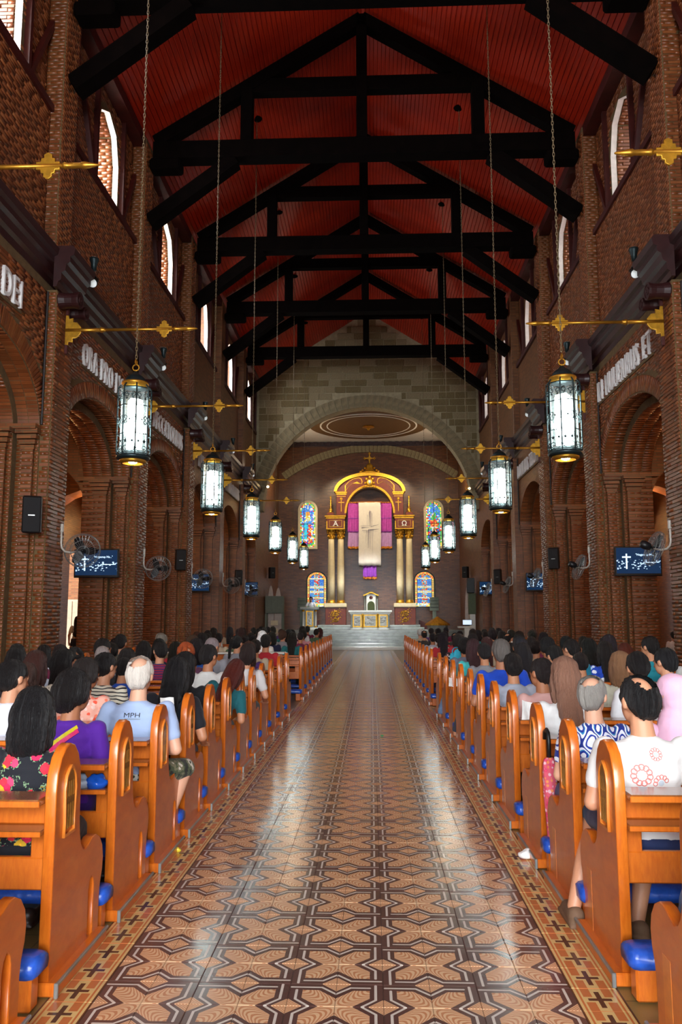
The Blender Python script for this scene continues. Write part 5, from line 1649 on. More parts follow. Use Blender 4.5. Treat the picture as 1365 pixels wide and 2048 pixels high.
    def col2(x, z):
        v = (z - z0 - .2)
        if z < z0 + .2: return rr.choice('yygsw')
        for za in (.24, .60, .86, 1.36):
            if za < v < za + .115: return rr.choice('wwwy')
        if abs(x) < .14: return rr.choice('sowcr')
        return rr.choice('bsbbs')
    cells += grid_cells(-w + .16, w - .16, z0, zt - .16, 10, 40, .008, col2, ins2)
    cells += grid_cells(-w + .01, w - .01, z0 + .01, z0 + .2, 9, 3, .01, lambda x, z: rr.choice('yygswo'))
    # discs sit a little in front of their ground panes
    tag(put('pane', panes(cells, 'pane'), M['stain'], wd), kind='stuff')

# side furniture of the sanctuary
t = thing('organ_case', 'grey-green cabinet on legs beside the sanctuary arch', 'cabinet', (-4.74, 40.1, .32))
m_ = MB(); m_.cbox(-.46, .46, 0, .5, 1.5, 2.36, .01); put('case', m_, M['gpanel'], t)
for k in range(3):
    m_ = MB(); m_.cbox(-.40 + .28 * k, -.16 + .28 * k, -.012, .01, 1.56, 2.3, .005); put('panel', m_, M['gpanel'], t)
for x in (-.42, .42):
    m_ = MB(); m_.cbox(x - .05, x + .05, .02, .12, 0, 1.5, .008); m_.cbox(x - .05, x + .05, .38, .48, 0, 1.5, .008); put('leg', m_, M['gpanel'], t)
for z in (.9, .5):
    m_ = MB(); m_.cbox(-.17, .2, -.01, .02, z, z + .24, .005); put('notice', m_, M['cream'], t)
def shell(x, y, z0, h, w, lab):
    m_ = MB(); o_ = [(-w, 0), (w, 0)] + [(w * math.cos(a) * (1 if math.cos(a) > 0 else 1), h * .45 + h * .55 * math.sin(a)) for a in [PI * i / 14 for i in range(15)]]
    me = xform(flat_shape([o_], .05, .008), AX_XZ); tt = tag(put('arched_panel', me, M['plaster'], None, (x, y, z0)), lab, 'panel')
    return tt
shell(-5.0, 40.75, .48, 2.75, .17, 'taller pale arched panel behind the grey-green cabinet')
shell(-4.6, 40.6, .32, 2.8, .19, 'shorter pale arched panel behind the grey-green cabinet')
shell(4.98, 39.5, 0, 3.4, .24, 'tall pale arched panel beside the right sanctuary pier')
def acoustic(x, y, lab):
    t = thing('acoustic_screen', lab, 'screen', (x, y, ZP))
    m_ = MB(); m_.cbox(-.24, .24, 0, .08, 1.0, 1.72, .01); put('panel', m_, M['gpanel'], t)
    for z in (1.18, 1.36, 1.54):
        m_ = MB(); m_.cbox(-.22, .22, -.012, .0, z - .008, z + .008, .002); put('rail', m_, M['iron'], t)
    m_ = MB(); m_.cbox(-.1, .1, .02, .07, 0, 1.0, .008); m_.cbox(-.2, .2, -.08, .16, 0, .04, .008); put('stand', m_, M['gpanel'], t)
acoustic(-3.62, 43.2, 'grey-green screen on a stand behind the man at the lectern')
acoustic(3.52, 43.0, 'grey-green screen on a stand before the right banded window')
t = thing('glass_cabinet', 'tall green glass cabinet beside the pale arched panel', 'cabinet', (5.0, 38.7, 0))
m_ = MB(); m_.cbox(-.17, .17, -.1, .2, 1.75, 2.75, .01); put('case', m_, M['green'], t)
m_ = MB(); m_.cbox(-.13, .13, -.1, .16, 0, 1.75, .01); put('plinth', m_, M['marblew'], t)
tag(put('pedestal_speaker', (lambda b_: (b_.cbox(-.18, .18, -.15, .15, 0, .72, .02), b_)[1])(MB()), M['black'], None, (4.93, 38.6, 2.76)), 'black loudspeaker standing on the green glass cabinet', 'speaker')
t = thing('font_cover', 'octagonal baptismal font with a gilt pyramid roof', 'font', (3.36, 39.2, 0))
m_ = MB(); m_.lathe([(.62, 1.22), (.58, 1.30), (.06, 1.62), (0, 1.66)], n=8); put('roof', m_, M['gold'], t)
m_ = MB(); m_.lathe([(.3, 0), (.3, .1), (.14, .2), (.14, .6), (.45, .95), (.5, 1.05), (.5, 1.22), (0, 1.22)], n=8); put('basin', m_, M['marble'], t)
t = thing('music_stand', 'low white desk with a lit monitor beside the right aisle end', 'desk', (4.6, 37.0, 0))
m_ = MB(); m_.cbox(-.5, .25, -.2, .2, 1.12, 1.2, .01); put('desk_top', m_, M['marblew'], t)
m_ = MB(); m_.cbox(-.2, .05, -.15, .15, 0, 1.12, .01); put('leg', m_, M['marblew'], t)
t = thing('monitor', 'small lit monitor on the white desk', 'monitor', (4.55, 37.05, 1.2))
m_ = MB(); m_.cbox(-.22, .22, 0, .04, .05, .30, .006); m_.cbox(-.1, .1, -.05, .08, 0, .05, .005); put('housing', m_, M['black'], t)
m_ = MB(); m_.box(-.2, .2, -.004, 0, .07, .28); put('screen', m_, emit('monitor_picture', (.6, .8, 1, 1), .8), t)
# warm lamps high on the sanctuary piers
for k, (x, y, z) in enumerate(((-4.6, 37.0, 8.0), (-4.2, 38.6, 7.3), (3.75, 37.0, 7.55), (4.6, 37.0, 7.3))):
    pass
t = None
for k in range(5):
    x, y, z = (-4.85, 31.5 + k * .55, 6.2 - .05 * k)
    m_ = MB(); m_.sphere((x, y, z), (.035, .035, .035), 8, 6)
    tag(put('garland_bulb', m_, M['warmled']), 'small warm lamp on the left wall, %s of its row from the camera' % ORD[k], 'lamp', 'row of warm lamps along the left wall')
for s, x, z in ((-1, -4.72, 7.75), (1, 4.78, 7.6)):
    t = thing('arch_spotlight', 'small warm spotlight on the %s pier of the chancel arch' % SIDE[s], 'spotlight', (x, YCH - .3, z))
    m_ = MB(); m_.sm = True; m_.lathe([(0, 0), (.07, .01), (.09, .2), (.08, .21)], n=12, M=Matrix.Rotation(PI / 2, 4, 'X')); put('housing', m_, M['iron'], t, (0, .21, 0))
    m_ = MB(); m_.sphere((0, 0, 0), (.06, .02, .06), 10, 6); put('lens', m_, M['warmled'], t)
# ================================================================== PEOPLE
q = N('skin')
at = q.n('ShaderNodeAttribute', attribute_name='paint').outputs['Color']
tone = q.n('ShaderNodeObjectInfo').outputs['Color']
q.set(Base_Color=q.mix(1.0, tone, at, 'MULTIPLY'), Roughness=.5, Subsurface_Weight=.0)
q.bump(q.noise(60, 3, q.coord()), .06, .003); M['skin'] = q.mat
def cloth_mat(name, colf=None, rough=.85):
    q = N(name)
    c = q.n('ShaderNodeObjectInfo').outputs['Color'] if colf is None else colf(q)
    nz = q.noise(5, 4, q.coord())
    c2 = q.mix(q.m('MULTIPLY', nz, .25), c, (0, 0, 0, 1)) if colf is None else c
    q.set(Base_Color=c2, Roughness=rough, Sheen_Weight=.1)
    q.bump(q.m('ADD', q.noise(9, 4, q.coord(), .5, .6), q.m('MULTIPLY', q.noise(180, 2, q.coord()), .08)), .35, .02)
    return q.mat
M['cloth'] = cloth_mat('plain_cloth')
q = N('hair')
oc = q.n('ShaderNodeObjectInfo').outputs['Color']
st = q.noise(3.0, 5, q.map(q.coord(), (60, 60, 4.0)), .65, .6)
q.set(Base_Color=q.mix(q.m('MULTIPLY', st, .5), oc, q.mix(1.0, oc, (2.2, 2.0, 1.9, 1), 'MULTIPLY')), Roughness=.48, Specular_IOR_Level=.4)  # lightened strands in the base colour paint in the sheen of the hair
q.bump(st, .9, .02); M['hair'] = q.mat
def floral(bg, cols, scale, r=.38, leaf=True):
    def f(q):
        vo = q.n('ShaderNodeTexVoronoi'); vo.inputs['Scale'].default_value = scale; q.t.links.new(q.coord(), vo.inputs['Vector'])
        wob = q.m('MULTIPLY', q.m('SUBTRACT', q.noise(scale * 5, 2, q.coord()), .5), .34)
        d = q.m('ADD', vo.outputs['Distance'], wob)
        sep = q.n('ShaderNodeSeparateColor'); q.t.links.new(vo.outputs['Color'], sep.inputs[0])
        fc = q.ramp(sep.outputs[0], [(i / len(cols), c) for i, c in enumerate(cols)], 'CONSTANT')
        c = bg
        if leaf: c = q.mix(q.m('MULTIPLY', q.m('LESS_THAN', d, r * 1.25), q.m('GREATER_THAN', q.noise(scale * 7, 1, q.coord()), .53)), c, srgb(120, 150, 110))
        c = q.mix(q.m('LESS_THAN', d, r), c, fc)
        c = q.mix(q.m('LESS_THAN', d, r * .35), c, q.mix(1.0, fc, (1.6, 1.2, 1.2, 1), 'MULTIPLY'))
        return c
    return f
def stripes(cols, scale, axis=2, dist=0.0):
    def f(q):
        sp = q.n('ShaderNodeSeparateXYZ'); q.t.links.new(q.coord(), sp.inputs[0])
        t = q.m('FRACT', q.m('MULTIPLY', q.m('ADD', sp.outputs[axis], q.m('MULTIPLY', q.noise(3, 2, q.coord()), dist)), scale))
        return q.ramp(t, [(i / len(cols), c) for i, c in enumerate(cols)], 'CONSTANT')
    return f
def batik(q):
    sp = q.n('ShaderNodeSeparateXYZ'); q.t.links.new(q.coord(), sp.inputs[0])
    k = 62
    wx = q.m('MULTIPLY', q.m('SUBTRACT', q.noise(9, 2, q.coord()), .5), .05)
    a = q.m('COSINE', q.m('MULTIPLY', q.m('ADD', sp.outputs[0], wx), k)); b = q.m('COSINE', q.m('MULTIPLY', q.m('ADD', sp.outputs[2], wx), k * .62))
    v = q.m('MULTIPLY', q.m('ADD', q.m('ADD', a, b), 2.0), .25)
    return q.ramp(v, [(0, srgb(236, 240, 250)), (.16, srgb(30, 60, 160)), (.27, srgb(230, 236, 248)), (.46, srgb(24, 48, 140)), (.60, srgb(235, 240, 250)), (.74, srgb(40, 140, 190)), (.82, srgb(24, 48, 150)), (.93, srgb(240, 244, 250))], 'CONSTANT')
def bigflower(q):
    vo = q.n('ShaderNodeTexVoronoi'); vo.inputs['Scale'].default_value = 4.6; vo.inputs['Randomness'].default_value = .8; q.t.links.new(q.coord(), vo.inputs['Vector'])
    d = vo.outputs['Distance']
    v2 = q.n('ShaderNodeTexVoronoi'); v2.inputs['Scale'].default_value = 26; q.t.links.new(q.coord(), v2.inputs['Vector'])
    petal = q.m('MULTIPLY', q.m('LESS_THAN', q.m('ABSOLUTE', q.m('SUBTRACT', v2.outputs['Distance'], .42)), .07), q.m('LESS_THAN', d, .40))
    heart = q.m('LESS_THAN', d, .13); outl = q.m('LESS_THAN', q.m('ABSOLUTE', q.m('SUBTRACT', d, .15)), .022)
    sep = q.n('ShaderNodeSeparateColor'); q.t.links.new(vo.outputs['Color'], sep.inputs[0])
    on = q.m('GREATER_THAN', sep.outputs[1], .45)
    c = q.mix(q.m('MULTIPLY', petal, on), srgb(244, 242, 236), srgb(226, 150, 142))
    c = q.mix(q.m('MULTIPLY', heart, on), c, srgb(206, 214, 220)); return q.mix(q.m('MULTIPLY', outl, on), c, srgb(196, 120, 110))
P_ = {}
P_['black_floral'] = cloth_mat('black_floral_cloth', floral(srgb(10, 12, 22), [srgb(214, 30, 78), srgb(228, 60, 100), srgb(226, 178, 40), srgb(220, 40, 60)], 15, .42))
P_['coral'] = cloth_mat('coral_print_cloth', floral(srgb(236, 170, 150), [srgb(232, 84, 58), srgb(236, 120, 90), srgb(240, 200, 186)], 26, .46, False))
P_['batik'] = cloth_mat('blue_batik_cloth', batik)
P_['whitefloral'] = cloth_mat('white_flower_cloth', bigflower)
P_['bwstripe'] = cloth_mat('dark_stripe_cloth', stripes([srgb(226, 218, 196), srgb(226, 218, 196), srgb(34, 34, 36)], 34, 2, .15))
P_['bluestripe'] = cloth_mat('blue_stripe_cloth', stripes([srgb(28, 84, 200), srgb(28, 84, 200), srgb(18, 50, 140), srgb(226, 232, 240)], 9))
P_['whitestripe'] = cloth_mat('white_stripe_cloth', stripes([srgb(232, 234, 238), srgb(232, 234, 238), srgb(60, 66, 88)], 28))
P_['speckle'] = cloth_mat('speckled_cloth', floral(srgb(214, 204, 184), [srgb(40, 36, 30), srgb(90, 80, 60)], 42, .26, False))
P_['bluefloral'] = cloth_mat('blue_floral_cloth', floral(srgb(24, 66, 180), [srgb(220, 230, 244), srgb(160, 196, 236), srgb(236, 240, 246)], 17, .38, False))
P_['darkfloral'] = cloth_mat('dark_floral_cloth', floral(srgb(40, 26, 34), [srgb(200, 160, 150), srgb(150, 60, 70), srgb(210, 200, 190)], 30, .42, False))
P_['serape'] = cloth_mat('rainbow_striped_cloth', stripes([srgb(190, 30, 40), srgb(30, 90, 170), srgb(30, 120, 70), srgb(190, 60, 130), srgb(40, 40, 60)], 8, 2, .2))
P_['plaid'] = cloth_mat('red_plaid_cloth', stripes([srgb(140, 24, 50), srgb(40, 30, 90), srgb(150, 30, 60), srgb(70, 30, 90)], 16, 2, .05))
def camo(q):
    n1 = q.noise(13, 2, q.coord())
    return q.ramp(n1, [(0, srgb(30, 34, 28)), (.40, srgb(74, 86, 58)), (.5, srgb(120, 120, 92)), (.58, srgb(208, 204, 190)), (.66, srgb(54, 62, 44))], 'CONSTANT')
P_['camo'] = cloth_mat('camouflage_cloth', camo)
P_['lace'] = cloth_mat('white_lace', floral(srgb(236, 236, 234), [srgb(150, 150, 150), srgb(206, 206, 206)], 34, .30, False))
M['shoe_b'] = plain('brown_suede', srgb(112, 84, 62), .8, var=.2, bump=.2)
M['shoe_d'] = plain('dark_leather', srgb(44, 30, 24), .4, var=.2)

def remesh(mb, voxel, smooth=4, name='figure'):
    me = mb.mesh('tmp'); o = bpy.data.objects.new('tmp', me)
    md = o.modifiers.new('r', 'REMESH'); md.mode = 'VOXEL'; md.voxel_size = voxel
    ms = o.modifiers.new('s', 'SMOOTH'); ms.iterations = smooth; ms.factor = .5
    out = evaluated_mesh(o); out.name = name
    bpy.data.meshes.remove(me)
    out.polygons.foreach_set('use_smooth', [True] * len(out.polygons))
    return out
def limb(mb, a, ra, b_, rb, n=12):
    a, b_ = Vector(a), Vector(b_)
    mb.sphere(a, ra, n, 8); mb.sphere(b_, rb, n, 8); mb.tube([a, b_], [ra, rb], n)
def ell(mb, T, c, r, n=14, m_=10):
    mm_ = MB(); mm_.sphere((0, 0, 0), r, n, m_)
    R3 = T.to_3x3(); cc = T @ Vector(c)
    mb.add([R3 @ Vector(v) + cc for v in mm_.v], mm_.f)

class Pose:
    def __init__(s, yaw=0, pitch=0.1, roll=0, lean=0.06, side=0, twist=0, stand=False, legl=None, legr=None, arms='lap', broad=1.0):
        piv = Vector((0, .02, .50))
        s.T = Matrix.Translation(piv) @ Matrix.Rotation(twist, 4, 'Z') @ Matrix.Rotation(side, 4, 'Y') @ Matrix.Rotation(-lean, 4, 'X') @ Matrix.Translation(-piv)
        hp = Vector((0, .03, 1.08))
        s.H = s.T @ Matrix.Translation(hp) @ Matrix.Rotation(yaw, 4, 'Z') @ Matrix.Rotation(roll, 4, 'Y') @ Matrix.Rotation(-pitch, 4, 'X') @ Matrix.Translation(-hp)
        s.stand = stand; s.broad = broad; s.arms = arms
        s.legs = []
        for sg, ov in ((-1, legl), (1, legr)):
            hip = Vector((sg * .095, .02, .53))
            if stand: kn, an = Vector((sg * .10, .03, .06)), Vector((sg * .10, -.01, -.37))
            else: kn, an = Vector((sg * .11, .43, .50)), Vector((sg * .115, .42, .085))
            if ov: kn, an = Vector(ov[0]), Vector(ov[1])
            s.legs.append((hip, kn, an))
        s.arm = []
        for sg in (-1, 1):
            sh = s.T @ Vector((sg * .165 * broad, .015, .938))
            if arms == 'lap': el, wr = s.T @ Vector((sg * .235 * broad, .0, .69)), Vector((sg * .085, .29, .635))
            elif arms == 'desk': el, wr = s.T @ Vector((sg * .27, .06, .72)), Vector((sg * .20, .33, .74))
            elif arms == 'side': el, wr = s.T @ Vector((sg * .27 * broad, -.01, .70)), Vector((sg * .26 * broad, .18, .60))
            elif arms == 'down': el, wr = s.T @ Vector((sg * .24 * broad, -.01, .69)), Vector((sg * .25 * broad, .05, .45))
            s.arm.append((sh, el, wr))
    def body(s):
        mb = MB(); T, H = s.T, s.H; B_ = s.broad
        for c, r in (((0, .0, .53), (.165, .12, .10)), ((0, .015, .62), (.135, .105, .10)), ((0, .02, .72), (.135 * B_, .10, .11)), ((0, .015, .83), (.155 * B_, .105, .11)), ((0, .01, .90), (.158 * B_, .095, .075)), ((0, .01, .945), (.125 * B_, .072, .048)), ((0, .01, .975), (.085, .06, .035))):
            ell(mb, T, c, r)
        limb(mb, T @ Vector((0, .005, .98)), .062, H @ Vector((0, .03, 1.10)), .053)
        ell(mb, H, (0, .03, 1.185), (.077, .097, .10), 18, 14); ell(mb, H, (0, .070, 1.135), (.063, .068, .085), 16, 12)
        ell(mb, H, (0, .095, 1.085), (.03, .035, .022))                       # chin
        ell(mb, H, (0, .138, 1.150), (.014, .020, .024), 10, 8); ell(mb, H, (0, .150, 1.140), (.017, .014, .011), 10, 8)   # nose
        ell(mb, H, (0, .122, 1.188), (.052, .018, .010), 12, 8)               # brow
        ell(mb, H, (0, .128, 1.110), (.026, .012, .009), 10, 8)               # lips
        for sg in (-1, 1):
            ell(mb, H, (sg * .030, .118, 1.170), (.014, .012, .011), 10, 8)   # eyes
            ell(mb, H, (sg * .081, .028, 1.160), (.012, .024, .033), 10, 8)   # ears
        for sh, el, wr in s.arm:
            limb(mb, sh, .054, el, .041); limb(mb, el, .042, wr, .027)
            d = (wr - el).normalized()
            fw = Vector((d.x * .4, d.y + .4, d.z * .35 - .12)).normalized(); sd = fw.cross(Vector((0, 0, 1))).normalized(); dn = sd.cross(fw)
            R3 = Matrix((sd, fw, dn)).transposed().to_4x4()
            Th = Matrix.Translation(wr) @ R3
            ell(mb, Th, (0, .045, 0), (.038, .05, .017), 12, 8)
            for i, (x, L_) in enumerate(((-.030, .060), (-.010, .072), (.010, .068), (.029, .052))):
                p0 = Vector((x, .085, 0)); p1 = Vector((x * 1.1, .085 + L_ * .5, -.004)); p2 = Vector((x * 1.12, .085 + L_ * .9, -.026))
                limb(mb, Th @ p0, .0095, Th @ p1, .009, 8); limb(mb, Th @ p1, .009, Th @ p2, .0075, 8)
            sgn = -1 if sh.x > 0 else 1
            limb(mb, Th @ Vector((sgn * .030, .02, -.004)), .012, Th @ Vector((sgn * .055, .055, -.014)), .010, 8)
            limb(mb, Th @ Vector((sgn * .055, .055, -.014)), .010, Th @ Vector((sgn * .052, .085, -.022)), .008, 8)
        for hip, kn, an in s.legs:
            limb(mb, hip, .085, kn, .058); limb(mb, kn, .058, kn.lerp(an, .35), .055); limb(mb, kn.lerp(an, .35), .055, an, .036)
            limb(mb, an + Vector((0, -.02, -.03)), .035, an + Vector((0, .15, -.055)), .028)
        me = remesh(mb, .0095, 3, 'body')
        Hi = H.inverted()
        ca = me.color_attributes.new('paint', 'FLOAT_COLOR', 'POINT'); flat = []
        for v in me.vertices:
            p = Hi @ v.co; c = (1, 1, 1)
            if p.y > .09:
                for sg in (-1, 1):
                    ex, ez = (p.x - sg * .030) / .014, (p.z - 1.170) / .008
                    if ex * ex + ez * ez < 1: c = (.10, .07, .06) if abs(ex) < .45 else (1.2, 1.4, 1.6)
                    if abs(p.x - sg * .032) < .022 and abs(p.z - 1.190) < .005: c = (.15, .12, .12)
                if (p.x / .026) ** 2 + ((p.z - 1.110) / .009) ** 2 < 1: c = (.95, .6, .6)
            flat += [c[0], c[1], c[2], 1]
        ca.data.foreach_set('color', flat)
        me.materials.append(M['skin']); return me
    def wrinkle(s, me, amp):
        nn = [v.normal.copy() for v in me.vertices]; out = []
        for v, n in zip(me.vertices, nn):
            p = v.co
            out.extend(p + n * (amp * (mnoise.noise(Vector((p.x * 7, p.y * 7, p.z * 11))) + .6 * mnoise.noise(Vector((p.x * 16 + 3, p.y * 16, p.z * 22))))))
        me.vertices.foreach_set('co', out); me.update(); return me
    def shirt(s, sleeve=.62):
        mb = MB(); T = s.T; B_ = s.broad; g = .016
        for c, r in (((0, .0, .545), (.172, .125, .085)), ((0, .015, .62), (.152, .12, .10)), ((0, .02, .72), (.150 * B_, .113, .11)), ((0, .012, .83), (.166 * B_, .118, .11)), ((0, .008, .90), (.168 * B_, .108, .075)), ((0, .006, .945), (.138 * B_, .086, .05)), ((0, .0, .982), (.088, .07, .03))):
            ell(mb, T, c, (r[0] + .004, r[1] + .004, r[2]))
        for sh, el, wr in s.arm:
            e = sh.lerp(el, sleeve) if sleeve <= 1 else el
            limb(mb, sh, .063, e, .058)
            if sleeve > 1: limb(mb, el, .056, el.lerp(wr, sleeve - 1), .044)
        return s.wrinkle(remesh(mb, .0105, 4, 'shirt'), .006)
    def trousers(s, upto=.92):
        mb = MB()
        ell(mb, Matrix.Identity(4), (0, .0, .53), (.172, .13, .095))
        for hip, kn, an in s.legs:
            limb(mb, hip, .094, kn, .072)
            if upto > 0: limb(mb, kn, .072, kn.lerp(an, upto), .055)
        return s.wrinkle(remesh(mb, .012, 4, 'trousers'), .006)
    def shoe(s, k):
        mb = MB(); hip, kn, an = s.legs[k]
        limb(mb, an + Vector((0, -.035, -.035)), .047, an + Vector((0, .13, -.048)), .040); limb(mb, an + Vector((0, .13, -.05)), .040, an + Vector((0, .17, -.055)), .033)
        mb.box(an.x - .045, an.x + .045, an.y - .085, an.y + .205, an.z - .088, an.z - .066)
        return remesh(mb, .010, 3, 'shoe')
    def hair(s, style):
        mb = MB(); H, T = s.H, s.T
        e = lambda c, r, n=16: ell(mb, H, c, r, n, 12)
        cut = None
        if style in ('short', 'crown', 'crop'):
            k = 1.0 if style != 'crop' else .96
            e((0, .012, 1.208), (.089 * k, .106 * k, .092 * k)); e((0, -.022, 1.165), (.086 * k, .078 * k, .085 * k)); e((0, -.03, 1.12), (.066, .06, .05))
            for sg in (-1, 1): e((sg * .062, .03, 1.19), (.028, .052, .05))
        elif style == 'shortf':
            e((0, .010, 1.212), (.098, .112, .098)); e((0, -.03, 1.15), (.100, .086, .105)); e((0, -.03, 1.09), (.075, .06, .06))
            for sg in (-1, 1): e((sg * .07, .02, 1.16), (.034, .06, .07))
        elif style == 'bob':
            e((0, .010, 1.210), (.098, .112, .098)); e((0, -.032, 1.14), (.108, .086, .12)); e((0, -.035, 1.06), (.112, .075, .11)); e((0, -.03, 1.0), (.108, .062, .065))
            for sg in (-1, 1): e((sg * .082, .02, 1.10), (.036, .062, .13))
        elif style in ('long', 'longer'):
            lo = -.06 if style == 'longer' else .04
            e((0, .010, 1.210), (.096, .110, .098)); e((0, -.034, 1.14), (.102, .084, .13))
            for i in range(8):
                u = i / 7; ell(mb, T, (0, -.06 - .075 * min(1, u * 1.6), 1.09 - (.34 - lo) * u), (.096 - .024 * u, .056 - .016 * u, .075))
            for sg in (-1, 1): e((sg * .076, .012, 1.09), (.034, .055, .13))
        elif style == 'pony':
            e((0, .010, 1.207), (.091, .108, .094)); e((0, -.024, 1.16), (.089, .082, .09))
            e((0, -.112, 1.20), (.030, .03, .03))
            for i in range(7):
                u = i / 6; e((0, -.13 - .03 * math.sin(u * 2.2), 1.18 - .26 * u), (.036 - .018 * abs(u - .35), .034 - .012 * u, .045))
        elif style == 'bun':
            e((0, .010, 1.207), (.091, .108, .094)); e((0, -.024, 1.16), (.090, .084, .09)); e((0, -.03, 1.12), (.066, .06, .05))
            e((0, -.108, 1.165), (.05, .042, .048))
        elif style == 'curly':
            rr = random.Random(4)
            for i in range(60):
                a, b_ = rr.uniform(0, 2 * PI), rr.uniform(-.4, 1.4)
                e((.085 * math.cos(a) * math.cos(b_), .0 + .095 * math.sin(a) * math.cos(b_) - .012, 1.175 + .10 * math.sin(b_)), (.028, .028, .028), 8)
        elif style == 'veil':
            e((0, .015, 1.21), (.096, .112, .096)); e((0, -.02, 1.13), (.10, .10, .13))
            for i in range(6):
                u = i / 5; ell(mb, T, (0, -.03 - .06 * u, 1.05 - .26 * u), (.105 + .055 * u, .085 + .02 * u, .07))
        elif style == 'hood':
            e((0, .022, 1.205), (.100, .114, .102)); e((0, -.01, 1.12), (.104, .110, .12))
            for i in range(6):
                u = i / 5; ell(mb, T, (0, -.0 - .02 * u, 1.04 - .20 * u), (.115 + .085 * u, .105 + .03 * u, .07))
        if style in ('veil', 'hood'):
            me = remesh(mb, .0105, 4, 'head_scarf'); s.wrinkle(me, .007)
        else:
            me = remesh(mb, .0095, 3, 'hair'); Hi = H.inverted()
            am = .0055 if style != 'curly' else .007
            nn = [v.normal.copy() for v in me.vertices]; out = []
            for v, n in zip(me.vertices, nn):
                p = Hi @ v.co; th = math.atan2(p.x, -(p.y - .01))
                d = mnoise.noise(Vector((th * 7, p.z * 3, 1.7))) + .7 * mnoise.noise(Vector((th * 17, p.z * 4, 5.0))) + .45 * mnoise.noise(Vector((p.x * 40, p.y * 40, p.z * 18)))
                out.extend(v.co + n * (am * d * 1.5))
            me.vertices.foreach_set('co', out); me.update()
            # open the face, and the crown of a balding head
            bm = bmesh.new(); bm.from_mesh(me)
            kill = []
            for f in bm.faces:
                p = Hi @ f.calc_center_median()
                if p.y > .085 and p.z < 1.19 and abs(p.x) < .062: kill.append(f); continue
                if style == 'crown':
                    dd = (p - Vector((0, .02, 1.18))).normalized()
                    if dd.angle(Vector((0, -.66, .75))) < .52 + .22 * mnoise.noise(p * 30): kill.append(f)
            bmesh.ops.delete(bm, geom=kill, context='FACES'); bm.to_mesh(me); bm.free()
        return me
POSES = {
    'a': Pose(), 'b': Pose(pitch=.38, lean=.10), 'l': Pose(yaw=.55, pitch=.12), 'r': Pose(yaw=-.5, pitch=.15),
    'broad': Pose(broad=1.17, pitch=.05, legr=((.25, .38, .50), (.15, .14, .085))), 'broad2': Pose(broad=1.15, pitch=.12, yaw=.25, legl=((-.13, .50, .52), (-.29, .38, .085)), legr=((.10, .34, .50), (-.02, .20, .085))),
    'stretch': Pose(broad=1.1, legl=((-.24, .46, .50), (-.27, .62, .085))), 'legout': Pose(pitch=.2, legl=((-.22, .42, .50), (-.36, .50, .085))),
    'lean': Pose(lean=.22, side=.34, pitch=.3, arms='side'), 'elbow': Pose(side=.10, arms='side', pitch=.1, broad=1.05),
    'speak': Pose(stand=True, arms='desk', pitch=.25, lean=.02), 'stand': Pose(stand=True, arms='down', lean=0),
}
CACHE = {}
def get(kind, pose, *a):
    k = (kind, pose) + a
    if k not in CACHE: CACHE[k] = getattr(POSES[pose], kind)(*a)
    return CACHE[k]
def mesh_with(kind, pose, mat, *a):
    k = ('m', kind, pose, mat.name) + a
    if k not in CACHE:
        me = get(kind, pose, *a).copy(); me.name = kind; me.materials.clear(); me.materials.append(mat); CACHE[k] = me
    return CACHE[k]
used_labels = {}
def person(loc, top, pose, style, hair_c, shirt_c=None, shirt_m=None, pants_c=(34, 40, 66), pants_m=None, label='', rz=0.0, sleeve=.62, shoe=None, upto=.92, group='people seated in the pews', stand=False):
    sc_ = top / 1.285 if not stand else top
    t = thing('person', label, 'person', (loc[0], loc[1], loc[2]), rz, group)
    t.scale = (sc_, sc_, sc_)
    if not stand: t.location.z = loc[2] + .435 * (1 - sc_)
    o = put('body', get('body', pose), None, t)
    o.color = srgb(222, 168, 138) if hair_c[0] > 190 or style == 'crown' and hair_c[0] > 100 else srgb(*[(196, 136, 100), (178, 118, 84), (206, 146, 112)][len(bpy.data.objects) % 3])
    o = put('shirt', mesh_with('shirt', pose, shirt_m or M['cloth'], sleeve), None, t); o.color = srgb(*(shirt_c or (200, 200, 200)))
    o = put('trousers', mesh_with('trousers', pose, pants_m or M['cloth'], upto), None, t); o.color = srgb(*pants_c)
    if style:
        hm = M['cloth'] if style == 'hood' else P_['lace'] if style == 'veil' else M['hair']
        o = put('hair' if style not in ('hood', 'veil') else 'head_scarf', mesh_with('hair', pose, hm, style), None, t); o.color = srgb(*hair_c)
        if style == 'veil':
            o2 = put('hair', mesh_with('hair', pose, M['hair'], 'crop'), None, t); o2.color = srgb(20, 16, 14)
    if shoe:
        for k in (0, 1): put('shoe', mesh_with('shoe', pose, shoe, k), None, t)
    return t
BK, DB, BR, GR, WH = (16, 13, 13), (38, 22, 16), (92, 52, 34), (150, 148, 142), (206, 202, 194)
def prow(s, k): return (PEW_L if s < 0 else PEW_R)[k + 1] + .33
OCC = []
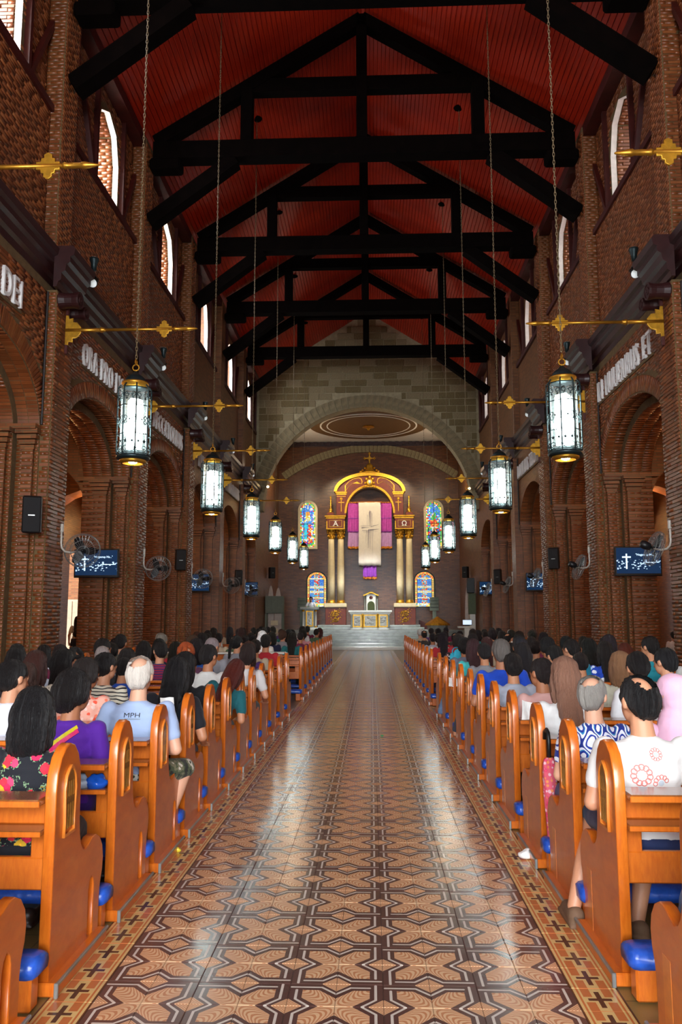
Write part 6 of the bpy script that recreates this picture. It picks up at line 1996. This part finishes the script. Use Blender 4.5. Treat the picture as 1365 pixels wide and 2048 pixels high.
NEAR = [
 # side, row, x, top, pose, hair style, hair, shirt colour, shirt material, pants, label
 (-1, 0, -1.54, 1.19, 'a', 'bob', (14, 13, 15), None, 'black_floral', (16, 16, 26), 'woman with a glossy black bob in a black dress with red flowers'),
 (-1, 1, -1.67, 1.24, 'r', 'shortf', BK, (92, 30, 164), None, (60, 26, 120), 'person with short black hair in a purple polo with a striped strap'),
 (-1, 2, -2.43, 1.27, 'r', 'pony', BK, (226, 228, 240), None, (60, 60, 80), 'woman with a black ponytail in a white top with a thin brown strap'),
 (-1, 2, -1.50, 1.31, 'broad', 'crown', (214, 208, 198), (176, 198, 236), None, None, 'white-haired balding man in a pale blue polo lettered on the back'),
 (-1, 3, -2.19, 1.22, 'r', 'shortf', (34, 28, 26), None, 'coral', (60, 40, 40), 'woman with dark hair in a coral and pink print blouse'),
 (-1, 4, -2.31, 1.24, 'r', 'bun', BK, None, 'bwstripe', (40, 40, 60), 'woman with a black bun and earring in a black and cream striped top'),
 (-1, 5, -2.40, 1.12, 'b', 'short', BK, (30, 84, 190), None, (40, 40, 60), 'person with bowed head in a blue shirt beyond the striped top'),
 (-1, 4, -2.96, 1.26, 'a', 'long', (58, 30, 24), None, 'speckle', (60, 50, 40), 'woman with long reddish-brown hair in a speckled cream top'),
 (-1, 5, -3.52, 1.26, 'l', 'bob', BK, (50, 40, 44), None, (40, 40, 50), 'woman with a black bob in a dark top by the left wall'),
 (-1, 5, -3.02, 1.24, 'r', 'long', BK, (206, 212, 226), None, (40, 40, 50), 'woman with long black hair glancing right, in a pale top'),
 (-1, 6, -3.24, 1.22, 'b', 'curly', BK, (150, 170, 210), None, (40, 40, 50), 'person with curly black hair in a pale blue shirt'),
 (-1, 8, -3.48, 1.31, 'r', 'short', BK, (186, 34, 96), None, (40, 40, 50), 'man with short black hair in a magenta shirt near the pier'),
 (-1, 10, -3.87, 1.33, 'a', 'short', BK, (98, 100, 92), None, (40, 40, 50), 'person in a grey shirt beside the television pier'),
 (-1, 6, -2.62, 1.20, 'a', 'long', (20, 15, 14), (24, 22, 26), None, (20, 20, 30), 'woman with long black hair in black, sixth row, behind the bald man'),
 (-1, 9, -3.20, 1.22, 'b', 'bob', BK, (34, 36, 48), None, (20, 20, 30), 'woman with a black bob in a charcoal top near the pier'),
 (-1, 8, -2.69, 1.25, 'l', 'short', BK, None, 'plaid', (20, 20, 30), 'person with short black hair in a red and purple plaid shirt'),
 (-1, 11, -3.39, 1.33, 'a', 'short', (120, 116, 106), (136, 124, 98), None, (50, 46, 40), 'grey-haired man in a beige shirt far back on the left'),
 (-1, 3, -1.50, 1.24, 'elbow', 'longer', (14, 13, 15), (18, 20, 30), None, (26, 34, 70), 'woman with very long black hair in a navy top, elbow beyond the pew end'),
 (-1, 4, -1.56, 1.24, 'r', 'longer', (15, 14, 15), (20, 22, 28), None, (26, 34, 70), 'woman with long black hair in black behind the pew with a navy jeans leg'),
 (-1, 7, -2.14, 1.27, 'a', 'curly', (150, 66, 26), (86, 44, 70), None, (40, 40, 50), 'woman with curly orange-brown hair in a plum top'),
 (-1, 6, -1.69, 1.27, 'r', 'short', (24, 20, 20), (222, 220, 214), None, (40, 40, 50), 'man with short dark hair in a white T-shirt, sixth row of the left block'),
 (-1, 5, -1.46, 1.16, 'lean', 'long', (74, 26, 18), (12, 92, 100), None, (30, 40, 60), 'woman with auburn hair in a teal top leaning out toward the aisle'),
 (-1, 7, -1.44, 1.24, 'elbow', 'shortf', (34, 22, 20), (226, 224, 222), None, (40, 40, 50), 'woman with short brown hair in a white blouse, elbow by the pew end'),
 (-1, 8, -1.50, 1.12, 'b', 'bob', (50, 26, 18), (150, 150, 166), None, (40, 40, 50), 'woman with bowed brown head in a lavender grey top by the aisle'),
 (-1, 11, -2.70, 1.34, 'a', 'short', BK, (210, 212, 216), None, (40, 40, 50), 'person with short black hair in a white shirt far back on the left'),
 (-1, 12, -2.05, 1.33, 'a', 'veil', WH, (226, 222, 210), None, (120, 110, 100), 'person under a white lace veil behind the gilt emblem rail'),
 (1, 0, 1.56, 1.27, 'broad2', 'crown', (14, 13, 14), (244, 242, 238), None, (34, 48, 92), 'balding man with black hair in a white shirt with pink flowers'),
 (1, 1, 1.53, 1.18, 'r', 'crown', (146, 144, 138), None, 'batik', (60, 70, 130), 'person with thin grey hair in a blue and white batik blouse'),
 (1, 2, 1.58, 1.28, 'a', 'longer', (132, 96, 78), (238, 238, 236), None, (50, 50, 70), 'woman with long straight light-brown hair in a white top'),
 (1, 1, 2.04, 1.19, 'l', 'hood', (242, 190, 216), (240, 186, 214), None, (120, 80, 100), 'person in a pink headscarf at the right edge of the view'),
 (1, 3, 2.46, 1.29, 'b', 'short', BK, (232, 232, 234), None, (40, 44, 60), 'man with tousled black hair in a white T-shirt with a black strap'),
 (1, 3, 1.62, 1.20, 'l', 'bun', (28, 22, 22), (230, 180, 172), None, (60, 60, 80), 'woman with dark hair tied back in a blush pink top'),
 (1, 4, 3.02, 1.28, 'l', 'short', (20, 20, 22), (236, 236, 238), None, (40, 44, 60), 'young man with black hair in a white jersey with black lettering'),
 (1, 4, 1.54, 1.20, 'a', 'bun', (22, 18, 18), (176, 182, 196), None, (60, 60, 80), 'woman with a black bun in a light grey T-shirt'),
 (1, 5, 1.58, 1.37, 'broad', 'short', (96, 92, 88), (24, 78, 208), None, (40, 44, 60), 'man with greying hair in a royal blue T-shirt'),
 (1, 5, 2.45, 1.16, 'b', 'crop', (24, 18, 18), (26, 34, 84), None, (40, 44, 60), 'person with bowed head in a navy shirt'),
 (1, 4, 2.58, 1.22, 'a', 'bob', (140, 104, 74), (206, 204, 182), None, (70, 60, 50), 'woman with light brown hair in a pale beige top'),
 (1, 7, 3.85, 1.35, 'l', 'short', BK, (18, 134, 150), None, (40, 44, 60), 'man with black hair in a bright teal shirt by the right wall'),
 (1, 7, 2.81, 1.30, 'l', 'crop', BK, (22, 118, 146), None, (40, 44, 60), 'man with cropped hair in a teal blue shirt'),
 (1, 7, 3.25, 1.24, 'a', 'longer', BK, None, 'bluefloral', (40, 44, 60), 'woman with very long black hair in a blue floral dress by the right wall'),
 (1, 9, 3.92, 1.31, 'a', 'long', (40, 34, 40), None, 'whitestripe', (40, 44, 60), 'woman with long dark hair in a white striped top by the pier'),
 (1, 10, 4.20, 1.22, 'r', 'short', BK, (120, 116, 130), None, (40, 44, 60), 'person in a grey shirt before the right television pier'),
 (1, 8, 3.84, 1.17, 'b', 'bob', (84, 36, 22), (150, 110, 90), None, (40, 44, 60), 'woman with auburn hair bowed in a tan top'),
 (1, 6, 2.36, 1.22, 'l', 'short', (20, 18, 18), (40, 120, 150), None, (40, 44, 60), 'person with black hair raising a hand, in a blue green top'),
 (1, 6, 1.98, 1.26, 'a', 'long', (22, 20, 24), None, 'bluefloral', (40, 44, 60), 'woman with long black hair in a blue floral dress by the royal blue shirt'),
 (1, 7, 2.14, 1.34, 'a', 'short', (26, 28, 36), (74, 106, 160), None, (40, 44, 60), 'man with short black hair in a slate blue shirt'),
 (1, 7, 1.66, 1.22, 'legout', 'short', (28, 26, 28), (140, 142, 148), None, (60, 66, 80), 'man with short black hair in a mid grey shirt'),
 (1, 8, 1.64, 1.25, 'a', 'long', (58, 36, 40), (74, 204, 204), None, (60, 66, 80), 'woman with long dark brown hair in an aqua top'),
 (1, 9, 1.64, 1.24, 'legout', 'shortf', BK, (120, 130, 150), None, (120, 150, 190), 'person in pale jeans with one foot out on the aisle border'),
 (1, 10, 1.68, 1.30, 'b', 'shortf', (24, 20, 20), None, 'darkfloral', (60, 66, 80), 'woman with short dark hair in a busy dark floral blouse'),
]
first_row = {}
for (s, k, x, top, pose, style, hc, sc_, sm, pc, lab) in NEAR:
    y = prow(s, k); rt = (.975 if s < 0 else .957) if k < 11 else 1.0
    x = CAM_X + (x - CAM_X) * rt; top = CAM_H - (CAM_H - top) * rt
    pm = P_['camo'] if 'pale blue polo' in lab else None
    sh = M['shoe_b'] if 'pink flowers' in lab else M['shoe_d'] if k < 5 else None
    up = .05 if ('pink flowers' in lab or 'pale blue polo' in lab) else .92
    sl = .45 if style in ('bob',) else .62
    t = person((x, y, 0), top, pose, style, hc, sc_, P_[sm] if sm else None, pc or (40, 44, 60), pm, lab, sleeve=sl, shoe=sh, upto=up)
    first_row[lab] = t; OCC.append((s, k, x))
# rest of the congregation
PAL = [((226, 226, 222), 'white'), ((30, 36, 70), 'navy'), ((28, 28, 32), 'black'), ((150, 150, 156), 'grey'), ((40, 92, 180), 'blue'), ((120, 30, 70), 'wine red'), ((190, 40, 50), 'red'), ((30, 110, 110), 'teal'), ((206, 190, 160), 'beige'), ((230, 160, 170), 'pink'), ((90, 60, 130), 'violet'), ((70, 100, 70), 'green'), ((200, 204, 220), 'pale blue'), ((60, 56, 52), 'charcoal')]
HS = [('short', 'short black hair', BK), ('shortf', 'full black hair', BK), ('long', 'long black hair', BK), ('bob', 'black bob', BK), ('bun', 'black bun', BK), ('pony', 'black ponytail', BK), ('long', 'long brown hair', (58, 34, 26)), ('short', 'grey hair', (140, 138, 132)), ('shortf', 'short brown hair', (66, 40, 28)), ('crown', 'thinning black hair', BK), ('short', 'white hair', (196, 192, 184))]
wts = [26, 10, 16, 8, 8, 6, 6, 6, 6, 5, 3]
rr = random.Random(21); N_P = 0
for s, rows in ((-1, PEW_L), (1, PEW_R)):
    nr = len(rows)
    for k in range(nr - 1):
        n_first = 12 if s < 0 else 11
        for j in range(6):
            x = s * (1.60 + .51 * j + rr.uniform(-.05, .05))
            if any(o[0] == s and o[1] == k and abs(o[2] - x) < .42 for o in OCC): continue
            if k < 2: continue
            p_ = .55 if k < 5 else .62 if k < n_first else .60
            if k < 4 and j < 2: continue
            if k == n_first and s < 0 and j < 1: continue
            if rr.random() > p_: continue
            st, hd, hc = rr.choices(HS, wts)[0]; cl, cn = rr.choice(PAL)
            hc = tuple(max(4, c + rr.randint(-4, 6)) for c in hc)
            row_l = ('%s row' % ORD[k]) if k < n_first else ('%s row from altar' % ORD[nr - 2 - k])
            lab = '%s, %s top, %s block, %s, seat %s from aisle' % (hd, cn, SIDE[s], row_l, ['one', 'two', 'three', 'four', 'five', 'six'][j])
            person((x, prow(s, k) + rr.uniform(-.03, .03), 0), rr.uniform(1.17, 1.31), rr.choice('aaabblr'), st, hc, cl, None, rr.choice([(34, 40, 66), (30, 30, 34), (90, 84, 70)]), None, lab)
            OCC.append((s, k, x)); N_P += 1
# the man at the lectern
t = person((-3.09, 42.78, ZP + .46), 1.0, 'speak', 'short', BK, (236, 238, 244), None, (30, 34, 60), None, 'man in a white polo shirt speaking at the lectern', rz=PI, stand=True, shoe=M['shoe_d'], group=None)
# the person whose jeans leg shows at the near right corner
t = person((1.66, 2.85, 0), 1.26, 'stretch', 'short', BK, (120, 130, 150), None, (92, 140, 200), None, 'person in light blue jeans and white slip-on shoes at the nearest right pew', shoe=M['linen'], group=None)
# people by the sunlit side door, and in the right aisle
for k, (x, y, st, hc, cl, lab) in enumerate(((-9.25, 25.3, 'long', BK, (232, 226, 206), 'woman with long black hair in a cream dress standing in the sunlit doorway'), (-9.0, 26.1, 'bun', BK, (240, 240, 240), 'woman in white standing in the sunlit doorway'), (-8.4, 23.0, 'shortf', BK, (30, 36, 60), 'person in dark clothes standing in the left aisle before the doorway'), (-8.25, 24.2, 'short', BK, (150, 190, 236), 'person in a light blue shirt standing in the left aisle'))):
    person((x, y, .37 if k < 2 else .14), .98 if k < 2 else .86, 'stand', st, hc, cl, None, (190, 180, 160) if k == 0 else (40, 44, 60), None, lab, rz=rr.uniform(-.5, .5), stand=True, group=None)
for k, (x, y, st, cl) in enumerate(((8.15, 21.6, 'short', (214, 214, 220)), (8.5, 22.0, 'bob', (170, 40, 30)))):
    person((x, y, .12), .84, 'stand', st, BK, cl, None, (40, 44, 60), None, ('person in a white top' if k == 0 else 'person in a red top') + ' standing in the right aisle', stand=True, group=None)

# lettering on the polo, straps and carried things
def on_surface(me, M4, target, off=.004):
    """drape flat lettering onto the back of a garment (ray along +Y in the wearer's space)"""
    me.transform(M4)
    bv = BVHTree.FromPolygons([v.co for v in target.vertices], [tuple(p.vertices) for p in target.polygons])
    for v in me.vertices:
        h = bv.ray_cast(Vector((v.co.x, -1.0, v.co.z)), Vector((0, 1, 0)))
        if h[0] is not None: v.co.y = h[0].y - off
    me.update(); return me
def strap(pts, w, target, off=.006, n=30):
    bv = BVHTree.FromPolygons([v.co for v in target.vertices], [tuple(p.vertices) for p in target.polygons])
    vs = []; fs = []
    a, b_ = Vector((pts[0][0], 0, pts[0][1])), Vector((pts[1][0], 0, pts[1][1])); d = (b_ - a).normalized(); nn = Vector((-d.z, 0, d.x)) * w / 2
    for i in range(n + 1):
        p = a.lerp(b_, i / n)
        for sg in (-1, 1):
            r = p + nn * sg; h = bv.ray_cast(Vector((r.x, -1, r.z)), Vector((0, 1, 0)))
            vs.append((r.x, (h[0].y if h[0] is not None else -.1) - off, r.z))
    for i in range(n): fs.append((2 * i, 2 * i + 1, 2 * i + 3, 2 * i + 2))
    mb = MB(); mb.add(vs, fs); return mb
T_ = first_row
man = T_['white-haired balding man in a pale blue polo lettered on the back']
shm = [c for c in man.children if c.name.startswith('shirt')][0]
me = text_mesh('MPH', .042, .0, 1.35, 0.0, 1.0); w_ = max(v.co.x for v in me.vertices)
put('printed_letters', on_surface(me, Matrix.Translation((-w_ / 2 - .005, 0, .905)) @ Matrix(((1, 0, .0, 0), (0, 0, -1, 0), (.0, 1, 0, 0), (0, 0, 0, 1))) @ Matrix.Shear('XZ', 4, (.0, 0)) if False else Matrix.Translation((-w_ / 2 - .005, 0, .905)) @ AX_XZ, shm.data), M['black'], shm)
b_ = MB()
for k in range(12): b_.add([(x, 0, z) for x, z in ((-.052 + k * .009, 0), (-.045 + k * .009, 0), (-.045 + k * .009, .004), (-.052 + k * .009, .004))], [(0, 1, 2, 3)])
put('printed_line', on_surface(b_.mesh('printed_line'), Matrix.Translation((0, 0, .893)), shm.data), M['gpanel'], shm)
def garment(lab): return [c for c in T_[lab].children if c.name.startswith('shirt')][0]
g = garment('person with short black hair in a purple polo with a striped strap')
thick(put('strap', strap(((-.19, .78), (.075, .97)), .022, g.data), plain('yellow_strap', srgb(222, 206, 30)), T_['person with short black hair in a purple polo with a striped strap']), .003)
thick(put('strap', strap(((-.19, .752), (.085, .95)), .026, g.data), plain('pink_strap', srgb(226, 40, 110)), T_['person with short black hair in a purple polo with a striped strap']), .003)
lab = 'man with tousled black hair in a white T-shirt with a black strap'
thick(put('strap', strap(((-.12, .98), (.16, .70)), .035, garment(lab).data), M['black'], T_[lab]), .004)
lab = 'woman with a black ponytail in a white top with a thin brown strap'
thick(put('strap', strap(((-.12, .92), (.12, .66)), .014, garment(lab).data), M['shoe_d'], T_[lab]), .003)
lab = 'young man with black hair in a white jersey with black lettering'
g = garment(lab); me = text_mesh('JAN', .085, .0, 1.0); w_ = max(v.co.x for v in me.vertices)
put('printed_letters', on_surface(me, Matrix.Translation((-w_ / 2, 0, .86)) @ AX_XZ, g.data), M['black'], g)


# embroidered flowers on the white shirt
g = garment('balding man with black hair in a white shirt with pink flowers')
pk, pg = plain('pink_thread', srgb(216, 128, 120), .8), plain('grey_thread', srgb(190, 200, 208), .8)
for (fx, fz, fr, full) in ((-.055, .835, .052, 1), (.035, .80, .040, .6), (.02, .93, .030, 1), (.15, .69, .045, 1), (-.13, .62, .02, 1), (.06, .62, .018, 1)):
    b_ = MB(); n_ = 11
    for k in range(int(n_ * full)):
        a = 2 * PI * k / n_ + .4; cx, cz = fx + fr * .72 * math.cos(a), fz + fr * .72 * math.sin(a); pr = fr * .30
        for j in range(12):
            a0, a1 = 2 * PI * j / 12, 2 * PI * (j + 1) / 12
            b_.add([(cx + pr * math.cos(a0), 0, cz + pr * math.sin(a0)), (cx + pr * math.cos(a1), 0, cz + pr * math.sin(a1)), (cx + pr * .66 * math.cos(a1), 0, cz + pr * .66 * math.sin(a1)), (cx + pr * .66 * math.cos(a0), 0, cz + pr * .66 * math.sin(a0))], [(0, 1, 2, 3)])
    put('printed_flower', on_surface(b_.mesh('printed_flower'), Matrix.Identity(4), g.data, .003), pk, g)
    b_ = MB(); b_.add([(fx + fr * .36 * math.cos(2 * PI * j / 16), 0, fz + fr * .36 * math.sin(2 * PI * j / 16)) for j in range(16)], [tuple(range(16))])
    put('printed_flower', on_surface(b_.mesh('printed_flower'), Matrix.Identity(4), g.data, .003), pg, g)
# ================================================================== SMALL THINGS
ux, uy = 1.285, PEW_R[3] - .10
t = thing('folded_umbrella', 'folded pink patterned umbrella hooked by its black handle on the third right pew', 'umbrella', (ux, uy, 0))
m_ = MB(); m_.sm = True
m_.tube([(-.005, .10, .80), (-.005, .09, .845), (0, .055, .865), (0, .015, .85), (0, 0, .81), (0, 0, .66)], .013, 10); put('handle', m_, M['black'], t)
q = N('pink_print'); 
q.set(Base_Color=floral(srgb(232, 96, 120), [srgb(240, 150, 90), srgb(238, 190, 200), srgb(226, 70, 110)], 40, .4, False)(q), Roughness=.7)
m_ = MB(); m_.sm = True
rs = []
for z, r in ((.70, .016), (.685, .034), (.66, .040), (.6, .044), (.5, .042), (.4, .037), (.3, .03), (.22, .024), (.17, .016)):
    rs.append([((r + .005 * math.cos(7 * a + z * 20)) * math.cos(a), (r + .005 * math.cos(7 * a + z * 20)) * math.sin(a), z) for a in [2 * PI * j / 28 for j in range(28)]])
m_.rings(rs); put('canopy', m_, q.mat, t)
m_ = MB(); m_.tube([(0, 0, .17), (0, 0, .11)], [.009, .005], 8); put('tip', m_, M['black'], t)

t = thing('plastic_pouch', 'crumpled blue and clear plastic pouch on the shelf of the second left pew', 'bag', (-1.40, PEW_L[2] + .03, .656))
def crumple(sx, sy, sz, seed, n=18):
    m_ = MB(); m_.sm = True; m_.sphere((0, 0, sz), (sx, sy, sz), n, 12)
    m_.v = [tuple(Vector(v) * (1 + .34 * mnoise.noise(Vector(v) * 26 + Vector((seed, 0, 0))))) for v in m_.v]
    m_.v = [(a, b_, max(.001, c)) for a, b_, c in m_.v]
    return m_
put('clear_half', crumple(.075, .05, .04, 1), plain('clear_plastic', srgb(170, 184, 200), .15), t, (-.04, 0, 0))
put('blue_half', crumple(.055, .05, .04, 4), plain('blue_plastic', srgb(30, 90, 200), .2), t, (.065, 0, 0))

def sheet(nm, lab, loc, w, h, rot, mat, fold=.02, cat='paper'):
    m_ = MB(); n = 8; rows_ = []
    for j in range(5):
        rows_.append([(w * (i / n - .5), h * (j / 4 - .5), fold * math.sin(i * .9 + j * .7)) for i in range(n + 1)])
    vs = [p for r in rows_ for p in r]
    m_.add(vs, [(j * (n + 1) + i, j * (n + 1) + i + 1, (j + 1) * (n + 1) + i + 1, (j + 1) * (n + 1) + i) for j in range(4) for i in range(n)])
    o = put(nm, m_, mat, None, loc); o.rotation_euler = rot; thick(o, .003); tag(o, lab, cat); return o
paper = plain('white_paper', srgb(240, 240, 236), .8)
sheet('song_sheet', 'white song sheet propped on the fourth right pew by the aisle', (1.37, PEW_R[4] + .02, .86), .12, .16, (1.15, .3, .3), paper, .006)
sheet('song_sheet', 'white paper held up in front of the pale blue polo', (-1.36, PEW_L[3] + .80, .93), .10, .14, (1.1, 0, .4), paper, .006)
sheet('face_mask', 'white cloth hung over a right pew end halfway along the aisle', (1.27, PEW_R[9] + .02, .72), .16, .12, (1.3, .1, .1), paper, .012, 'cloth')
def litter(nm, lab, loc, sc_, mat, seed, cat='litter'):
    o = put(nm, crumple(sc_, sc_ * .7, sc_ * .6, seed), mat, None, loc); tag(o, lab, cat); return o
litter('crumpled_tissue', 'crumpled white tissue on the floor border beside the right pews', (1.17, 5.55, .0), .05, paper, 3, 'tissue')
litter('sweet_wrapper', 'crumpled yellow wrapper on the floor border beside the left pews', (-1.17, 5.62, .0), .03, plain('yellow_foil', srgb(226, 204, 60), .3), 6, 'wrapper')
litter('green_scrap', 'tiny green scrap lying mid-aisle on the tiles', (.29, 11.0, .0), .022, plain('green_foil', srgb(20, 130, 60), .4), 8, 'wrapper')
# the cyan cloth bag on a right pew end
t = thing('cloth_bag', 'bright cyan cloth bag over the back of the dark floral blouse', 'bag', (1.52, PEW_R[11] - .12, .79))
put('bag_body', crumple(.10, .05, .13, 9), plain('cyan_cloth', srgb(60, 190, 220), .8), t)
m_ = MB(); m_.torus((0, 0, .25), .07, .008, 16, 5, Matrix.Rotation(PI / 2, 4, 'X')); put('handle', m_, plain('cyan_strap', srgb(40, 160, 190), .8), t)
# benches in the side aisles that carry nothing of the view are left out
bpy.data.scenes.remove(TMP)
